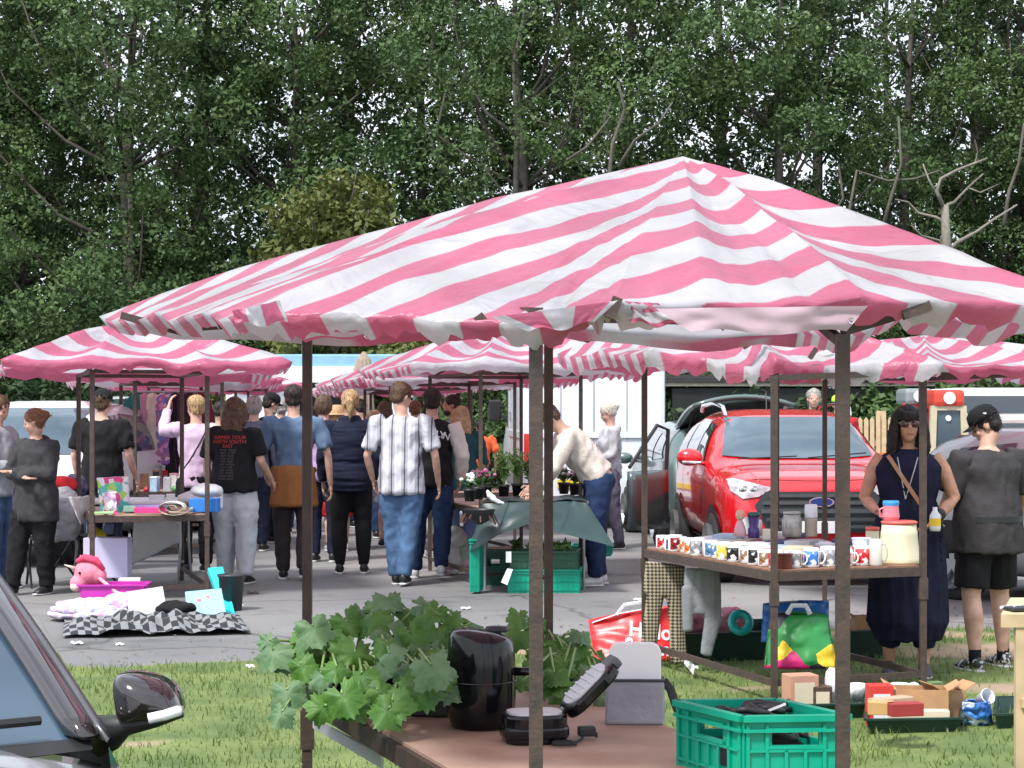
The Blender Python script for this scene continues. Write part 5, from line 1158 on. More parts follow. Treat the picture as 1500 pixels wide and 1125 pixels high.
# ---- near car at the bottom left, facing the camera
def near_car():
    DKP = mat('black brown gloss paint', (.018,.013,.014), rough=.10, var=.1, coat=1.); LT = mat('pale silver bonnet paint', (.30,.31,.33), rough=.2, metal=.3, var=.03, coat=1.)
    r = thing('parked_car', 'nearest car at bottom left with a black door mirror and a pale bonnet', 'car', (-1.75, 5.4, 0), 0)
    base = P(112,1085,4.15)          # foot of the pillar
    top = P(-118,752,5.15)
    def line(p, q_, t): return p.lerp(q_, t)
    # mirrored half is off the frame; axis of the car
    F = Vector((.30,-.954,0)); S = Vector((-.954,-.30,0))      # forward, and towards the far side
    W = 1.52
    A0, A1 = base, top
    B0, B1 = base+S*W, top+S*(W-.36)
    def arc(p, q_, t, bul): return p.lerp(q_, t)+F*bul*4*t*(1-t)
    # windscreen
    q = MB(); q.grid(lambda u, v: arc(A0+F*.02+S*.012, B0+F*.02-S*.05, u, .17).lerp(arc(A1+S*.012, B1-S*.05, u, .10), v)+Vector((0,0,.025*math.sin(v*3.14))), 20, 14)
    ws = q.build('windscreen', mat('windscreen glass', (.02,.035,.06), rough=.12, col2=(.07,.12,.17), vs=.8, var=.3, spec=.35, coat=0), r, smooth=True)
    q = MB(); q.grid(lambda u, v: arc(A0+F*.02+S*.05, B0+F*.02-S*.05, u, .17).lerp(arc(A1+S*.05, B1-S*.05, u, .10), -.04+v*.12)+F*.006+Vector((0,0,.004)), 20, 3); q.build('screen_border', BLACKG, ws, smooth=True)
    q = MB(); q.tube([arc(A0+F*.045+S*.08, B0, t, .17)+Vector((0,0,.055+.02*t)) for t in [i/9*.62 for i in range(10)]], [.011]*10, 6); q.build('wiper', BLACKM, ws)
    # pillar: gloss black panel, and silver strip
    for k, (s0, s1, m, zz, nm) in enumerate([(-.055,.022,DKP,.012,'pillar'),(-.068,-.055,mat('dull grey trim', (.12,.12,.13), rough=.3, metal=.5),.004,'drip_moulding')]):
        q = MB(); q.grid(lambda u, v: (A0+S*(s0+(s1-s0)*u)).lerp(A1+S*(s0+(s1-s0)*u), v)+F*(.045*math.sin(u*3.14))+Vector((0,0,zz+.025*math.sin(v*3.14))), 8, 16); q.build(nm, m, r, smooth=True, solid=.012)
    # side glass and door
    Rr = -F; q = MB(); a0, a1 = A0-S*.03+Rr*.05, A1-S*.02
    rr = A1+Rr*1.9+Vector((0,0,.05))+S*.16; rb = A0+Rr*2.7+Vector((0,0,.10))+S*.16
    q.grid(lambda u, v: (a0.lerp(rb, u)).lerp(a1.lerp(rr-S*.02, u), v)+S*.0*math.sin(v*3.14), 12, 8); q.build('side_window', GLASS, r, smooth=True)
    # roof
    q = MB(); q.grid(lambda u, v: arc(A1, B1, u, .08*(1-v))+Rr*2.3*v+Vector((0,0,.16*math.sin(v*2.6)+.05*math.sin(u*3.14))), 14, 14); q.build('roof', DKP, r, smooth=True, solid=.02)
    # bonnet
    q = MB()
    def bon(u, v):
        p = arc(A0-S*.05, B0+S*.05, u, .17); dz = -.005-.14*v-.15*v**4-.06*abs(2*u-1)**4
        return p+F*(1.12*v)+S*(.12*v*(1-2*u))+Vector((0,0,dz+.008+.03*(1-(2*u-1)**2)))
    q.grid(bon, 26, 22); q.build('bonnet', LT, r, smooth=True, solid=.01)
    q = MB(); q.grid(lambda u, v: arc(A0-S*.03, B0+S*.03, u, .17)+F*(.05-.05*v)+Vector((0,0,-.012+.02*v)), 20, 3); q.build('scuttle', BLACKM, r)
    # wing / door side below the belt
    q = MB()
    def side(u, v):
        y = -.1+u*3.9; z0 = bon(0, min(1, max(0, (.05+1.0-y)/1.1))).z if y < 1.05 else A0.z+.02*(y-1.05)
        o = A0-S*.06+F*(1.15-y); zz = z0*(1-v)+.25*v
        return Vector((o.x, o.y, 0))+S*(.10*max(0,1-y/.8)**2)-S*(.075*math.sin(min(1,v*1.25)*math.pi))+Vector((0,0,zz))
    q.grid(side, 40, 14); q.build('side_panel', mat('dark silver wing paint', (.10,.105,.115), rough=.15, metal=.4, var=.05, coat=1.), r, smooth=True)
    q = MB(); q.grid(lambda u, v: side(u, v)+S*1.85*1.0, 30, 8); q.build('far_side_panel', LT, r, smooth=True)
    q = MB(); q.grid(lambda u, v: bon(u, 1)+F*(.10*math.sin(v*1.6))+Vector((0,0,-.45*v)), 20, 10); q.build('front_bumper', LT, r, smooth=True)
    for yy in (.15, 2.75):
        for s_ in (0, 1):
            c0 = A0-S*.02+F*(1.15-yy-.45)+S*(1.62*s_); c0.z = .33; q = MB(); M3 = Matrix((F, Vector((0,0,1)), S)).transposed()
            q.lathe([(.2,-.1),(.31,-.1),(.33,-.06),(.33,.06),(.31,.1),(.2,.1)], c0, 24, M=M3); w_ = q.build('wheel', RUBBER, r, smooth=True)
            q = MB(); q.lathe([(.001,.0),(.2,.02),(.22,.09)], c0-S*.03, 20, M=M3); q.build('rim', STEELL, w_)
    # door mirror
    d = 4.2; q = MB()
    out = [(163,1022),(161,1000),(168,989),(182,986),(205,989),(228,994),(247,1004),(258,1018),(265,1036),(268,1046),(258,1050),(225,1056),(195,1060),(172,1063),(166,1050)]
    cpx = (213,1026)
    vs = []; rings = [(.0,-.045),(.45,-.04),(.8,-.022),(.97,.0),(1.0,.03),(.97,.085),(.9,.12)]
    for k, (sc, dy) in enumerate(rings):
        for (x, y) in out: vs.append(P(cpx[0]+(x-cpx[0])*max(sc,.02), cpx[1]+(y-cpx[1])*max(sc,.02), d)+Vector((0,dy,0)))
    n = len(out); q._add(vs, [(i*n+j, i*n+(j+1) % n, (i+1)*n+(j+1) % n, (i+1)*n+j) for i in range(len(rings)-1) for j in range(n)]+[tuple(range((len(rings)-1)*n, len(rings)*n))])
    mi = q.build('door_mirror', DKP, r, smooth=True, sub=1)
    q = MB(); q.tube([P(217,1053,d-.050), P(240,1048,d-.045), P(262,1041,d-.03), P(266,1036,d-.01)], [(.008,.012),(.009,.012),(.008,.012),(.004,.006)], 8, flat=(0,1,0)); q.build('indicator_strip', mat('clear indicator', (.75,.76,.78), rough=.15, var=0, coat=1.), mi, smooth=True)
    q = MB(); q.tube([P(140,1078,d+.08), P(160,1074,d+.04), P(185,1062,d+.03), P(230,1056,d+.02), P(268,1047,d+.02)], [(.03,.05),(.03,.042),(.025,.024),(.02,.014),(.012,.006)], 10, flat=(0,1,0)); q.build('mirror_foot', BLACKM, mi, smooth=True)
near_car()
# ---- white panel van
def box_body(name, m, r, x0, x1, y0, y1, z0, z1, ch=.08, M=None): q = MB(); q.M = M; q.box(((x0+x1)/2,(y0+y1)/2,(z0+z1)/2), (x1-x0, y1-y0, z1-z0), ch=ch); return q.build(name, m, r, smooth=False, world=False)
def van():
    # side-on, nose to the left; local x is along the van (nose at -x)
    s = 108; d = FPX/s; x0, x1 = X(748,s), X(962,s)
    r = thing('panel_van', 'tall white panel van parked side on behind the bending man', 'van', ((x0+x1)/2, d+2.6, 0), R(-87))
    VW = mat('white van paint', (.74,.77,.82), rough=.35, var=.03, vs=2, coat=.4)
    q = MB(); prof = [(-2.6,.35),(2.6,.35),(2.6,2.36),(2.5,2.44),(-1.0,2.44),(-1.25,2.36),(-1.95,1.35),(-2.5,1.15),(-2.62,.9)]
    q.prism(prof, -.98, .98, 'y'); b = q.build('body', VW, r, world=False, bev=.06, smooth=False)
    for x in (-.75,.55,1.85): q = MB(); q.box((x,-.985,1.35), (.012,.012,1.9)); q.build('panel_seam', mat('grey seam', (.3,.32,.35), var=0), b, world=False)
    q = MB(); q.box((.9,-.988,1.28), (3.2,.018,.10), ch=.008); q.build('side_moulding', VW, b, world=False)
    q = MB(); q.box((.55,-.989,.62), (4.0,.02,.16), ch=.008); q.build('lower_moulding', mat('grey moulding', (.2,.21,.23), var=.1), b, world=False)
    q = MB(); q.prism([(-1.80,1.38),(-1.0,1.38),(-1.0,2.1),(-1.30,2.1)], -.995, -.985, 'y'); q.build('cab_window', GLASS, b, world=False)
    q = MB(); q._add([Vector((-1.93,-.85,1.42)), Vector((-1.93,.85,1.42)), Vector((-1.30,.80,2.32)), Vector((-1.30,-.80,2.32))], [(0,1,2,3)]); q.v = [(x-.03, y, z) for x, y, z in q.v]; q.build('windscreen', GLASS, b, world=False)
    q = MB(); q.box((-1.75,-1.15,1.62), (.12,.2,.34), ch=.03); q.bar((-1.7,-.98,1.5), (-1.74,-1.1,1.55), .04); q.build('wing_mirror', BLACKM, r, world=False)
    q = MB(); q.box((2.607,0,1.3), (.012,.012,2.0)); q.box((2.607,-.45,1.75), (.012,.008,1.1)); q.box((2.607,.45,1.75), (.012,.008,1.1)); q.build('door_seam', mat('grey seam', (0,0,0)), b, world=False)
    for sy in (-1,1): q = MB(); q.box((2.61,sy*.90,1.05), (.02,.10,.5), ch=.008); q.build('tail_light', TAIL, b, world=False)
    q = MB(); q.box((2.62,0,1.28), (.02,1.7,.08), ch=.006); q.build('rear_moulding', VW, b, world=False)
    q = MB(); q.box((2.62,-.25,.62), (.01,.5,.11)); q.build('rear_plate', PLATEY, b, world=False)
    q = MB(); q.box((-.35,-.992,1.55), (.38,.008,.12), ch=.002); q.build('logo_plate', mat('grey lettering patch', (.35,.38,.42), var=.5, vs=30), b, world=False)
    for x in (-1.75,1.45):
        for y, sx in ((-.86,-1),(.86,1)):
            M3 = Matrix.Rotation(R(90),3,'X'); q = MB(); q.lathe([(.2,-.1),(.33,-.1),(.35,-.06),(.35,.06),(.33,.1),(.2,.1)], (x,y,.35), 22, M=M3); w_ = q.build('wheel', RUBBER, r, world=False, smooth=True)
            q = MB(); q.lathe([(.001,.09),(.2,.10),(.22,.12)], (x,y,.35), 18, M=M3 if sx < 0 else Matrix.Rotation(R(-90),3,'X')); q.build('rim', STEELL, w_, world=False)
van()
def trailer():
    s = 84; d = FPX/s; x0, x1 = X(330,s), X(604,s); r = thing('catering_trailer', 'white catering trailer with a pale blue roof edge behind the crowd', 'trailer', ((x0+x1)/2, d, 0)); w_ = x1-x0
    WT = mat('white trailer panel', (.66,.70,.72), rough=.45, var=.05); BLU = mat('pale blue fascia', (.22,.42,.58), rough=.4, var=.1)
    zt = Z(518,s)
    q = MB(); q.box((-w_/2+.55,1.1,1.55), (1.1,2.2,2.1), ch=.05); q.box((w_/2-.2,1.1,1.55), (.4,2.2,2.1), ch=.04); q.box((0,2.1,1.55), (w_,.1,2.1)); q.box((0,1.1,.8), (w_,2.2,.6), ch=.04); q.box((0,1.1,2.42), (w_,2.2,.2)); b = q.build('body', WT, r, world=False)
    q = MB(); q.box((0,-.05,Z(530,s)-.0), (w_+.1,.12,.26), ch=.03); q.build('roof_edge', BLU, r, world=False)
    q = MB(); q.box((0,-.14,Z(549,s)), (w_*.94,.05,.28), ch=.01); sg = q.build('fascia_board', mat('white fascia', (.8,.82,.82), rough=.5, var=.02), r, world=False)
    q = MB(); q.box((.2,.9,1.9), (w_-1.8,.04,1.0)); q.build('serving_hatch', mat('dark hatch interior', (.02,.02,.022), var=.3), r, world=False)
    q = MB(); q.box((0,-.30,1.22), (w_-1.5,.4,.05), ch=.01); q.build('counter', WT, r, world=False)
    q = MB(); q.cyl((-w_/2+1.3,1,2.6), (-w_/2+1.3,1,2.95), .08, n=10); q.cyl((-w_/2+1.3,1,2.95), (-w_/2+1.3,1,3.0), .13, n=10); q.build('chimney', STEELL, r, world=False)
    q = MB(); q.box((.0,.9,2.56), (1.8,1.2,.10), ch=.02); q.build('roof_hatch', BLU, r, world=False)
    for y in (0.25, 1.95):
        M3 = Matrix.Rotation(R(90),3,'X'); q = MB(); q.lathe([(.12,-.09),(.3,-.09),(.32,-.05),(.32,.05),(.3,.09),(.12,.09)], (.3,y-.1,.32), 20, M=M3); q.build('wheel', RUBBER, r, world=False)
    for x in (-2.2,2.2): q = MB(); q.cyl((x,.2,0), (x,.2,.55), .04); q.build('support_leg', STEELL, r, world=False)
trailer()
def parasol():
    s = 94; r = thing('parasol', 'folded beige parasol standing in front of the catering trailer', 'parasol', (X(533,s), FPX/s, 0)); z1 = Z(517,s)
    q = MB(); q.cyl((0,0,0), (0,0,z1), .025); q.build('pole', PINE, r, world=False)
    q = MB(); n = 24; q.tube([(0,0,z1+.02), (0,0,z1-.1), (0,0,z1-.4), (0,0,z1-.48), (0,0,z1-.6), (0,0,z1-1.5)], [.02,.10,.19,.14,.13,.2], n)
    q.v = [(x*(1+.12*(i % 2)), y*(1+.12*(i % 2)), z) for i, (x, y, z) in enumerate(q.v)]; q.build('canopy', cloth('beige parasol cloth', (.30,.24,.19)), r, world=False)
    q = MB(); q.lathe([(.28,0),(.28,.05),(.05,.10)], (0,0,0), 18, bot=True, top=True); q.build('base', BLACKM, r, world=False)
parasol()
def campervan():
    s = 88; x0, x1 = X(1385,s), X(1505,s); d = FPX/s
    r = thing('camper_van', 'white high roofed camper van with two dark windows at the right', 'van', ((x0+x1)/2+.7, d, 0)); r.scale = (1, 1, .84); W = 3.6
    q = MB(); q.prism([(-1.55,.4),(2.4,.4),(2.4,1.35),(1.7,1.5),(1.15,2.3),(.95,2.38),(-1.25,2.38),(-1.5,2.2)], -.0, 1.9, 'y'); b = q.build('body', mat('camper white paint', (.72,.72,.70), rough=.35, var=.04), r, world=False, bev=.05)
    q = MB(); q.prism([(-1.05,1.88),(.95,1.88),(.80,2.22),(-1.12,2.22)], -.012, -.003, 'y'); q.build('upper_window', GLASS, b, world=False)
    q = MB(); q.prism([(-1.0,1.15),(1.05,1.15),(1.0,1.68),(-1.0,1.68)], -.012, -.003, 'y'); q.build('lower_window', GLASS, b, world=False)
    q = MB(); q.prism([(-1.06,1.09),(1.11,1.09),(1.06,1.74),(-1.06,1.74)], -.009, -.001, 'y'); q.build('window_frame', mat('pinkish frame', (.45,.38,.36), var=.1), b, world=False)
    q = MB(); q.prism([(-1.45,1.2),(-1.15,1.2),(-1.15,2.0),(-1.45,1.95)], -.012, -.003, 'y'); q.build('side_panel', mat('speckled panel', (.25,.2,.18), var=.6, vs=18), b, world=False)
    for x in (-1.0,1.7):
        M3 = Matrix.Rotation(R(90),3,'X'); q = MB(); q.lathe([(.15,-.1),(.31,-.1),(.33,0),(.31,.1),(.15,.1)], (x,.1,.33), 20, M=M3); q.build('wheel', RUBBER, r, world=False)
campervan()
def ride_cab(px, s, w_, label, roofc, zt, full=True):
    d = FPX/s; r = thing('vintage_cab', label, 'small cab', (X(px,s), d, 0)); z0, z1 = .55, zt
    CR = mat('cream enamel', (.52,.46,.32), rough=.4, var=.08); RE = mat('red enamel', (.55,.05,.03), rough=.35, var=.1)
    q = MB()
    for sx in (-1,1): q.bar((sx*w_*.5,0,z0), (sx*w_*.42,0,z1-.22), .09, .08)
    q.bar((-w_*.46,0,z0+.32), (w_*.46,0,z0+.32), .07, .08); q.bar((-w_*.43,0,z1-.25), (w_*.43,0,z1-.25), .07, .07); q.build('window_frame', CR if full else RE, r, world=False)
    q = MB(); q.box((0,.01,(z0+z1)/2+.08), (w_*.84,.015,(z1-z0)*.62)); q.build('window', GLASSL, r, world=False)
    q = MB(); q.box((0,.3,z1-.11), (w_*.9,.75,.24), ch=.06); rf = q.build('roof', roofc, r, world=False)
    q = MB(); q.M = Matrix.Translation((0,-.09,z1-.11)) @ Matrix.Rotation(R(90),4,'X'); q.lathe([(.001,.012),(.085,.012),(.09,0)], (0,0,0), 16); q.build('round_badge', WHITEP, rf, world=False)
    q = MB(); q.M = Matrix.Translation((.0,-.01,z1-.40)) @ Matrix.Rotation(R(90),4,'X'); q.lathe([(.001,.012),(.04,.012),(.045,0)], (0,0,0), 12); q.build('disc', WHITEP, r, world=False)
    q = MB(); q.box((0,.3,.62), (w_*1.0,.9,.5), ch=.08); q.box((0,-.12,.70), (w_*.7,.3,.3), ch=.06); q.build('front_panel', RE if full else BLACKM, r, world=False)
    q = MB(); q.box((-w_*.2,-.30,.82), (w_*.34,.05,.14), ch=.02); q.build('coloured_panel', mat('yellow enamel', (.75,.45,.03), rough=.4, var=0), r, world=False)
    if full: q = MB(); q.box((w_*.2,-.01,z0+.55), (.10,.01,.17), ch=.002); q.build('notice', WHITEP, r, world=False)
    for sx in (-1,1): q = MB(); q.M = Matrix.Translation((sx*w_*.45,.1,.25)) @ Matrix.Rotation(R(90),4,'Y'); q.lathe([(.08,-.07),(.23,-.07),(.25,0),(.23,.07),(.08,.07)], (0,0,0), 18); q.build('wheel', RUBBER, r, world=False)
ride_cab(1389, 102, .50, 'cream and red vintage cab with a white disc on its red roof', mat('red cab roof', (.60,.06,.035), rough=.35, var=.1), Z(572,102))
ride_cab(1345, 98, .46, 'smaller grey roofed cab with red sides half behind the dark haired woman', mat('grey cab roof', (.25,.28,.30), rough=.4, var=.1), Z(570,98), False)
# picket fence with orange barrier netting
def pickets():
    s = 104; d = FPX/s; x0, x1 = X(1225,s), X(1330,s); r = thing('picket_fence', 'pale timber picket fence with a taller post beyond the red car', 'fence', ((x0+x1)/2, d, 0))
    n = 13
    for i in range(n):
        x = x0+(x1-x0)*i/(n-1); zt = Z(611,s)+(.1 if i in (7,) else 0); q = MB(); q.prism([(x-.03,.1),(x+.03,.1),(x+.03,zt-.04),(x,zt),(x-.03,zt-.04)], d-.01, d+.01, 'y'); q.build('picket', PINE, r)
    for z in (.35, 1.15): q = MB(); q.bar((x0-.1,d+.03,z), (x1+.1,d+.03,z), .03, .07); q.build('rail', PINE, r)
    for px in (1292,1330): q = MB(); q.box((X(px,s), d+.07, .80), (.12,.1,1.62)); q.build('post', PINE, r)
pickets()
def netting(px0, px1, s, z1, label):
    d = FPX/s; x0, x1 = X(px0,s), X(px1,s); r = thing('barrier_netting', label, 'barrier', ((x0+x1)/2, d, 0), group='orange barrier netting')
    m = MB(); nx = int((x1-x0)/.07); f = lambda x, z: Vector((x, d+.05*math.sin(x*3)+.03*math.sin(z*5), z))
    for i in range(nx+1): x = x0+(x1-x0)*i/nx; m.bar(f(x,.05), f(x,z1+.03*math.sin(x*4)), .018, .004, up=(0,1,0))
    for j in range(int(z1/.045)):
        z = .06+j*.045; pts = [f(x0+(x1-x0)*i/8, z+.03*math.sin((x0+(x1-x0)*i/8)*4)*z/z1) for i in range(9)]
        for a, b in zip(pts, pts[1:]): m.bar(a, b, .020, .004, up=(0,1,0))
    m.build('net', mat('orange plastic mesh', (.75,.13,.02), rough=.5, var=.1), r)
netting(1245, 1335, 108, 1.0, 'orange barrier netting in front of the picket fence'); netting(1345, 1425, 112, .93, 'orange barrier netting stretched below the small cabs')
# ------------------------------------------------------------------ goods
def TP(px, py, z=.728):
    d = (HC-z)*FPX/(py-HOR); return Vector(((px-750)*d/FPX, d, z))
def simple(name, label, cat, mb, m, loc, group=None, **k):
    o = mb.build(name, m, **k); return tag(o, label, cat, group, 'thing')
def rrect(w_, h_, r_, n=5):
    pts = []
    for cx, cy, a0 in ((w_/2-r_, h_/2-r_, 0), (-w_/2+r_, h_/2-r_, 90), (-w_/2+r_, -h_/2+r_, 180), (w_/2-r_, -h_/2+r_, 270)):
        for i in range(n+1): a = R(a0+90*i/n); pts.append((cx+r_*math.cos(a), cy+r_*math.sin(a)))
    return pts
# ---- big lobed squash leaves in pots
LEAFA = mat('squash leaf', (.045,.14,.025), rough=.5, col2=(.12,.26,.05), vs=14, bump=.5, bs=35, transl=.18, spec=.35)
LEAFB = mat('greyish squash leaf', (.07,.16,.06), rough=.6, col2=(.15,.26,.13), vs=18, bump=.5, bs=35, transl=.12)
STEM = mat('pale green stalk', (.20,.32,.10), rough=.5, var=.15); POT = mat('black plant pot', (.012,.013,.014), rough=.5, var=.2); EARTH = mat('potting compost', (.035,.022,.014), rough=.95, var=.4, vs=60, bump=.6)
def leaf(mb, c, n, t, size, rnd, lob=5):
    """palmate leaf: c base point, n normal, t midrib direction"""
    rr0 = rnd.random()*6; n = n.normalized(); t = (t-n*t.dot(n)).normalized(); b = n.cross(t); NA = 40; vs = [c+t*size*.12]; fs = []
    for ring in (.5, 1.):
        for i in range(NA+1):
            a = -math.pi*.93+2*math.pi*.93*i/NA
            lobe = .86+.16*math.cos(a*lob*.5*1.1)**2-.05*(1-math.cos(a*lob*.5*1.1)**2)
            ser = 1+.10*math.cos(a*19+rr0)*(ring == 1.)
            rr = size*.56*lobe*ser*(1.0-.12*abs(a)/3.1)*ring
            p = c+t*size*.12+t*rr*math.cos(a)+b*rr*math.sin(a)
            p += n*size*(.10*math.cos(a*lob*.55)*ring*ring-.22*ring*ring*(.5+.5*abs(math.sin(a)))+.035*rnd.uniform(-1,1)*ring)
            vs.append(p)
    W_ = NA+1
    for i in range(NA): fs.append((0, 1+i, 2+i)); fs.append((1+i, 1+W_+i, 2+W_+i, 2+i))
    mb._add(vs, fs)
def squash(label, base, tips, seed, potr=.045, group='squash plants in pots on the front table', cat='plant', name='potted_plant'):
    rnd = random.Random(seed); r = thing(name, label, cat, tuple(base), 0, group)
    q = MB(); q.lathe([(potr*.75,0),(potr,.075),(potr*1.05,.08),(potr*1.05,.09),(potr*.9,.09),(potr*.88,.078)], base, 16, bot=True); q.build('pot', POT, r, smooth=True)
    q = MB(); q.lathe([(.001,.08),(potr*.9,.078)], base, 12); q.build('compost', EARTH, r)
    st = MB(); la, lb = MB(), MB()
    tips = [(x, y, d, s_*.80) for x, y, d, s_ in tips]+[(x+rnd.uniform(-34,24), y+rnd.uniform(-30,34), d+rnd.uniform(-.1,.15), s_*rnd.uniform(.45,.75)) for x, y, d, s_ in tips+tips[::2]]
    for i, (px, py, d, sz) in enumerate(tips):
        p = P(px, py, d); a = base+Vector((rnd.uniform(-.02,.02), rnd.uniform(-.02,.02), .08)); mid = a.lerp(p, .5)+Vector((0,0,.045+.03*rnd.random()))
        out = p-a; out.z = 0; out = out.normalized() if out.length > .01 else Vector((1,0,0))
        st.tube([a, a.lerp(mid,.5)+Vector((0,0,.02)), mid, p.lerp(mid,.3), p], [.0045,.0045,.004,.0035,.003], 6)
        n = Vector((rnd.uniform(-.45,.45), rnd.uniform(-.95,-.25), rnd.uniform(.35,1.0)))+out*.35; t = out+Vector((rnd.uniform(-.6,.6), rnd.uniform(-.5,.5), rnd.uniform(-.8,.1)))
        leaf(la if rnd.random() < .68 else lb, p, n, t, sz*rnd.uniform(.88,1.12), rnd, rnd.choice((5,5,7)))
    st.build('stalks', STEM, r, smooth=True)
    if la.v: la.build('leaves', LEAFA, r, smooth=True)
    if lb.v: lb.build('pale_leaves', LEAFB, r, smooth=True)
    return r
rnd = random.Random(21)
plants = [((478,1012), [(400,950,5.3,.14),(420,1010,5.2,.13),(452,940,5.4,.15),(470,985,5.15,.11),(505,905,5.5,.13),(440,972,5.25,.12)], 'squash plant at the left table corner with leaves drooping over the edge'),
          ((520,1015), [(480,925,5.5,.15),(520,950,5.3,.16),(500,1015,4.95,.13),(545,895,5.6,.14),(530,985,5.1,.13),(560,1010,5.05,.10)], 'squash plant second from the left corner'),
          ((560,1010), [(545,900,5.5,.15),(575,930,5.4,.16),(590,890,5.6,.12),(560,970,5.2,.14),(600,975,5.1,.15)], 'tallest squash plant in the middle of the tray'),
          ((600,1018), [(600,925,5.4,.15),(632,945,5.4,.15),(615,1000,5.0,.16),(590,1010,5.0,.12),(648,985,5.1,.12),(575,1025,4.95,.14)], 'squash plant left of the air fryer with a big leaf in front'),
          ((640,1012), [(640,920,5.5,.14),(668,935,5.5,.13),(690,912,5.6,.12),(652,960,5.3,.14),(660,905,5.6,.09)], 'squash plant directly behind the left of the air fryer')]
for i, ((px, py), tips, lb) in enumerate(plants): squash(lb, TP(px, py+22), tips, 50+i)
for i, ((px, py), tips, lb) in enumerate([((800,1012), [(768,922,5.8,.14),(790,960,5.7,.12),(828,955,5.7,.11),(812,985,5.5,.10)], 'small squash plant between the two tall poles'), ((850,1012), [(842,960,5.7,.13),(868,985,5.6,.12),(880,965,5.8,.11),(830,1000,5.5,.10),(790,1005,5.5,.09)], 'small squash plant behind the waffle maker')]): squash(lb, TP(px, py), tips, 70+i, .04)
def seed_tray(label, c, w_, dp, rz):
    r = thing('plant_tray', label, 'tray', tuple(c), rz, 'black plant trays on the front table'); q = MB()
    q.prism([(x*w_/2, y*dp/2) for x, y in ((-1,-1),(1,-1),(1,1),(-1,1))], .004, .012)
    q.build('base', POT, r, world=False)
    q = MB()
    for a, b in (((-1,-1),(1,-1)),((1,-1),(1,1)),((1,1),(-1,1)),((-1,1),(-1,-1))): q.bar((a[0]*w_/2,a[1]*dp/2,.03),(b[0]*w_/2,b[1]*dp/2,.03),.012,.05); q.bar((a[0]*w_*.52,a[1]*dp*.53,.052),(b[0]*w_*.52,b[1]*dp*.53,.052),.026,.008)
    q.build('rim', mat('black tray rim', (.025,.028,.032), rough=.35, var=.15), r, world=False)
seed_tray('black seed tray under the tall squash plants, left of the air fryer', TP(575,1046)+Vector((.02,.08,0)), .42, .24, R(-6)); seed_tray('black seed tray behind the waffle maker', TP(845,1022)+Vector((0,.12,0)), .26, .17, R(4))
# ---- air fryer
def fryer():
    b = TP(704,1072); s = FPX/b.y; k = .186/.2
    r = thing('air_fryer', 'tall gloss black air fryer with a rear handle on the front table', 'air fryer', tuple(b+Vector((0,.09,0))), R(8))
    q = MB(); prof = [(.078,.0),(.084,.006),(.093,.03),(.096,.08),(.096,.14),(.094,.20),(.089,.238),(.080,.252),(.05,.262),(.001,.264)]
    vs = MB(); q.lathe(prof, (0,0,0), 36, sx=.98, sy=1.1, bot=True); q.v = [(x, y, z-(.012*(x/.09) if z > .22 else 0)) for x, y, z in q.v]; bd = q.build('body', BLACKG, r, smooth=True, world=False)
    q = MB(); q.tube([(.0975*.98*math.cos(a), .0975*1.1*math.sin(a), .128) for a in [i*math.pi/18 for i in range(36)]], .0016, 5, close=True); q.build('drawer_seam', mat('seam', (.03,.03,.035), rough=.3, var=0), bd, world=False)
    q = MB(); q.lathe([(.03,.262),(.033,.268),(.03,.276),(.001,.278)], (.045,.02,-.008), 16); q.build('knob', BLACKM, r, smooth=True, world=False)
    q = MB(); q.box((-.098,-.01,.17), (.012,.03,.035), ch=.004); q.build('vent', BLACKM, r, world=False)
    q = MB(); q.tube([(.085,-.02,.15),(.135,-.025,.15),(.142,-.025,.13),(.142,-.025,.03),(.132,-.025,.012)], [(.010,.012)]*5, 8); q.build('handle', BLACKG, r, smooth=True, world=False)
fryer()
def waffle():
    b = TP(783,1092); r = thing('waffle_maker', 'open black waffle maker with silver hot plates and a coiled cable', 'waffle maker', tuple(b+Vector((0,.06,0))), R(12))
    q = MB(); q.v = []; pts = rrect(.175,.14,.05)
    q.prism(pts, .012, .045); q.prism([(x*.94, y*.94) for x, y in pts], .0, .075); bs = q.build('base', BLACKG, r, world=False, bev=.008)
    q = MB(); q.prism([(x*.8, y*.8) for x, y in pts], .074, .080); q.build('lower_plate', mat('silver hot plate', (.72,.72,.74), rough=.35, metal=.35, var=.1), r, world=False)
    q = MB(); q.M = Matrix.Translation((.085,.02,.07)) @ Matrix.Rotation(R(-44),4,'Y') @ Matrix.Translation((.09,0,0)); q.prism([(x*1.05, y) for x, y in pts], -.020, .012); ld = q.build('lid', BLACKG, r, world=False, bev=.008)
    q = MB(); q.M = Matrix.Translation((.085,.02,.07)) @ Matrix.Rotation(R(-44),4,'Y') @ Matrix.Translation((.09,0,0)); q.prism([(x*.8, y*.8) for x, y in pts], .012, .017)
    for i in range(6): q.box((-.05+.02*i,0,.019), (.006,.10,.006))
    q.build('upper_plate', mat('silver hot plate', (.5,.5,.5)), ld, world=False)
    q = MB(); q.M = Matrix.Translation((.085,.02,.07)) @ Matrix.Rotation(R(-44),4,'Y') @ Matrix.Translation((.175,0,0)); q.box((.0,0,.0), (.045,.075,.03), ch=.01); q.build('lid_handle', mat('dark grey handle', (.10,.105,.115), rough=.4, var=.1), ld, world=False)
    q = MB(); pts = [(.06+.03*math.cos(a)-.09*(a > 6.2)*0, -.085+.022*math.sin(a), .004+.0006*a) for a in [i*.35 for i in range(34)]]; pts += [(.10,-.06,.006),(.125,-.02,.008)]; q.tube(pts, .0035, 6); q.build('cable', RUBBER, r, smooth=True, world=False)
    q = MB(); q.box((.14,.0,.022), (.045,.032,.026), ch=.006); [q.box((.165,y,.012), (.004,.005,.014)) for y in (-.008,.008)]; q.build('plug', BLACKM, r, world=False)
waffle()
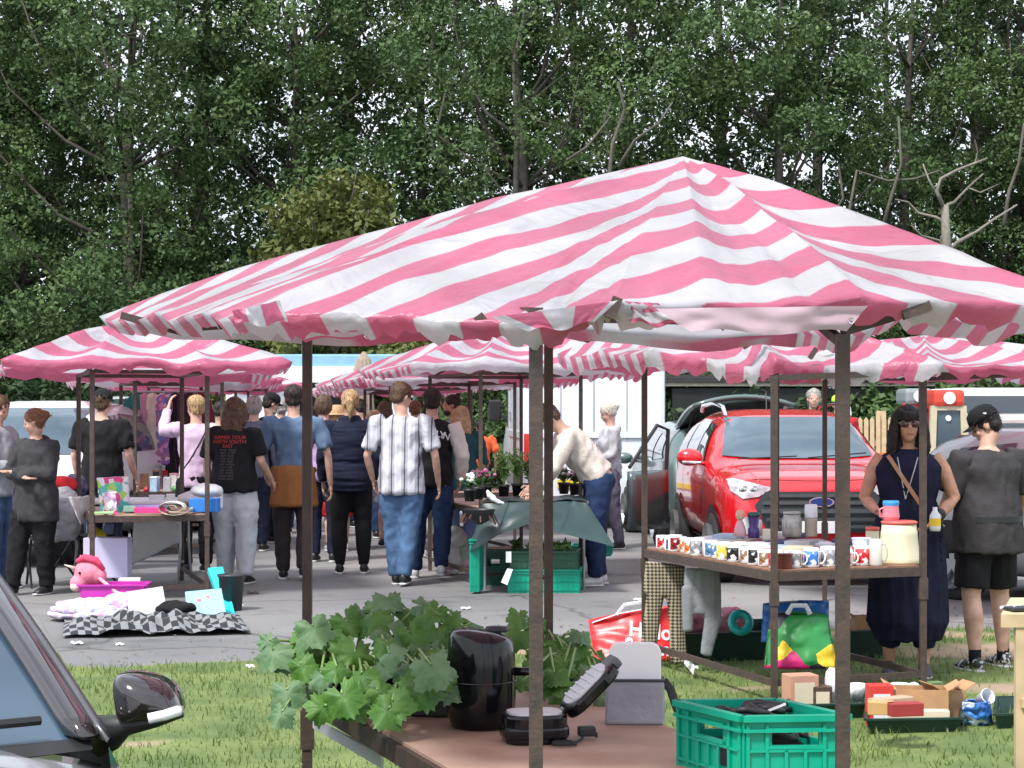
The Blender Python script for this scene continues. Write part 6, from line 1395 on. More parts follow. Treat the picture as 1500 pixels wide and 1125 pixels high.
def coolbag():
    b = TP(932,1063); r = thing('cool_bag', 'grey fabric cool bag with a rounded white board standing inside it', 'bag', tuple(b+Vector((0,.05,0))), R(-3)); k = 1.0
    q = MB(); q.box((0,0,.06), (.160,.085,.12), ch=.008); q.v = [(x*(1-.04*(z > .06))+.004*math.sin(z*90+y*40), y+.006*math.sin(x*40+z*30), z) for x, y, z in q.v]; bd = q.build('body', cloth('grey bag fabric', (.34,.34,.38), bump=.4, bs=50), r, world=False)
    q = MB(); q.box((0,0,.121), (.162,.088,.004)); q.build('piping', BLACKM, bd, world=False)
    q = MB(); q.tube([(.078,.02,.115),(.098,.01,.09),(.115,-.01,.04),(.135,-.02,.01)], [(.012,.003)]*4, 8); q.build('strap', BLACKM, bd, world=False)
    q = MB(); q.prism([(x, z+.155) for x, z in rrect(.142,.135,.03,8)], -.018, .008, 'y'); bo = q.build('white_board', mat('glossy white board', (.9,.9,.92), rough=.3, var=.02), r, world=False, bev=.004)
coolbag()
# ---- slatted crate
def crate(name, label, f, l, rr, H, m, group=None, contents=None, handles=True, cat='crate'):
    """f: near corner on the rim, l and rr the two corners next to it; H height below the rim"""
    bk = l+rr-f; cen = (l+rr)/2; r = thing(name, label, cat, (cen.x, cen.y, f.z-H), 0, group); th = .008
    def wall(a, b, nm='side_panel'):
        q = MB(); e = (b-a); L = e.length; e.normalize(); n = Vector((-e.y, e.x, 0))
        if (cen-a).dot(n) < 0: n = -n
        def bx(u0, u1, z0, z1, t=th, o=0):
            c = a+e*((u0+u1)/2)+n*(t/2+.004-o)+Vector((0,0,-H+(z0+z1)/2)); q.box(c, (u1-u0, t, z1-z0), Matrix((e, n, Vector((0,0,1)))).transposed())
        hw, h0, h1 = .055, H*.58, H*.80
        if handles: bx(0, L/2-hw, 0, H*.97); bx(L/2+hw, L, 0, H*.97); bx(L/2-hw, L/2+hw, 0, h0); bx(L/2-hw, L/2+hw, h1, H*.97)
        else: bx(0, L, 0, H*.97)
        k = max(3, int(L/.045))
        for i in range(k+1):
            u = .012+(L-.024)*i/k
            if not (handles and abs(u-L/2) < hw): bx(u-.004, u+.004, .01, H*.9, .006, .007)
            else: bx(u-.004, u+.004, .01, h0-.01, .006, .007)
        for z in (H*.12, H*.5): bx(.01, L-.01, z-.003, z+.003, .006, .007)
        if handles: bx(L/2-hw-.008, L/2+hw+.008, h0-.008, h0, .006, .007); bx(L/2-hw-.008, L/2+hw+.008, h1, h1+.008, .006, .007)
        q.build(nm, m, r)
    for a, b in ((f,l),(f,rr),(l,bk),(rr,bk)): wall(a, b)
    q = MB()
    for a, b in ((f,l),(l,bk),(bk,rr),(rr,f)): q.bar(a, b, .022, .014); q.bar(a-Vector((0,0,.028)), b-Vector((0,0,.028)), .018, .007)
    q.build('rim', m, r)
    q = MB(); q.prism([(p.x*.98+cen.x*.02, p.y*.98+cen.y*.02) for p in (f,rr,bk,l)], f.z-H, f.z-H+.006); q.build('base', m, r)
    return r, cen
zr = .878; f, l, rr = TP(1088,1053,zr), TP(990,1029,zr), TP(1243,1051,zr)
crate('folding_crate', 'bright green folding crate full of black cables on the front table', f, l, rr, .150, GREENP, None)
def cables():
    cen = (l+rr)/2; o = thing('cable_bundle', 'bundle of black cables and handles lying in the green crate', 'cables', (cen.x, cen.y, .75)); rn = random.Random(3)
    for i in range(9):
        a = cen+Vector((rn.uniform(-.1,.02), rn.uniform(-.07,.07), rn.uniform(-.01,.012))); b = a+Vector((rn.uniform(.05,.11), rn.uniform(-.03,.03), rn.uniform(-.035,-.005)))
        q = MB(); q.tube([a, a.lerp(b,.3)+Vector((0,0,.004)), a.lerp(b,.7), b], [.007,.009,.008,.006], 8); q.build('cable', BLACKM, o, smooth=True)
    for i in range(4):
        c = cen+Vector((rn.uniform(-.08,.08), rn.uniform(-.08,.06), -.05)); q = MB(); q.tube([c+Vector((.045*math.cos(t), .045*math.sin(t)*.8, .01*math.sin(3*t))) for t in [j*.42 for j in range(15)]], .006, 6, close=True); q.build('coil', RUBBER, o, smooth=True)
    q = MB(); q.prism([(x+cen.x, y+cen.y) for x, y in rrect(.2,.17,.02)], .76, .80); q.build('folded_black_cloth', CL['black'], o)
    q = MB(); q.bar(cen+Vector((.02,-.01,.0)), cen+Vector((.055,-.03,.018)), .01,.006); q.build('white_tag', WHITEP, o)
cables()
# sheet of pale board leaning under the front table
q = MB(); q._add([P(460,1052,5.6), P(560,1105,5.4), P(560,1125,5.4), P(460,1066,5.6)], [(0,1,2,3)]); simple('plastic_sheet', 'pale plastic sheet propped under the front table', 'sheet', q, WHITEP, None, solid=.01)
# ---- mugs
def T2(u, v, z=.728): a, b, d_ = Vector((*pA,z)), Vector((*pB,z)), Vector((*pD,z)); return a+(b-a)*u+(d_-a)*v
PR = {'orange': (.75,.16,.02), 'blue flower': (.10,.22,.42), 'black': (.015,.015,.015), 'photo': (.30,.17,.10), 'red': (.55,.02,.03), 'dark red': (.22,.01,.02), 'blue tile': (.05,.20,.62), 'grey': (.25,.25,.27), 'yellow': (.75,.55,.08), 'navy': (.02,.03,.12), 'pink': (.7,.25,.35), 'green': (.06,.3,.12)}
ordn = ['first','second','third','fourth','fifth','sixth','seventh','eighth','ninth','tenth','eleventh','twelfth','thirteenth','fourteenth','fifteenth']
def mug(pos, rz, prn, label, r_=.043, h=.100, body=None):
    vk = 1 if r_ < .037 else random.Random(label).uniform(.82,1.14); r_ *= .5+.5*vk; h *= vk
    o = thing('mug', label, 'mug', tuple(pos), rz, 'mugs on the right stall table')
    q = MB(); q.lathe([(r_*.86,0),(r_*.97,.004),(r_,.012),(r_,h),(r_*.93,h),(r_*.92,.008),(.001,.007)], (0,0,0), 20, bot=True); b = q.build('body', body or WHITEC, o, smooth=True, world=False)
    q = MB(); q.tube([(r_*.97,0,h*.80),(r_*1.45,0,h*.82),(r_*1.72,0,h*.62),(r_*1.7,0,h*.38),(r_*1.4,0,h*.2),(r_*.97,0,h*.2)], .0052, 7); q.build('handle', body or WHITEC, o, smooth=True, world=False)
    if prn:
        q = MB(); q.grid(lambda u, v: Vector(((r_+.0012)*math.cos(R(-150+120*u)), (r_+.0012)*math.sin(R(-150+120*u)), h*(.14+.72*v))), 12, 4)
        q.build('print', print_mat('mug print '+prn, [PR[prn], tuple(min(1,c*1.5+.08) for c in PR[prn]), (.72,.72,.72), PR[prn], (.70,.70,.70), tuple(c*.4 for c in PR[prn])], 42, rough=.25), b, world=False, smooth=True)
rn = random.Random(5)
row1 = ['red','navy','dark red','orange','orange','grey','blue flower','blue flower','yellow','black','photo','black','photo','red']
for i, p_ in enumerate(row1):
    mug(T2(.06+.86*i/13+rn.uniform(-.008,.008), .07+rn.uniform(-.02,.02)), rn.uniform(-.5,.6)-.3, p_, f'white mug with {p_} print, {ordn[i]} from the far left along the left table edge')
row2 = ['grey','blue tile','grey','pink','red']
for i, p_ in enumerate(row2): mug(T2(.93, .20+.115*i), rn.uniform(-.3,.4), p_, f'white mug with {p_} print, {ordn[i]} from the corner along the front table edge')
for i in range(11): mug(T2(.10+.075*i+rn.uniform(-.01,.01), .21+rn.uniform(-.03,.03)), rn.uniform(-1,1), rn.choice([None,'blue flower','pink','green','yellow']), f'mug in the second row behind the left edge, {ordn[i]} from its far end', h=.088)
for i in range(5): mug(T2(.80, .30+.11*i), rn.uniform(-1,1), rn.choice([None,'navy','orange']), f'mug in the second row behind the front edge, {ordn[i]} from the left', h=.09)
o = thing('trinket_box', 'dark red brown wooden box between the mugs at the front corner', 'box', tuple(T2(.95,.115))); q = MB(); q.box(T2(.95,.115)+Vector((0,0,.035)), (.085,.06,.07), R(-12), ch=.004); q.build('body', mat('dark red wood', (.12,.025,.015), rough=.3, var=.3, vs=20), o); q = MB(); q.box(T2(.95,.115)+Vector((0,0,.078)), (.09,.065,.014), R(-12), ch=.004); q.build('lid', mat('dark red wood',(0,0,0)), o)
cols = [('white',(.72,.72,.75)),('navy',(.03,.04,.12)),('cream',(.6,.52,.36)),('dark red',(.3,.03,.04)),('pale blue',(.4,.5,.65)),('grey',(.3,.3,.32))]
k = 0
for i in range(6):
    for j in range(4):
        p = T2(.16+.125*i+.02*rn.random(), .36+.16*j); z = .728
        cn_, cc = cols[(i*4+j) % 6]; n_ = rn.randint(2,4)
        o = thing('book_stack', f'stack of {n_} flat books topped with a {cn_} cover, {ordn[i]} along in line {j+1}', 'books', tuple(p), 0, 'flat books and papers behind the mugs')
        for q_ in range(n_):
            c2 = cols[(i+j+q_+3) % 6][1] if q_ < n_-1 else cc; t_ = rn.uniform(.018,.034); q = MB(); q.box(p+Vector((0,0,z-.728+t_/2)), (.15,.20,t_), rn.uniform(-.5,.5)-.3, ch=.002); q.build('book', mat('book '+cols[(i+j+q_+3) % 6][0] if q_ < n_-1 else 'book '+cn_, c2, rough=.5, var=.05), o); z += t_+.001
def bottle(name, label, px, py, s, w_, prof, m, capm=None, cap=None, cat='bottle'):
    p = PS(px, py, s); p.z = max(p.z, .728); o = thing(name, label, cat, tuple(p)); q = MB(); q.lathe(prof, (0,0,0), 18, bot=True, top=True); q.build('body', m, o, smooth=True, world=False)
    if cap: q = MB(); q.lathe(cap, (0,0,0), 18, bot=True, top=True); q.build('lid', capm, o, smooth=True, world=False)
    return o
bottle('doll', 'small pale figurine in a pink dress standing among the mugs', 1084, 785, 245, 0, [(.04,0),(.032,.05),(.02,.085),(.012,.095)], mat('pink figurine dress', (.6,.35,.38), var=.2), mat('figurine skin', (.6,.38,.26)), [(.012,.094),(.024,.105),(.028,.125),(.022,.15),(.004,.158)], 'figurine')
bottle('blender_cup', 'dark green lidded cup with a purple base among the mugs', 1104, 788, 245, 0, [(.034,0),(.034,.06),(.026,.065),(.036,.13)], mat('purple tumbler', (.06,.03,.16), rough=.3), mat('dark green lid', (.02,.08,.06), rough=.4), [(.038,.13),(.038,.15),(.02,.155)], 'cup')
bottle('bottle', 'slim white bottle with a red cap behind the purple cup', 1113, 785, 242, 0, [(.014,0),(.014,.09),(.008,.10)], WHITEP, mat('red cap', (.6,.03,.03), var=0), [(.01,.10),(.01,.12),(.004,.122)])
o = thing('wash_pack', 'teal and cream packet standing left of the glass jar', 'packet', tuple(PS(1125,786,245))); q = MB(); b_ = PS(1125,786,245); b_.z=.728; q.box(b_+Vector((0,0,.045)), (.08,.05,.09), ch=.01); q.build('body', mat('teal packet', (.05,.28,.34), rough=.4), o); q = MB(); q.box(b_+Vector((0,0,.125)), (.075,.045,.07), ch=.012); q.build('top', mat('cream packet', (.65,.58,.45), rough=.4), o)
bottle('glass_jar', 'wide clear glass jar beside the white topped flask', 1160, 786, 243, 0, [(.055,0),(.06,.02),(.062,.10),(.05,.125),(.05,.14)], mat('jar glass', (.35,.33,.30), rough=.08, var=.3, vs=20, coat=1.), mat('jar lid', (.45,.45,.43), rough=.3, metal=.5), [(.054,.135),(.054,.15),(.001,.152)], 'jar')
bottle('flask', 'beige vacuum flask with a white cup lid', 1188, 786, 243, 0, [(.036,0),(.038,.01),(.038,.10),(.036,.112)], mat('beige flask', (.42,.36,.28), rough=.35), WHITEP, [(.038,.112),(.04,.12),(.038,.19),(.03,.195)], 'flask')
bottle('bread_bin', 'large cream ribbed bin with a coral red lid on the mug table', 1317, 828, 258, 0, [(.118,0),(.12,.01),(.12,.03),(.118,.034),(.118,.045),(.116,.05),(.105,.16),(.104,.18),(.101,.185),(.098,.225)], mat('cream enamel tin', (.68,.63,.44), rough=.3, var=.03), mat('coral plastic', (.68,.12,.10), rough=.35, var=0), [(.102,.223),(.104,.236),(.09,.242),(.001,.243)], 'bin')
mug(PS(1283,829,263), -.15, None, 'tall grey white tankard in front of the cream bin', .036, .15, mat('grey white stoneware', (.52,.50,.46), rough=.25))
bottle('storage_jar', 'cream jar with a coral lid behind the tankard', 1278, 822, 252, 0, [(.04,0),(.04,.17)], mat('cream enamel tin', (0,0,0)), mat('coral plastic', (0,0,0)), [(.042,.17),(.042,.19),(.001,.192)], 'jar')
b_ = PS(1305,767,258); o = thing('plastic_cup', 'pink plastic jug with a blue lid standing on the cream bin', 'cup', (b_.x, b_.y, .728+.243)); q = MB(); q.lathe([(.042,0),(.05,.02),(.044,.085)], (0,0,0), 16, bot=True, top=True); q.build('body', mat('pink plastic', (.65,.2,.25), rough=.3, var=0), o, world=False); q = MB(); q.lathe([(.046,.085),(.048,.10),(.044,.112),(.001,.113)], (0,0,0), 16); q.build('lid', mat('bright blue plastic', (.05,.3,.7), rough=.3, var=0), o, world=False); q = MB(); q.tube([(-.044,0,.07),(-.065,0,.06),(-.06,0,.02),(-.045,0,.02)], .006, 6); q.build('handle', mat('pink plastic',(0,0,0)), o, world=False)
for nm, c_, z_ in (('lime green tub', (.35,.7,.03), 0), ('red tub', (.7,.05,.03), .05), ('white and blue tub', (.6,.65,.75), .10)):
    b_ = PS(1262,828,260); o = thing('tub', f'{nm} in the small stack left of the tankard', 'tub', (b_.x, b_.y, .728+z_)); q = MB(); q.lathe([(.05,0),(.055,.045)], (0,0,0), 16, bot=True); q.build('body', mat(nm, c_, rough=.3, var=0), o, world=False); q = MB(); q.lathe([(.057,.044),(.057,.049),(.001,.0495)], (0,0,0), 16, bot=True); q.build('lid', mat(nm+' lid', tuple(min(1,c*1.15+.03) for c in c_), rough=.3, var=0), o, world=False)
hh = IL['wr'][0]; wp = ROOTM[IL['root'].name] @ (hh+Vector((.0,.09,.0))); o = thing('spray_bottle', 'white bottle with a yellow label held by the woman in sunglasses', 'bottle', tuple(wp-Vector((0,0,.06)))); q = MB(); q.lathe([(.03,0),(.034,.02),(.032,.09),(.014,.12),(.014,.14)], (0,0,0), 14, bot=True, top=True); q.build('body', WHITEP, o, smooth=True, world=False); q = MB(); q.lathe([(.0345,.03),(.0342,.075)], (0,0,0), 14); q.build('label', mat('yellow label', (.8,.55,.03), var=0), o, world=False)
# ---- hanging trousers
def hanging(label, cols, d, m, name='trousers', seed=1):
    r = thing(name, label, 'trousers', tuple(P(cols[0][0][0], cols[0][0][1], d))); q = MB()
    for pts in cols:   # each leg: list of (px, py, halfwidth px)
        q.tube([P(x, y, d) for x, y, w_ in pts], [(w_*d/FPX, .022) for x, y, w_ in pts], 14, flat=(1,0,0))
    q.build('cloth', m, r, remesh=.010, smoothit=1, fold=(.008,(14,14,2),seed)); return r
LEGG = check_mat('dark diamond pattern jersey', (.36,.30,.20), (.035,.03,.03), 46, coord='UV')
lg = hanging('brown and cream diamond patterned leggings hung from the mug table', [[(975,826,30),(972,850,30),(968,872,27)],[(962,856,14),(957,890,12),(952,930,11),(949,960,12)],[(987,856,15),(990,890,12),(993,930,12),(995,972,13)]], FPX/237, LEGG, 'leggings', 2)
for ch in lg.children:
    me = ch.data; l_ = me.uv_layers.new(name='UVMap')
    for lp in me.loops: co = me.vertices[lp.vertex_index].co; a = co.x+co.y*.6; l_.data[lp.index].uv = (a*1.0+co.z*1.0, a*1.0-co.z*1.0)
hanging('grey trousers draped from the mug table beside the patterned leggings', [[(1028,832,26),(1030,860,28),(1032,885,26)],[(1008,860,10),(1009,900,9),(1009,925,8)],[(1044,870,14),(1044,910,13),(1036,945,10),(1034,960,9)],[(1028,870,12),(1026,900,11)]], FPX/243, CL['grey'], seed=5)
# ---- bags and trays on the ground
def bag(name, label, quad, m, depth=.22, cat='bag', bulge=.05, seed=0, handle=None):
    """quad: px corners TL TR BR BL and their distance"""
    tl, tr, br, bl = [P(x, y, d_) for x, y, d_ in quad]; c = (bl+br)/2; r = thing(name, label, cat, tuple(c)); q = MB(); n = Vector((0,1,0))
    bl.z = br.z = max(.01, min(bl.z, br.z))
    def fn(u, v, back):
        p = bl.lerp(br, u).lerp(tl.lerp(tr, u), v); e = math.sin(math.pi*u)**.6*(.4+.6*math.sin(math.pi*min(1, .15+v*.75)))
        w_ = .022*noise.noise(Vector((u*4+seed, v*4, back)))+.012*noise.noise(Vector((u*11+seed, v*9, back))); return p+n*((depth*e*(1 if back else 0))+(-bulge*e if not back else 0)+w_)
    q.grid(lambda u, v: fn(u, v, 0), 18, 16); q.grid(lambda u, v: fn(1-u, v, 1), 18, 16)
    q.grid(lambda u, v: fn(0, u, 0).lerp(fn(0, u, 1), v), 8, 3); q.grid(lambda u, v: fn(1, u, 0).lerp(fn(1, u, 1), v), 8, 3); q.grid(lambda u, v: fn(u, 0, 0).lerp(fn(u, 0, 1), v), 12, 3)
    b = q.build('body', m, r, smooth=True, solid=.004)
    if handle:
        q = MB(); a0, a1 = tl.lerp(tr, .3), tl.lerp(tr, .7); q.tube([a0, a0.lerp(a1,.2)+Vector((0,-.01,handle)), a0.lerp(a1,.8)+Vector((0,-.01,handle)), a1], [(.014,.003)]*4, 6); q.build('handle', WHITEP, r)
    return r, b
d0 = FPX/228
r_, b_ = bag('shopping_bag', 'red plastic shopping bag with white writing on the grass edge', [(862,908,d0),(1000,886,d0),(996,968,d0*.985),(872,962,d0*.985)], mat('red plastic bag', (.75,.03,.035), rough=.35, var=.05, bump=.2, bs=12), depth=.2, handle=.06)
inv = ROOTM[r_.name].inverted()
for t_, px, py, sz in (('Hello', 946, 922, .125), ('Summer', 952, 945, .115)):
    me = text_mesh(t_, sz, bold=.003); M = inv @ Matrix.Translation(P(px, py, d0)+Vector((.02,-1,0))) @ Matrix.Rotation(R(90),4,'X') @ Matrix.Rotation(R(-6),4,'Z'); decal_on(b_, me, M, (0,1,0), 'lettering', WHITEP, off=.008, parent=b_)
q = MB(); q.tube([P(868,912,d0-.03), P(905,899,d0-.06), P(944,892,d0-.03)], [(.02,.003)]*3, 6); q.build('white_handle', WHITEP, r_)
bag('shopping_bag', 'blue plastic bag with a white print behind the multicoloured bag', [(1118,884,11.6),(1214,880,11.6),(1212,930,11.5),(1115,940,11.5)], print_mat('blue bag print', [(.03,.16,.5)]*4+[(.5,.55,.65)], 9, rough=.35), depth=.15, seed=4)
MULTI = print_mat('multicolour bag print', [(.75,.52,.02),(.02,.20,.04),(.75,.16,.04),(.03,.03,.04),(.02,.22,.05),(.55,.02,.15),(.03,.10,.03)], 5.0, rough=.35)
bag('shopping_bag', 'bulging green, yellow and orange printed shopping bag beside the front pole of the mug stall', [(1128,900,10.6),(1212,900,10.6),(1226,972,10.5),(1120,978,10.5)], MULTI, depth=.26, bulge=.09, seed=7, handle=.05)
bag('carrier_bag', 'blue and white striped carrier bag with a white cup in it near the right edge', [(1410,1028,9.55),(1450,1028,9.55),(1454,1062,9.6),(1408,1062,9.6)], print_mat('blue white bag print', [(.03,.12,.4),(.5,.6,.75),(.05,.22,.6)], 26, rough=.35), depth=.12)
o = thing('paper_cup', 'white paper cup lying in the blue and white carrier bag', 'cup', tuple(P(1440,1022,9.6))); q = MB(); q.M = Matrix.Translation(P(1440,1024,9.6)) @ Matrix.Rotation(R(62),4,'X') @ Matrix.Rotation(R(20),4,'Y'); q.lathe([(.025,-.05),(.038,.04),(.041,.045),(.038,.05),(.036,.04),(.02,-.045)], (0,0,0), 16, bot=True); q.build('body', WHITEP, o, smooth=True)
def tray(label, quad, H, m, group='dark green trays on the grass', name='tray', cat='tray'):
    """quad: ground-level px corners NL NR FR FL"""
    pts = [G(x, y) for x, y in quad]; c = sum(pts, Vector())/4; r = thing(name, label, cat, tuple(c), 0, group)
    for i in range(4):
        a, b = pts[i], pts[(i+1) % 4]; q = MB(); oa, ob = (a-c)*.12, (b-c)*.12; th = (c-(a+b)/2).normalized()*.008
        q._add([a, b, b+ob+Vector((0,0,H)), a+oa+Vector((0,0,H)), a+th, b+th, b+ob+th+Vector((0,0,H)), a+oa+th+Vector((0,0,H))], [(0,1,2,3),(7,6,5,4),(3,2,6,7),(0,3,7,4),(1,5,6,2)]); q.build('side_panel', m, r)
    q = MB()
    for i in range(4): a, b = pts[i], pts[(i+1) % 4]; q.bar(a+(a-c)*.13+Vector((0,0,H)), b+(b-c)*.13+Vector((0,0,H)), .018, .010)
    q.build('rim', m, r); q = MB(); q.prism([(p.x, p.y) for p in pts], .004, .012); q.build('base', m, r); return c
tray('dark green tray of cardboard boxes and packets on the grass', [(1276,1078),(1402,1076),(1400,1052),(1280,1054)], .085, GREEND)
tray('dark green tray of crockery behind the bright green crate', [(1160,1056),(1262,1054),(1262,1032),(1166,1034)], .085, GREEND)
tray('dark green tray cut by the timber trestle at right', [(1462,1072),(1540,1070),(1536,1046),(1464,1048)], .09, GREEND)
tray('long dark green tray of folded clothes under the mug table', [(1000,972),(1118,968),(1114,950),(1004,953)], .19, GREEND)
tray('black tray under the mug table partly behind the patterned leggings', [(955,965),(998,965),(998,950),(958,950)], .15, BLACKM)
tray('dark tray with cardboard and a black tub behind the right pole', [(1232,968),(1310,964),(1308,948),(1234,950)], .19, GREEND)
def carton(label, px, py, w_, d_, h_, rz, m=CARD, open_=False, name='cardboard_box', cat='box', z0=.02, tilt=0, lid=None, g=None):
    p = TP(px, py, z0) if z0 > .03 else G(px, py)+Vector((0,0,z0)); r = thing(name, label, cat, tuple(p), R(rz), g); t = .005
    q = MB(); q.M = Matrix.Rotation(R(tilt),4,'X')
    if open_:
        for sx in (-1,1): q.box((sx*(w_/2-t/2),0,h_/2), (t,d_,h_)); q.box((0,sx*(d_/2-t/2),h_/2), (w_-2*t,t,h_))
        q.box((0,0,t/2), (w_-2*t,d_-2*t,t)); b = q.build('body', m, r, world=False)
        for sx in (-1,1): q = MB(); q.box((sx*(w_/2+.03),0,h_+.015), (.07,d_*.96,.004), Matrix.Rotation(R(-30*sx),3,'Y')); q.build('flap', m, r, world=False)
    else: q.box((0,0,h_/2), (w_,d_,h_), ch=.004); b = q.build('body', m, r, world=False)
    if lid: q = MB(); q.M = Matrix.Rotation(R(tilt),4,'X'); q.box((0,-d_/2-.001,h_*.5), (w_*.7,.002,h_*.6)); q.build('label', lid, b, world=False)
REDB = mat('red box', (.6,.04,.03), rough=.5, var=.05); CRM = mat('cream card', (.62,.55,.40), rough=.7, var=.1)
carton('red box with a white label at the left end of the nearest tray', 1288, 1070, .12, .1, .21, 4, REDB, lid=WHITEP); carton('brown cardboard box with its flaps up in the nearest tray', 1348, 1062, .26, .18, .17, -6, open_=True); carton('brown cardboard box standing at the right end of the nearest tray', 1388, 1060, .12, .16, .16, 12, CARD, open_=True)
carton('long cream box lying across the nearest tray', 1345, 1072, .30, .07, .09, -4, CRM, g=None); carton('small green and yellow packet on the brown box', 1370, 1052, .07, .05, .17, 20, mat('green packet', (.12,.2,.08)))
carton('salmon pink and brown carton at the left of the crockery tray', 1172, 1046, .16, .12, .19, 15, mat('salmon carton', (.5,.26,.18)), lid=CRM); carton('dark brown patterned box in the crockery tray', 1203, 1046, .10, .1, .13, 0, mat('dark patterned box', (.07,.04,.03), var=.5, vs=40), lid=CRM)
for i, (px, py, rr_, hh, lb) in enumerate([(1218,1044,.04,.20,'crumpled white paper ball on the crockery tray'),(1238,1050,.05,.12,'white china bowl in the crockery tray'),(1256,1046,.045,.13,'pale blue china cup in the crockery tray'),(1318,1052,.05,.15,'white china dish behind the red box'),(1338,1056,.05,.16,'white paper packet behind the red box')]):
    p = G(px, py); o = thing('china_bowl' if i in (1,2,3) else 'paper_ball', lb, 'crockery' if i in (1,2,3) else 'paper', (p.x, p.y, .03)); q = MB()
    if i in (1,2,3): q.lathe([(rr_*.4,hh*.3),(rr_*.9,hh*.75),(rr_,hh),(rr_*.94,hh),(rr_*.3,hh*.4)], (0,0,0), 18, bot=True)
    else: q.ball((0,0,hh*.6), (rr_,rr_,hh*.45), 10, 8); q.v = [(x+.012*noise.noise(Vector((x*60,y*60,z*60))), y, z+.015*noise.noise(Vector((x*50,y*50,z*50)))) for x, y, z in q.v]
    q.build('body', WHITEC, o, world=False, smooth=i in (1,2,3))
for i, (px, py, w_, rz, c_, lb) in enumerate([(1305,1040,.22,30,(.50,.32,.22),'pinkish brown card strip leaning across the boxes'),(1290,1046,.12,-10,(.5,.3,.12),'small tan carton among the boxes'),(1325,1048,.16,12,(.3,.03,.03),'dark red book lying on the tray')]):
    carton(lb, px, py, w_, .08, .06, rz, mat('card '+str(i), c_), z0=.17)
for px, py, c_, lb, sx in ((1020,962,(.5,.22,.3),'pink patterned cloth heaped in the tray behind the grey trousers',.12),(1070,962,(.45,.2,.26),'dusty pink folded cloth in the long tray',.13),(1035,955,(.5,.5,.52),'pale grey cloth in the long tray',.10)):
    p = G(px, py); o = thing('folded_cloth', lb, 'clothes', (p.x, p.y, .1)); q = MB(); q.ball((0,.05,.12), (sx,.1,.09), 20, 14); q.build('cloth', cloth(lb, c_, var=.35, vs=25), o, world=False, smooth=True, remesh=.012, fold=(.02,(14,14,14),px*.1))
p = P(1085,912,11.9); o = thing('swim_ring', 'turquoise ring standing in the clothes tray', 'ring', tuple(p)); q = MB(); q.tube([p+Vector((.055*math.cos(a), .02*math.sin(a), .055*math.sin(a))) for a in [i*math.pi/10 for i in range(20)]], .026, 10, close=True); q.build('ring', mat('turquoise vinyl', (.02,.5,.52), rough=.25, var=.05), o, smooth=True)
p = G(1295,960); o = thing('tub', 'matt black tub standing in the tray behind the right pole', 'tub', tuple(p)); q = MB(); q.lathe([(.04,.02),(.045,.33),(.04,.335),(.001,.335)], (0,0,0), 16, bot=True); q.build('body', BLACKM, o, world=False, smooth=True); carton('brown cardboard box in the tray behind the right pole', 1272, 960, .2, .12, .24, 10, CARD, open_=True)
# timber trestle at the right edge
def trestle():
    d_ = 6.6; r = thing('trestle_table', 'pale timber trestle table cut by the right picture edge', 'table', (X(1530,FPX/d_), d_+.3, 0)); x0 = P(1466,900,d_).x; zt = P(1466,900,d_).z
    q = MB(); q.prism([(x0,d_),(x0+1.1,d_),(x0+1.3,d_+.6),(x0+.19,d_+.6)], zt-.045, zt, 'z'); q.build('tabletop', PINE, r)
    for x in (x0+.07,x0+.30):
        q = MB(); q.bar((x, d_+.02, 0), (x, d_+.02, zt-.04), .032,.028); q.build('leg', PINE, r)
    for y, x in ((.55, .25),(.02,1.0),(.55,1.2)): q = MB(); q.bar((x0+x, d_+y, 0), (x0+x, d_+y, zt-.04), .032,.028); q.build('leg', PINE, r)
    q = MB(); q.bar((x0+.07,d_-.0,P(0,1030,d_).z),(x0+1,d_-.0,P(0,1030,d_).z),.02,.03); q.build('cross_rail', PINE, r)
    for i, (px, rz) in enumerate(((1478,20),(1490,-15),(1484,60))):
        o = thing('pen', ['white pen','grey pen','short white pen'][i]+' lying on the timber trestle table', 'pen', (P(px,890,d_+.2).x, d_+.15, zt+.01)); q = MB(); a = R(rz); q.tube([(-.05*math.cos(a),-.05*math.sin(a),0),(.05*math.cos(a),.05*math.sin(a),0)], [.006,.005], 8); q.build('barrel', WHITEP if i != 1 else STEELL, o, world=False)
    o = thing('tablet_case', 'flat dark case on the timber trestle table', 'case', (P(1492,893,d_+.1).x, d_+.12, zt+.005)); q = MB(); q.box((0.02,0,.004), (.12,.09,.012), R(15), ch=.003); q.build('body', BLACKM, o, world=False)
trestle()
# ------------------------------------------------------------------ left stall and middle stall goods
def at(px, py, s, z=None): p = PS(px, py, s); return p if z is None else Vector((p.x, p.y, z))
def box_thing(name, label, cat, c, sz, m, rz=0, group=None, ch=.006, part='body', tiltx=0, lid=None, solidlid=None):
    r = thing(name, label, cat, tuple(c), R(rz), group); q = MB(); q.M = Matrix.Rotation(R(tiltx), 4, 'X'); q.box((0,0,sz[2]/2), sz, ch=ch); b = q.build(part, m, r, world=False)
    if lid: q = MB(); q.M = Matrix.Rotation(R(tiltx), 4, 'X'); q.box((0,0,sz[2]+.008), (sz[0]*1.05,sz[1]*1.08,.02), ch=.004); q.build('lid', lid, r, world=False)
    return r
def heap(name, label, cat, c, rad, m, seed=1, amp=.03, group=None):
    r = thing(name, label, cat, (c[0], c[1], c[2]), 0, group); q = MB(); q.ball((0,0,rad[2]*.75), rad, 24, 14); q.v = [(x, y, max(0, z)) for x, y, z in q.v]
    q.build('cloth', m, r, world=False, remesh=.016, smoothit=1, fold=(amp, (8,8,11), seed)); return r
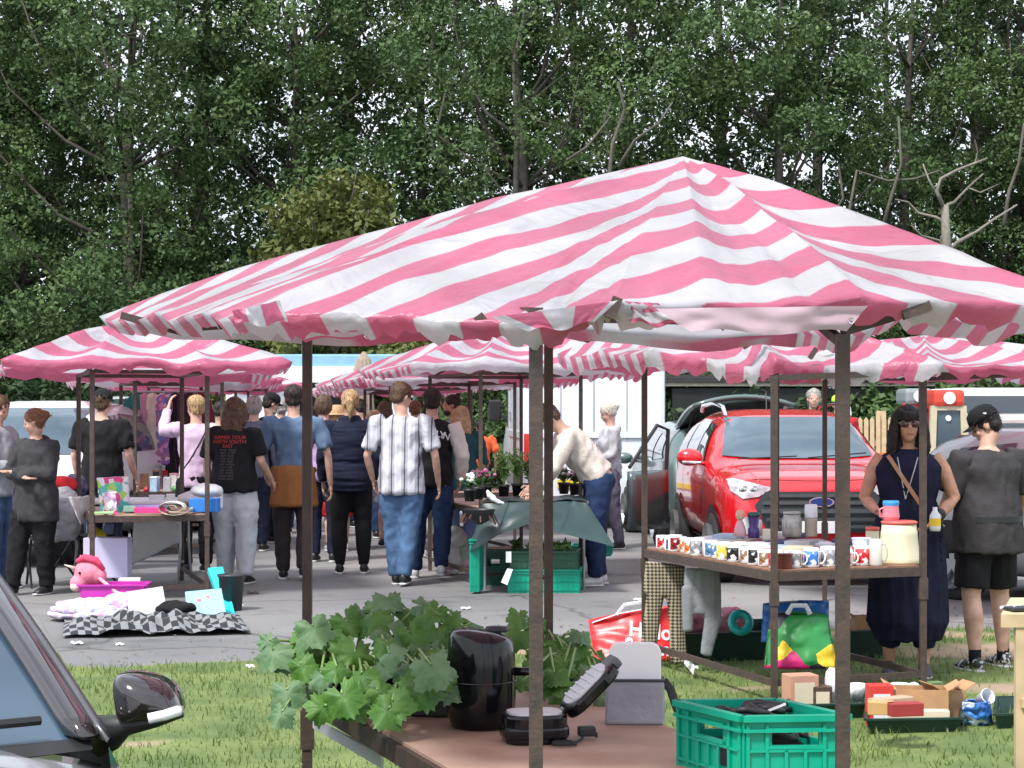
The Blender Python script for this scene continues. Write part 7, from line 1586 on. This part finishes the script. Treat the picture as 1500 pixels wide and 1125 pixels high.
def sheet(name, label, cat, pts, m, seed=1, amp=.02, nu=24, nv=16, part='cloth', solid=.004, group=None):
    a, b, c, d_ = [Vector(p) for p in pts]; r = thing(name, label, cat, tuple((c+d_)/2), 0, group); q = MB()
    def fn(u, v):
        p = a.lerp(b, u).lerp(d_.lerp(c, u), v); w_ = noise.noise(Vector((u*5+seed, v*2.2, 1)))*amp*2+noise.noise(Vector((u*13, v*5+seed, 2)))*amp*.6
        return p+Vector((0,-1,.35))*w_
    q.grid(fn, nu, nv, lambda u, v: (u, v)); q.build(part, m, r, smooth=True, solid=solid); return r
TPRINT = print_mat('duvet print', [(.60,.56,.62),(.58,.58,.62),(.62,.57,.63),(.55,.28,.42),(.36,.36,.55),(.60,.59,.63)], 32, rough=.8)
MAG = mat('magenta crate plastic', (.55,.04,.42), rough=.35, var=.08); PLUSH = cloth('pink plush', (.78,.25,.33), rough=.9); WC = cloth('white tablecloth', (.58,.58,.59), var=.06)
zt = .74
# goods on the left stall table
bag('gift_bag', 'white, pink and green printed gift bag on the left stall table', [(142,700,FPX/172),(188,698,FPX/170),(190,752,FPX/170),(148,754,FPX/172)], print_mat('gift bag print', [(.75,.72,.72),(.70,.05,.22),(.72,.70,.72),(.10,.45,.40),(.75,.70,.74),(.35,.60,.12)], 16), depth=.12, bulge=.02, seed=3)
bag('gift_bag', 'smaller pink gift bag at the front of the left stall table', [(150,722,FPX/175),(170,720,FPX/175),(172,754,FPX/175),(152,755,FPX/175)], print_mat('gift bag print two', [(.70,.08,.28),(.75,.6,.68),(.75,.72,.74),(.55,.3,.6)], 22), depth=.08, bulge=.02, seed=9)
for i, (px, py, s, sz, col, rz, lb, nm) in enumerate([(215,748,170,(.30,.24,.03),(.40,.28,.62),4,'flat lilac box behind the bright pink roll','box'),(222,752,174,(.28,.10,.045),(.72,.04,.22),0,'bright pink flat packet at the front of the left table','packet'),
    (214,744,166,(.34,.22,.02),(.72,.72,.74),-3,'white flat box under the lilac one','box'),(190,748,172,(.10,.10,.05),(.30,.55,.42),8,'small mint green packet beside the gift bag','packet'),(230,740,160,(.14,.08,.09),(.66,.70,.74),3,'pale grey plastic tub in the middle of the left table','tub'),
    (250,738,160,(.08,.06,.10),(.7,.7,.7),9,'white carton right of the pale tub','carton'),(300,752,172,(.24,.16,.115),(.03,.20,.62),-2,'bright blue box at the right end of the left table','box'),(318,738,165,(.10,.1,.14),(.66,.66,.72),10,'white and purple tub beside the blue box','tub'),
    (152,750,176,(.16,.08,.02),(.35,.6,.25),14,'green striped card at the left corner of the left table','card'),(172,742,168,(.07,.07,.10),(.2,.5,.6),0,'turquoise tumbler behind the gift bags','tumbler')]):
    p = at(px, py, s, zt+(.018 if i == 0 else 0)); box_thing(nm, lb, nm, p, sz, mat('goods '+lb[:24], col, rough=.45, var=.08), rz)
o = thing('rolled_blanket', 'cream blanket rolled up with a dark lining beside the blue box', 'blanket', tuple(at(258,752,173,zt))); q = MB(); c = at(258,752,173,zt); q.tube([c+Vector((.045*(1+.16*i/10)*0+(.018+.0028*i)*1.7*math.cos(i*.5), -.09, .045+(.014+.0022*i)*math.sin(i*.5))) for i in range(26)], [(.10,.006)]*26, 6, flat=(0,1,0)); q.build('cloth', cloth('cream blanket', (.62,.58,.48)), o, smooth=True)
heap('tissue_paper', 'crumpled white tissue paper on the blue box', 'paper', at(303,728,170,zt+.12), (.13,.09,.06), WC, 4, .02)
heap('white_towel', 'white towel heaped behind the rolled blanket', 'towel', at(280,744,160,zt), (.12,.10,.07), WC, 6, .02)
# white folding table behind with hanging cloth
def folding_table():
    s = 160; x0, x1, d_ = X(100,s), X(318,s), FPX/s; r = thing('folding_table', 'white folding table with grey legs behind the left striped stall', 'table', ((x0+x1)/2, d_+.3, 0))
    q = MB(); q.box(((x0+x1)/2, d_+.25, .765), (x1-x0, .6, .04), ch=.012); q.build('tabletop', WHITEP, r)
    for px in (110,262):
        for dy in (0,.45):
            x = X(px,s); q = MB(); q.tube([(x,d_+.05+dy,.74),(x+.01,d_+.03+dy,.35),(x+(.03 if dy else -.02),d_+.05+dy,.01)], .014, 8); q.build('leg', STEELL, r)
    q = MB(); q.bar((X(110,s), d_+.27, .2), (X(262,s), d_+.27, .2), .02); q.build('leg_brace', STEELL, r)
folding_table()
sheet('tablecloth', 'white cloth hanging in a slanted point from the left stall table', 'tablecloth', [at(196,764,166), at(264,762,166), at(262,795,163), at(192,828,165)], WC, 3, .015)
sheet('tablecloth', 'white cloth corner drooping at the left end of the left stall', 'tablecloth', [at(100,728,170), at(140,726,168), at(132,764,166), at(118,768,170)], WC, 8, .02)
# under and around
box_thing('storage_box', 'tall pale lilac board box standing on the magenta crate', 'box', at(158,851,171,.175), (.38,.18,.34), mat('pale lilac board', (.55,.53,.74), rough=.4, var=.03), -2)
def mcrate(label, px, py, s, z0):
    p = at(px, py, s, z0); r = thing('plastic_crate', label, 'crate', tuple(p), R(3), 'magenta plastic crates')
    for sx in (-1,1): q = MB(); q.box((sx*.25,0,.09), (.012,.28,.17), Matrix.Rotation(R(8*sx),3,'Y')); q.build('side_panel', MAG, r, world=False); q = MB(); q.box((0,sx*.15,.09), (.49,.012,.17)); q.build('side_panel', MAG, r, world=False)
    q = MB(); q.box((0,0,.008), (.47,.28,.012)); q.build('base', MAG, r, world=False)
    q = MB(); [q.bar((-.275,sy*.16,.175),(.275,sy*.16,.175),.03,.012) for sy in (-1,1)]; [q.bar((sx*.27,-.16,.175),(sx*.27,.16,.175),.03,.012) for sx in (-1,1)]; q.build('rim', MAG, r, world=False)
mcrate('lower magenta plastic crate of the stack below the left stall', 168, 893, 178, 0); 
box_thing('parcel', 'white packet lying in the magenta crate', 'packet', at(190,850,175,.15), (.18,.12,.05), WHITEP, 8)
def hobby():
    s = 178; c = at(130,838,s); r = thing('hobby_unicorn', 'pink plush unicorn head on a long pink stick leaning on the left stall pole', 'toy', tuple(c)); q = MB()
    q.ball(c, (.12,.10,.11), 16, 12); q.ball(c+Vector((-.075,-.03,-.085)), (.075,.07,.065), 14, 10); q.ball(c+Vector((.07,0,-.03)), (.08,.08,.08), 14, 10); hd = q.build('head', PLUSH, r, remesh=.012, smoothit=3)
    q = MB(); q.ball(c+Vector((-.09,-.06,-.115)), (.05,.045,.04), 12, 8); q.build('muzzle', cloth('cream plush', (.72,.55,.5)), hd, smooth=True)
    q = MB(); q.tube([c+Vector((-.09,-.02,.09)), c+Vector((-.02,-.06,.125)), c+Vector((.07,-.05,.10)), c+Vector((.13,-.03,.02))], [.02,.032,.034,.02], 8); q.build('mane', cloth('deep pink plush', (.7,.08,.16)), hd, smooth=True)
    for dx in (-.05,.05): q = MB(); q.tube([c+Vector((dx,-.02,.08)), c+Vector((dx*1.3,-.02,.14))], [.022,.004], 8); q.build('ear', PLUSH, hd, smooth=True)
    q = MB(); q.tube([c+Vector((-.10,-.03,.03)), c+Vector((-.19,-.05,.065))], [.018,.003], 8); q.build('horn', cloth('cream plush', (0,0,0)), hd, smooth=True)
    q = MB(); q.ball(c+Vector((-.055,-.09,.0)), .012, 8, 6); q.build('eye', BLACKG, hd)
    q = MB(); q.tube([c+Vector((.06,-.03,-.02)), at(192,886,s+3)], .016, 8); q.build('stick', mat('pink stick', (.75,.35,.42), rough=.5, var=.05), r, smooth=True)
hobby()
heap('duvet', 'lowest folded printed duvet at the bottom of the pile beside the near car', 'duvet', at(135,925,192,.02), (.34,.22,.04), TPRINT, 3, .022, 'pile of printed duvets')
heap('duvet', 'middle folded duvet of the pile beside the near car', 'duvet', at(128,912,192,.06), (.28,.19,.035), TPRINT, 6, .022, 'pile of printed duvets'); heap('duvet', 'top folded duvet of the pile beside the near car', 'duvet', at(128,898,191,.09), (.24,.17,.035), TPRINT, 9, .022, 'pile of printed duvets')
heap('duvet', 'loose white and pink duvet end right of the duvet pile', 'duvet', at(175,918,190,.03), (.14,.14,.09), TPRINT, 12, .03, 'pile of printed duvets')
BLK = check_mat('black and white check fleece', (.015,.017,.02), (.20,.21,.22), 1, coord='UV')
def blanket():
    r = thing('checked_blanket', 'black, grey and white checked blanket spread on the tarmac', 'blanket', tuple(at(230,925,200,.0))); q = MB()
    A, B = G(92,936), G(368,930); C2, D2 = G(350,904), G(95,908)
    def fn(u, v):
        p = A.lerp(B, u).lerp(D2.lerp(C2, u), v); e = math.sin(math.pi*min(1,max(0,u)))**.5*math.sin(math.pi*min(1,v*.9+.08))**.7
        z = .02+.12*e*(.5+.8*noise.noise(Vector((u*5,v*2.5,4))))+.07*e*noise.noise(Vector((u*14,v*6,2))); p.y += .05*noise.noise(Vector((u*6,0,v))); return Vector((p.x, p.y, max(.012, z)))
    q.grid(fn, 70, 26, lambda u, v: (u*26+.25*math.sin(v*5), v*9+.4*math.sin(u*9))); q.build('cloth', BLK, r, smooth=True)
blanket()
heap('black_jacket', 'black padded garment lying on the checked blanket', 'clothes', at(258,912,193,.06), (.15,.10,.05), CL['black'], 5, .02)
def board(name, label, pts, m, deco=None, cat='picture', th=.014):
    a, b, c, d_ = [Vector(p) for p in pts]; r = thing(name, label, cat, tuple((c+d_)/2)); q = MB(); q.grid(lambda u, v: a.lerp(b, u).lerp(d_.lerp(c, u), v), 1, 1); bo = q.build('panel', m, r, solid=th)
    if deco: deco(bo, lambda u, v, o=.012: a.lerp(b, u).lerp(d_.lerp(c, u), v)+Vector((0,-o,0)))
    return r
def deco_lines(bo, f):
    rn = random.Random(3); m = mat('pale grey print', (.45,.42,.5), var=0)
    for j in range(9):
        q = MB(); v = .12+.085*j
        for k in range(5):
            u = .08+.18*k; q._add([f(u, v), f(u+rn.uniform(.07,.15), v), f(u+rn.uniform(.07,.14), v+.035), f(u, v+.035)], [(0,1,2,3)])
        q.build('printed_line', m, bo)
board('sheet_board', 'white sheet of printed rows leaning above the checked blanket', [at(186,868,190), at(238,860,188), at(246,905,193), at(190,910,195)], mat('off white card', (.52,.49,.57), var=.03), deco_lines)
def deco_hearts(bo, f):
    m = mat('coral print', (.7,.16,.18), var=0)
    def heart(u0, v0, s):
        q = MB(); pts = []
        for i in range(20): t = i/20*6.283; pts.append(f(u0+s*.062*16*math.sin(t)**3/16, v0-s*.058*(13*math.cos(t)-5*math.cos(2*t)-2*math.cos(3*t)-math.cos(4*t))/16))
        q.poly(pts); q.build('heart', m, bo)
    heart(.36,.30,1.2); heart(.62,.18,1.8)
    for u in (.10,.88):
        q = MB()
        for k in range(5): v = .25+.14*k; q._add([f(u-.03,v), f(u+.03,v+.02), f(u+.02,v+.06), f(u-.02,v+.05)], [(0,1,2,3)])
        q.build('scroll_print', mat('dark pink print', (.35,.12,.25), var=0), bo)
board('picture_board', 'pale turquoise picture board with coral hearts leaning on the blanket', [at(271,868,188), at(324,863,187), at(332,905,192), at(276,912,194)], mat('pale turquoise card', (.28,.56,.60), rough=.4, var=.03), deco_hearts)
board('turquoise_board', 'bright turquoise board leaning against the right pole of the left stall', [at(304,836,178), at(326,834,178), at(344,903,186), at(330,905,187)], mat('turquoise board', (.03,.55,.60), rough=.4, var=.04), th=.05, cat='board')
def bin_():
    s = 183; p = at(339,898,s,0); r = thing('bucket', 'dark grey plastic tub behind the turquoise board', 'tub', tuple(p)); q = MB(); q.lathe([(.082,0),(.105,.27),(.115,.275),(.115,.29),(.10,.29),(.08,.02)], (0,0,0), 20, bot=True); q.build('body', mat('dark grey plastic', (.03,.035,.042), rough=.45, var=.1), r, smooth=True, world=False)
bin_()
def camp_chair(label, px, s, rz):
    r = thing('folding_chair', label, 'chair', (X(px,s), FPX/s, 0), R(rz), 'folding chairs by the left stall')
    for sx in (-1,1):
        for a, b in (((sx*.24,-.22,0),(sx*.24,.2,.45)),((sx*.24,.22,0),(sx*.24,-.2,.45)),((sx*.24,.18,.42),(sx*.24,.27,.86))): q = MB(); q.tube([a, b], .012, 7); q.build('leg' if b[2] < .6 else 'back_post', BLACKM, r, world=False)
    q = MB(); q.box((0,0,.44), (.46,.42,.02)); q.build('seat', CL['char'], r, world=False, bev=.004); q = MB(); q.box((0,.23,.70), (.46,.02,.30), Matrix.Rotation(R(-12),3,'X')); q.build('backrest', CL['char'], r, world=False)
camp_chair('dark folding chair behind the woman with folded arms', 82, 160, 20); camp_chair('dark folding chair at the left end of the left stall', 118, 158, -30)
heap('grey_coat', 'grey quilted coat thrown over the folding chair', 'coat', at(93,770,163,.45), (.16,.16,.26), CL['lgrey'], 7, .03); heap('cushion', 'red cushion in front of the white hatchback', 'cushion', at(92,700,158,.86), (.13,.1,.08), cloth('red cushion cloth', (.6,.03,.04)), 2, .01); heap('patterned_cloth', 'dark blue cloth on the chair beside the red cushion', 'clothes', at(110,712,156,.78), (.10,.12,.13), print_mat('dark blue print', [(.02,.02,.08),(.1,.06,.15),(.03,.04,.12)], 30), 4, .02)
heap('yellow_bag', 'yellow bag on the ground behind the lilac box', 'bag', at(142,790,160,.3), (.10,.08,.13), mat('yellow bag cloth', (.75,.62,.04), rough=.5), 3, .01)
# goods further back along the left row
rn = random.Random(31); palette = [('red',(.45,.02,.03)),('white',(.68,.68,.7)),('brown',(.25,.13,.07)),('pale blue',(.35,.48,.62)),('pink',(.6,.3,.34)),('black',(.02,.02,.022)),('silver grey',(.4,.4,.42)),('cream',(.6,.55,.42)),('teal',(.05,.28,.32)),('green',(.1,.3,.08))]
for row, (sx, s, px0, px1, wdd) in enumerate([(0,137,208,322,1),(1,131,206,318,1),(2,126,210,316,1),(3,117,250,330,1)]):
    n = 8
    for i in range(n):
        px = px0+(px1-px0)*(i+.5)/n; nm, col = palette[(i*3+row*2) % 10]; h = rn.uniform(.05,.19); w_ = rn.uniform(.07,.13)
        p = at(px+rn.uniform(-3,3), 0, s, .738)
        if (i+row) % 3 == 0:
            r = thing('jar', f'{nm} pot {ordn[i]} from the left in bric-a-brac row {row+1} of the second left stall', 'pot', tuple(p), 0, 'bric-a-brac on the rear left tables'); q = MB(); rr = w_*.42; q.lathe([(rr*.7,0),(rr,h*.3),(rr*.95,h*.7),(rr*.55,h*.9),(rr*.6,h)], (0,0,0), 14, bot=True, top=True); q.build('body', mat('bric '+nm, col, rough=.35, var=.2, vs=30), r, world=False, smooth=True)
        else: box_thing('box', f'{nm} box {ordn[i]} from the left in bric-a-brac row {row+1}', 'box', p, (w_, .1, h), mat('bric '+nm, col, rough=.4, var=.2, vs=30), rn.uniform(-20,20), 'bric-a-brac on the rear left tables', lid=mat('bric '+palette[(i+row) % 10][0], palette[(i+row) % 10][1]) if i % 2 else None)
# hanging clothes rail
def rail():
    s = 126; d_ = FPX/s; x0, x1 = X(196,s), X(306,s); zr_ = Z(574,s); r = thing('clothes_rail', 'metal rail the coats and patchwork top hang from', 'clothes rail', ((x0+x1)/2, d_, 0)); q = MB(); q.cyl((x0,d_,zr_), (x1,d_,zr_), .014); q.build('rail', STEELL, r)
    for x in (x0, x1): q = MB(); q.cyl((x,d_,0), (x,d_,zr_), .014); q.build('post', STEELL, r); q = MB(); q.bar((x,d_-.25,.02),(x,d_+.25,.02),.03); q.build('foot', STEELL, r)
    PATCH = print_mat('patchwork knit', [(.25,.12,.35),(.6,.25,.45),(.15,.2,.45),(.6,.5,.55),(.35,.15,.3)], 18, rough=.9)
    for i, (px, w_, L_, m, lb) in enumerate([(200,.22,.42,cloth('green garment',(.03,.16,.14)),'dark green garment at the left end of the rail'),(212,.20,.85,cloth('dusty pink garment',(.45,.25,.32)),'long dusty pink garment hanging second on the rail'),(222,.22,.70,cloth('cream garment',(.60,.56,.46)),'cream jacket hanging left of the patchwork top'),
        (241,.30,.84,PATCH,'purple and pink patchwork knitted top hanging on the rail'),(256,.20,.98,CL['black'],'long black coat hanging right of the patchwork top'),(266,.20,.9,cloth('plum coat',(.06,.02,.045)),'plum coat hanging behind the raised hand'),(278,.22,.85,cloth('dark brown coat',(.05,.025,.02)),'dark brown coat hanging near the right of the rail'),(292,.2,.7,cloth('maroon top',(.16,.02,.05)),'maroon top at the right end of the rail')]):
        x = X(px,s); o = thing('garment', lb, 'garment', (x, d_, zr_), 0, 'clothes hanging on the rail'); q = MB(); q.tube([(0,0,-.02),(0,0,-.06),(0,0,-.14),(0,0,-L_*.6),(0,0,-L_)], [(.03,.03),(w_*.38,.05),(w_*.5,.06),(w_*.46,.055),(w_*.58,.06)], 18, flat=(1,0,0))
        for sx in (-1,1): q.tube([(sx*w_*.42,0,-.09),(sx*w_*.62,0,-.3),(sx*w_*.6,-.01,-.52)], [.04,.042,.035], 8)
        q.build('cloth', m, o, world=False, remesh=.014, smoothit=1, fold=(.02,(16,16,2.5),i)); q = MB(); q.tube([(0,0,-.03),(0,0,.0),(.01,0,.016)], .004, 5); q.build('hanger', STEELL, o, world=False)
rail()
# ---- middle stall: plant table with dark green tarpaulin
GT = mat('dark green tarpaulin', (.018,.042,.042), rough=.4, var=.3, vs=3, bump=.6, bs=6)
def drape():
    s0 = 166; r = thing('tarpaulin_cover', 'dark green tarpaulin draped over the middle plant table', 'tarpaulin', tuple(at(800,800,s0)))
    T_ = [at(705,738,s0), at(745,736,s0), at(800,735,s0), at(838,734,s0), at(860,737,s0)]; B_ = [at(688,808,s0+2), at(728,785,s0+3), at(772,768,s0+3), at(822,782,s0+4), at(900,800,s0+2)]
    def seg(P_, u): u *= 4; i = min(3, int(u)); f_ = u-i; f_ = f_*f_*(3-2*f_); return P_[i].lerp(P_[i+1], f_)
    q = MB(); q.grid(lambda u, v: seg(T_, u).lerp(seg(B_, u), v)+Vector((0,-.05*math.sin(u*14)*v-.03*noise.noise(Vector((u*9,v*3,1))),0)), 50, 14); q.build('front_fold', GT, r, smooth=True)
    q = MB(); q.grid(lambda u, v: seg(T_, u)+Vector((.05*v, 1.0*v, .012+.006*math.sin(u*30))), 40, 4); q.build('top_sheet', GT, r, smooth=True)
    q = MB(); q.grid(lambda u, v: at(688,808,s0+2).lerp(at(705,738,s0), v)+Vector((.02,.9*u,0)), 8, 6); q.build('side_fold', GT, r, smooth=True)
drape()
def table_(label, px0, px1, s, dp, zt_):
    r = thing('trestle_table', label, 'table', (X((px0+px1)/2,s), FPX/s, 0)); x0, x1, d_ = X(px0,s), X(px1,s), FPX/s+.02
    q = MB(); q.box(((x0+x1)/2, d_+dp/2, zt_-.012), (x1-x0, dp, .024)); q.build('tabletop', BOARD, r)
    for x in (x0+.04, x1-.04):
        for y in (d_+.03, d_+dp-.03): q = MB(); q.cyl((x,y,0), (x,y,zt_-.02), .014); q.build('leg', STEELL, r)
table_('plant table under the dark green tarpaulin', 704, 862, 164, .95, .79)
def leafy(label, p, hgt, rad, m, seed, n=160, flowers=None, pot=.055, poth=.11, group='potted plants on the middle table', lsz=.03, name='potted_plant'):
    rn = random.Random(seed); r = thing(name, label, 'plant', tuple(p), 0, group)
    if pot: q = MB(); q.lathe([(pot*.75,0),(pot,poth),(pot*1.08,poth),(pot*1.08,poth-.015)], (0,0,0), 14, bot=True); q.build('pot', POT, r, world=False, smooth=True); q = MB(); q.lathe([(.001,poth-.01),(pot*.95,poth-.012)], (0,0,0), 12); q.build('compost', EARTH, r, world=False)
    st, lf, fl = MB(), MB(), MB()
    for i in range(n//8):
        a = rn.uniform(0,6.28); t = Vector((math.cos(a)*rad*rn.random(), math.sin(a)*rad*rn.random(), poth+hgt*rn.uniform(.5,1))); st.tube([(0,0,poth*.9), (t.x*.4,t.y*.4,(poth+t.z)/2), t], [.004,.003,.0015], 4)
        for _ in range(8):
            f_ = rn.uniform(.35,1.05); c = Vector((t.x*f_, t.y*f_, poth*(1-f_)+t.z*f_))+Vector((rn.uniform(-1,1), rn.uniform(-1,1), rn.uniform(-.5,.5)))*.025; n_ = Vector((rn.uniform(-1,1), rn.uniform(-1,.4), rn.uniform(.1,1))).normalized(); t2 = n_.orthogonal().normalized(); t2.rotate(Matrix.Rotation(rn.uniform(0,6.28),3,n_)); b_ = n_.cross(t2); L_ = lsz*rn.uniform(.6,1.3)
            lf._add([c-t2*L_, c-b_*L_*.42, c+t2*L_, c+b_*L_*.42], [(0,1,2),(0,2,3)])
        if flowers and rn.random() < .8: fl.ball(t+Vector((0,0,.01)), (.020,.020,.016), 7, 5)
    st.build('stalks', STEM, r, world=False); lf.build('leaves', m, r, world=False)
    if flowers: fl.build('flowers', mat('flowers '+label[:20], flowers, rough=.6, var=.15, vs=40), r, world=False, smooth=True)
    return r
LFR = mat('fresh seedling leaf', (.10,.20,.045), rough=.5, col2=(.22,.36,.11), vs=10, transl=.2); LDK = mat('dark bedding leaf', (.03,.08,.02), rough=.5, col2=(.08,.15,.05), vs=10)
zt2 = .81
for i, (px, s, h, rd, m, fl, lb) in enumerate([(688,172,.12,.08,LDK,(.75,.75,.72),'white flowering plant at the left end of the middle stall'),(700,168,.13,.09,LDK,(.16,.02,.08),'deep purple flowering plant near the left end'),(712,165,.14,.09,LDK,(.75,.30,.50),'pink flowering plant with one tall bloom'),(705,160,.18,.06,LDK,(.8,.45,.03),'small orange flowering plant behind the purple one'),
    (738,163,.30,.11,LFR,None,'tall fresh green seedlings left of the tall pole'),(758,161,.34,.11,LFR,None,'tallest fresh green seedlings beside the tall pole'),(775,160,.30,.10,LFR,None,'fresh green seedlings hidden by the tall pole'),(785,158,.2,.08,LFR,(.7,.7,.6),'pale flowering plant between the two tall poles'),(826,158,.13,.09,LDK,(.75,.72,.74),'white and pale pink bedding plant under the bending man'),(842,160,.12,.08,LDK,(.7,.45,.55),'pale pink bedding plant at the right end of the table')]):
    leafy(lb, at(px, 0, s-4, zt2), h, rd, m, 60+i, 220 if h > .2 else 130, fl)
b_ = at(702,0,170,.70); o = thing('hanging_basket', 'dark hanging basket with drooping brown stems at the left pole of the middle stall', 'basket', tuple(b_)); q = MB(); q.lathe([(.02,-.08),(.10,-.04),(.13,.03),(.14,.05)], (0,0,0), 16, bot=True); q.build('basket', BLACKM, o, world=False, smooth=True); q = MB(); rn = random.Random(2); [q.tube([(0,0,.03),(.12*math.cos(a),.1*math.sin(a),.02),(.17*math.cos(a),.13*math.sin(a),-.09*rn.random())], .008, 5) for a in [i*.6 for i in range(10)]]; q.build('stems', mat('brown stems', (.08,.03,.02)), o, world=False)
def gcrate(label, px0, px1, py, s, z0, H, m, dp=.36, tex=True):
    x0, x1, d_ = X(px0,s), X(px1,s), FPX/s; f_, r_2, l_2 = Vector((x0,d_,z0+H)), Vector((x1,d_,z0+H)), Vector((x0+.03,d_+dp,z0+H)); return crate('produce_crate', label, f_, l_2, r_2, H, m, 'green produce crates by the middle stall', handles=tex)
gcrate('bright green produce crate, bottom of the stack in front of the plant table', 744, 849, 868, 167, 0, .20, GREENP); gcrate('darker green produce crate on top of the bright green one', 748, 846, 835, 167, .205, .155, mat('dull green crate plastic', (.02,.10,.055), rough=.45, var=.15))
gcrate('upright green crate beside the left pole of the middle stall', 688, 702, 800, 168, .02, .45, GREENP, .2, False); gcrate('green crate on the tarmac under the tarpaulin', 704, 742, 800, 160, .0, .3, mat('deep green crate plastic', (.0,.09,.06), rough=.4, var=.1)); gcrate('low green crate behind the bending man', 836, 895, 800, 150, .18, .10, GREENP, .3, False)
for i, px in enumerate((757,780,800,824)): leafy(['left','second','third','right'][i]+' lettuce seedling in the top green crate', at(px, 0, 163, .25), .16, .09, LFR, 90+i, 60, None, 0, .02, 'lettuce seedlings in the green crate', lsz=.062, name='lettuce')
board('price_card', 'white card tag leaning at the left of the green crates', [at(743,833,170), at(751,834,170), at(743,857,171), at(734,853,171)], WHITEP, cat='card', th=.004)
board('price_card', 'white card slips tucked in the upper green crate', [at(741,808,169), at(749,808,169), at(749,824,169), at(741,824,169)], WHITEP, cat='card', th=.004)
for i, (px, py, c_, rd, lb) in enumerate([(662,815,(.72,.72,.70),(.13,.1,.16),'white carrier bag left of the middle stall pole'),(668,785,(.70,.72,.70),(.10,.1,.12),'upper white carrier bag against the middle stall'),(682,810,(.45,.52,.40),(.07,.08,.14),'pale green carrier bag by the pole'),(660,828,(.65,.3,.42),(.11,.1,.05),'pink cloth on the ground below the white bags'),(684,823,(.65,.40,.50),(.10,.1,.05),'pale pink bundle on the ground by the pole'),(652,818,(.7,.2,.1),(.05,.05,.05),'orange red packet among the white bags'),(697,800,(.66,.66,.64),(.06,.06,.16),'white bag in front of the upright green crate')]):
    heap('carrier_bag' if 'bag' in lb.split(' left')[0] else 'bundle', lb, 'bag', at(px, py, 150, max(.0, Z(py,150)-rd[2])), rd, cloth(lb, c_, var=.15, rough=.5), i*3, .025)
b_ = at(728,0,165,zt2); o = thing('plastic_bag', 'twisted white plastic bag on the plant table', 'bag', tuple(b_)); q = MB(); q.tube([b_+Vector((-.09,-.07,.08)), b_+Vector((-.06,-.09,.04)), b_+Vector((.0,-.1,-.01)), b_+Vector((.06,-.1,-.03))], [.012,.026,.022,.01], 8); q.build('body', WHITEP, o, remesh=.008, fold=(.008,(20,20,20),2))
# leaflets and litter on the tarmac
for i, (px, py, w_, lb) in enumerate([(682,893,.07,'scrap of white paper on the tarmac in the middle'),(112,944,.08,'flat piece of litter left of the blanket'),(175,946,.05,'small piece of litter in front of the blanket'),(934,880,.06,'white scrap beside the red shopping bag'),(370,870,.10,'dark twig on the tarmac behind the near pole'),(352,888,.04,'tiny white scrap near the grey tub'),(10,1000,.05,'scrap'),(366,985,.045,'white petal on the grass at left'),(722,1000,.03,'scrap two')]):
    if lb.startswith('scrap') and 'on' not in lb and 'beside' not in lb: continue
    p = G(px, py); z0 = .03 if p.y < edge_y(p.x) else .004; q = MB(); rn = random.Random(i); q.grid(lambda u, v: Vector((p.x+(u-.5)*w_+.01*math.sin(v*4), p.y+(v-.5)*w_*.8, z0+.012*math.sin(u*5+i)**2+.006*v)), 5, 4); simple('litter', lb, 'litter', q, mat('twig brown', (.06,.04,.03)) if 'twig' in lb else WHITEP, None, solid=.002)
# extra shoppers deeper in the crowd
for i, (px, s, h, fc, g_, hr, hs, tp, sl, bt, lg_, lb) in enumerate([
    (412, 112, 1.74, 10, 'm', H_GREY, 'crop', CL['grey'], 'long', CL['djeans'], 'long', 'grey haired man in a grey jumper far back near the left row'),
    (452, 116, 1.66, -10, 'f', H_DARK, 'bob', CL['navy'], 'long', CL['black'], 'long', 'dark haired woman in navy far back behind the lilac shirt'),
    (563, 116, 1.70, 5, 'f', H_BROWN, 'long', CL['char'], 'long', CL['djeans'], 'long', 'brown haired woman in charcoal behind the striped shirt'),
    (322, 118, 1.70, -12, 'm', H_DARK, 'crop', CL['beige'], 'long', CL['navy'], 'long', 'man in beige behind the tour t-shirt'),
    (608, 112, 1.72, 8, 'm', H_GINGER, 'crop', cloth('pink polo', (.5,.2,.25)), 'short', CL['grey'], 'shorts', 'man in a pink polo shirt far behind the striped shirt'),
    (302, 104, 1.66, 170, 'f', H_GREY, 'bob', CL['teal'], 'long', CL['black'], 'long', 'grey haired woman in teal facing the camera behind the left goods'),
    (528, 106, 1.75, 20, 'm', H_BLACK, 'crop', CL['white'], 'short', CL['navy'], 'long', 'man in a white t-shirt far back in the middle'),
    (247, 112, 1.62, 150, 'f', H_BROWN, 'long', cloth('plum jumper', (.12,.03,.08)), 'long', CL['black'], 'long', 'woman in a plum jumper behind the hanging clothes')]):
    person(lb, px, s, h, fc, g_, hr, hs, top=tp, sleeve=sl, bottom=bt, legs=lg_, shoe=SH_W if i % 2 else SH_B, headtilt=8+i*2)
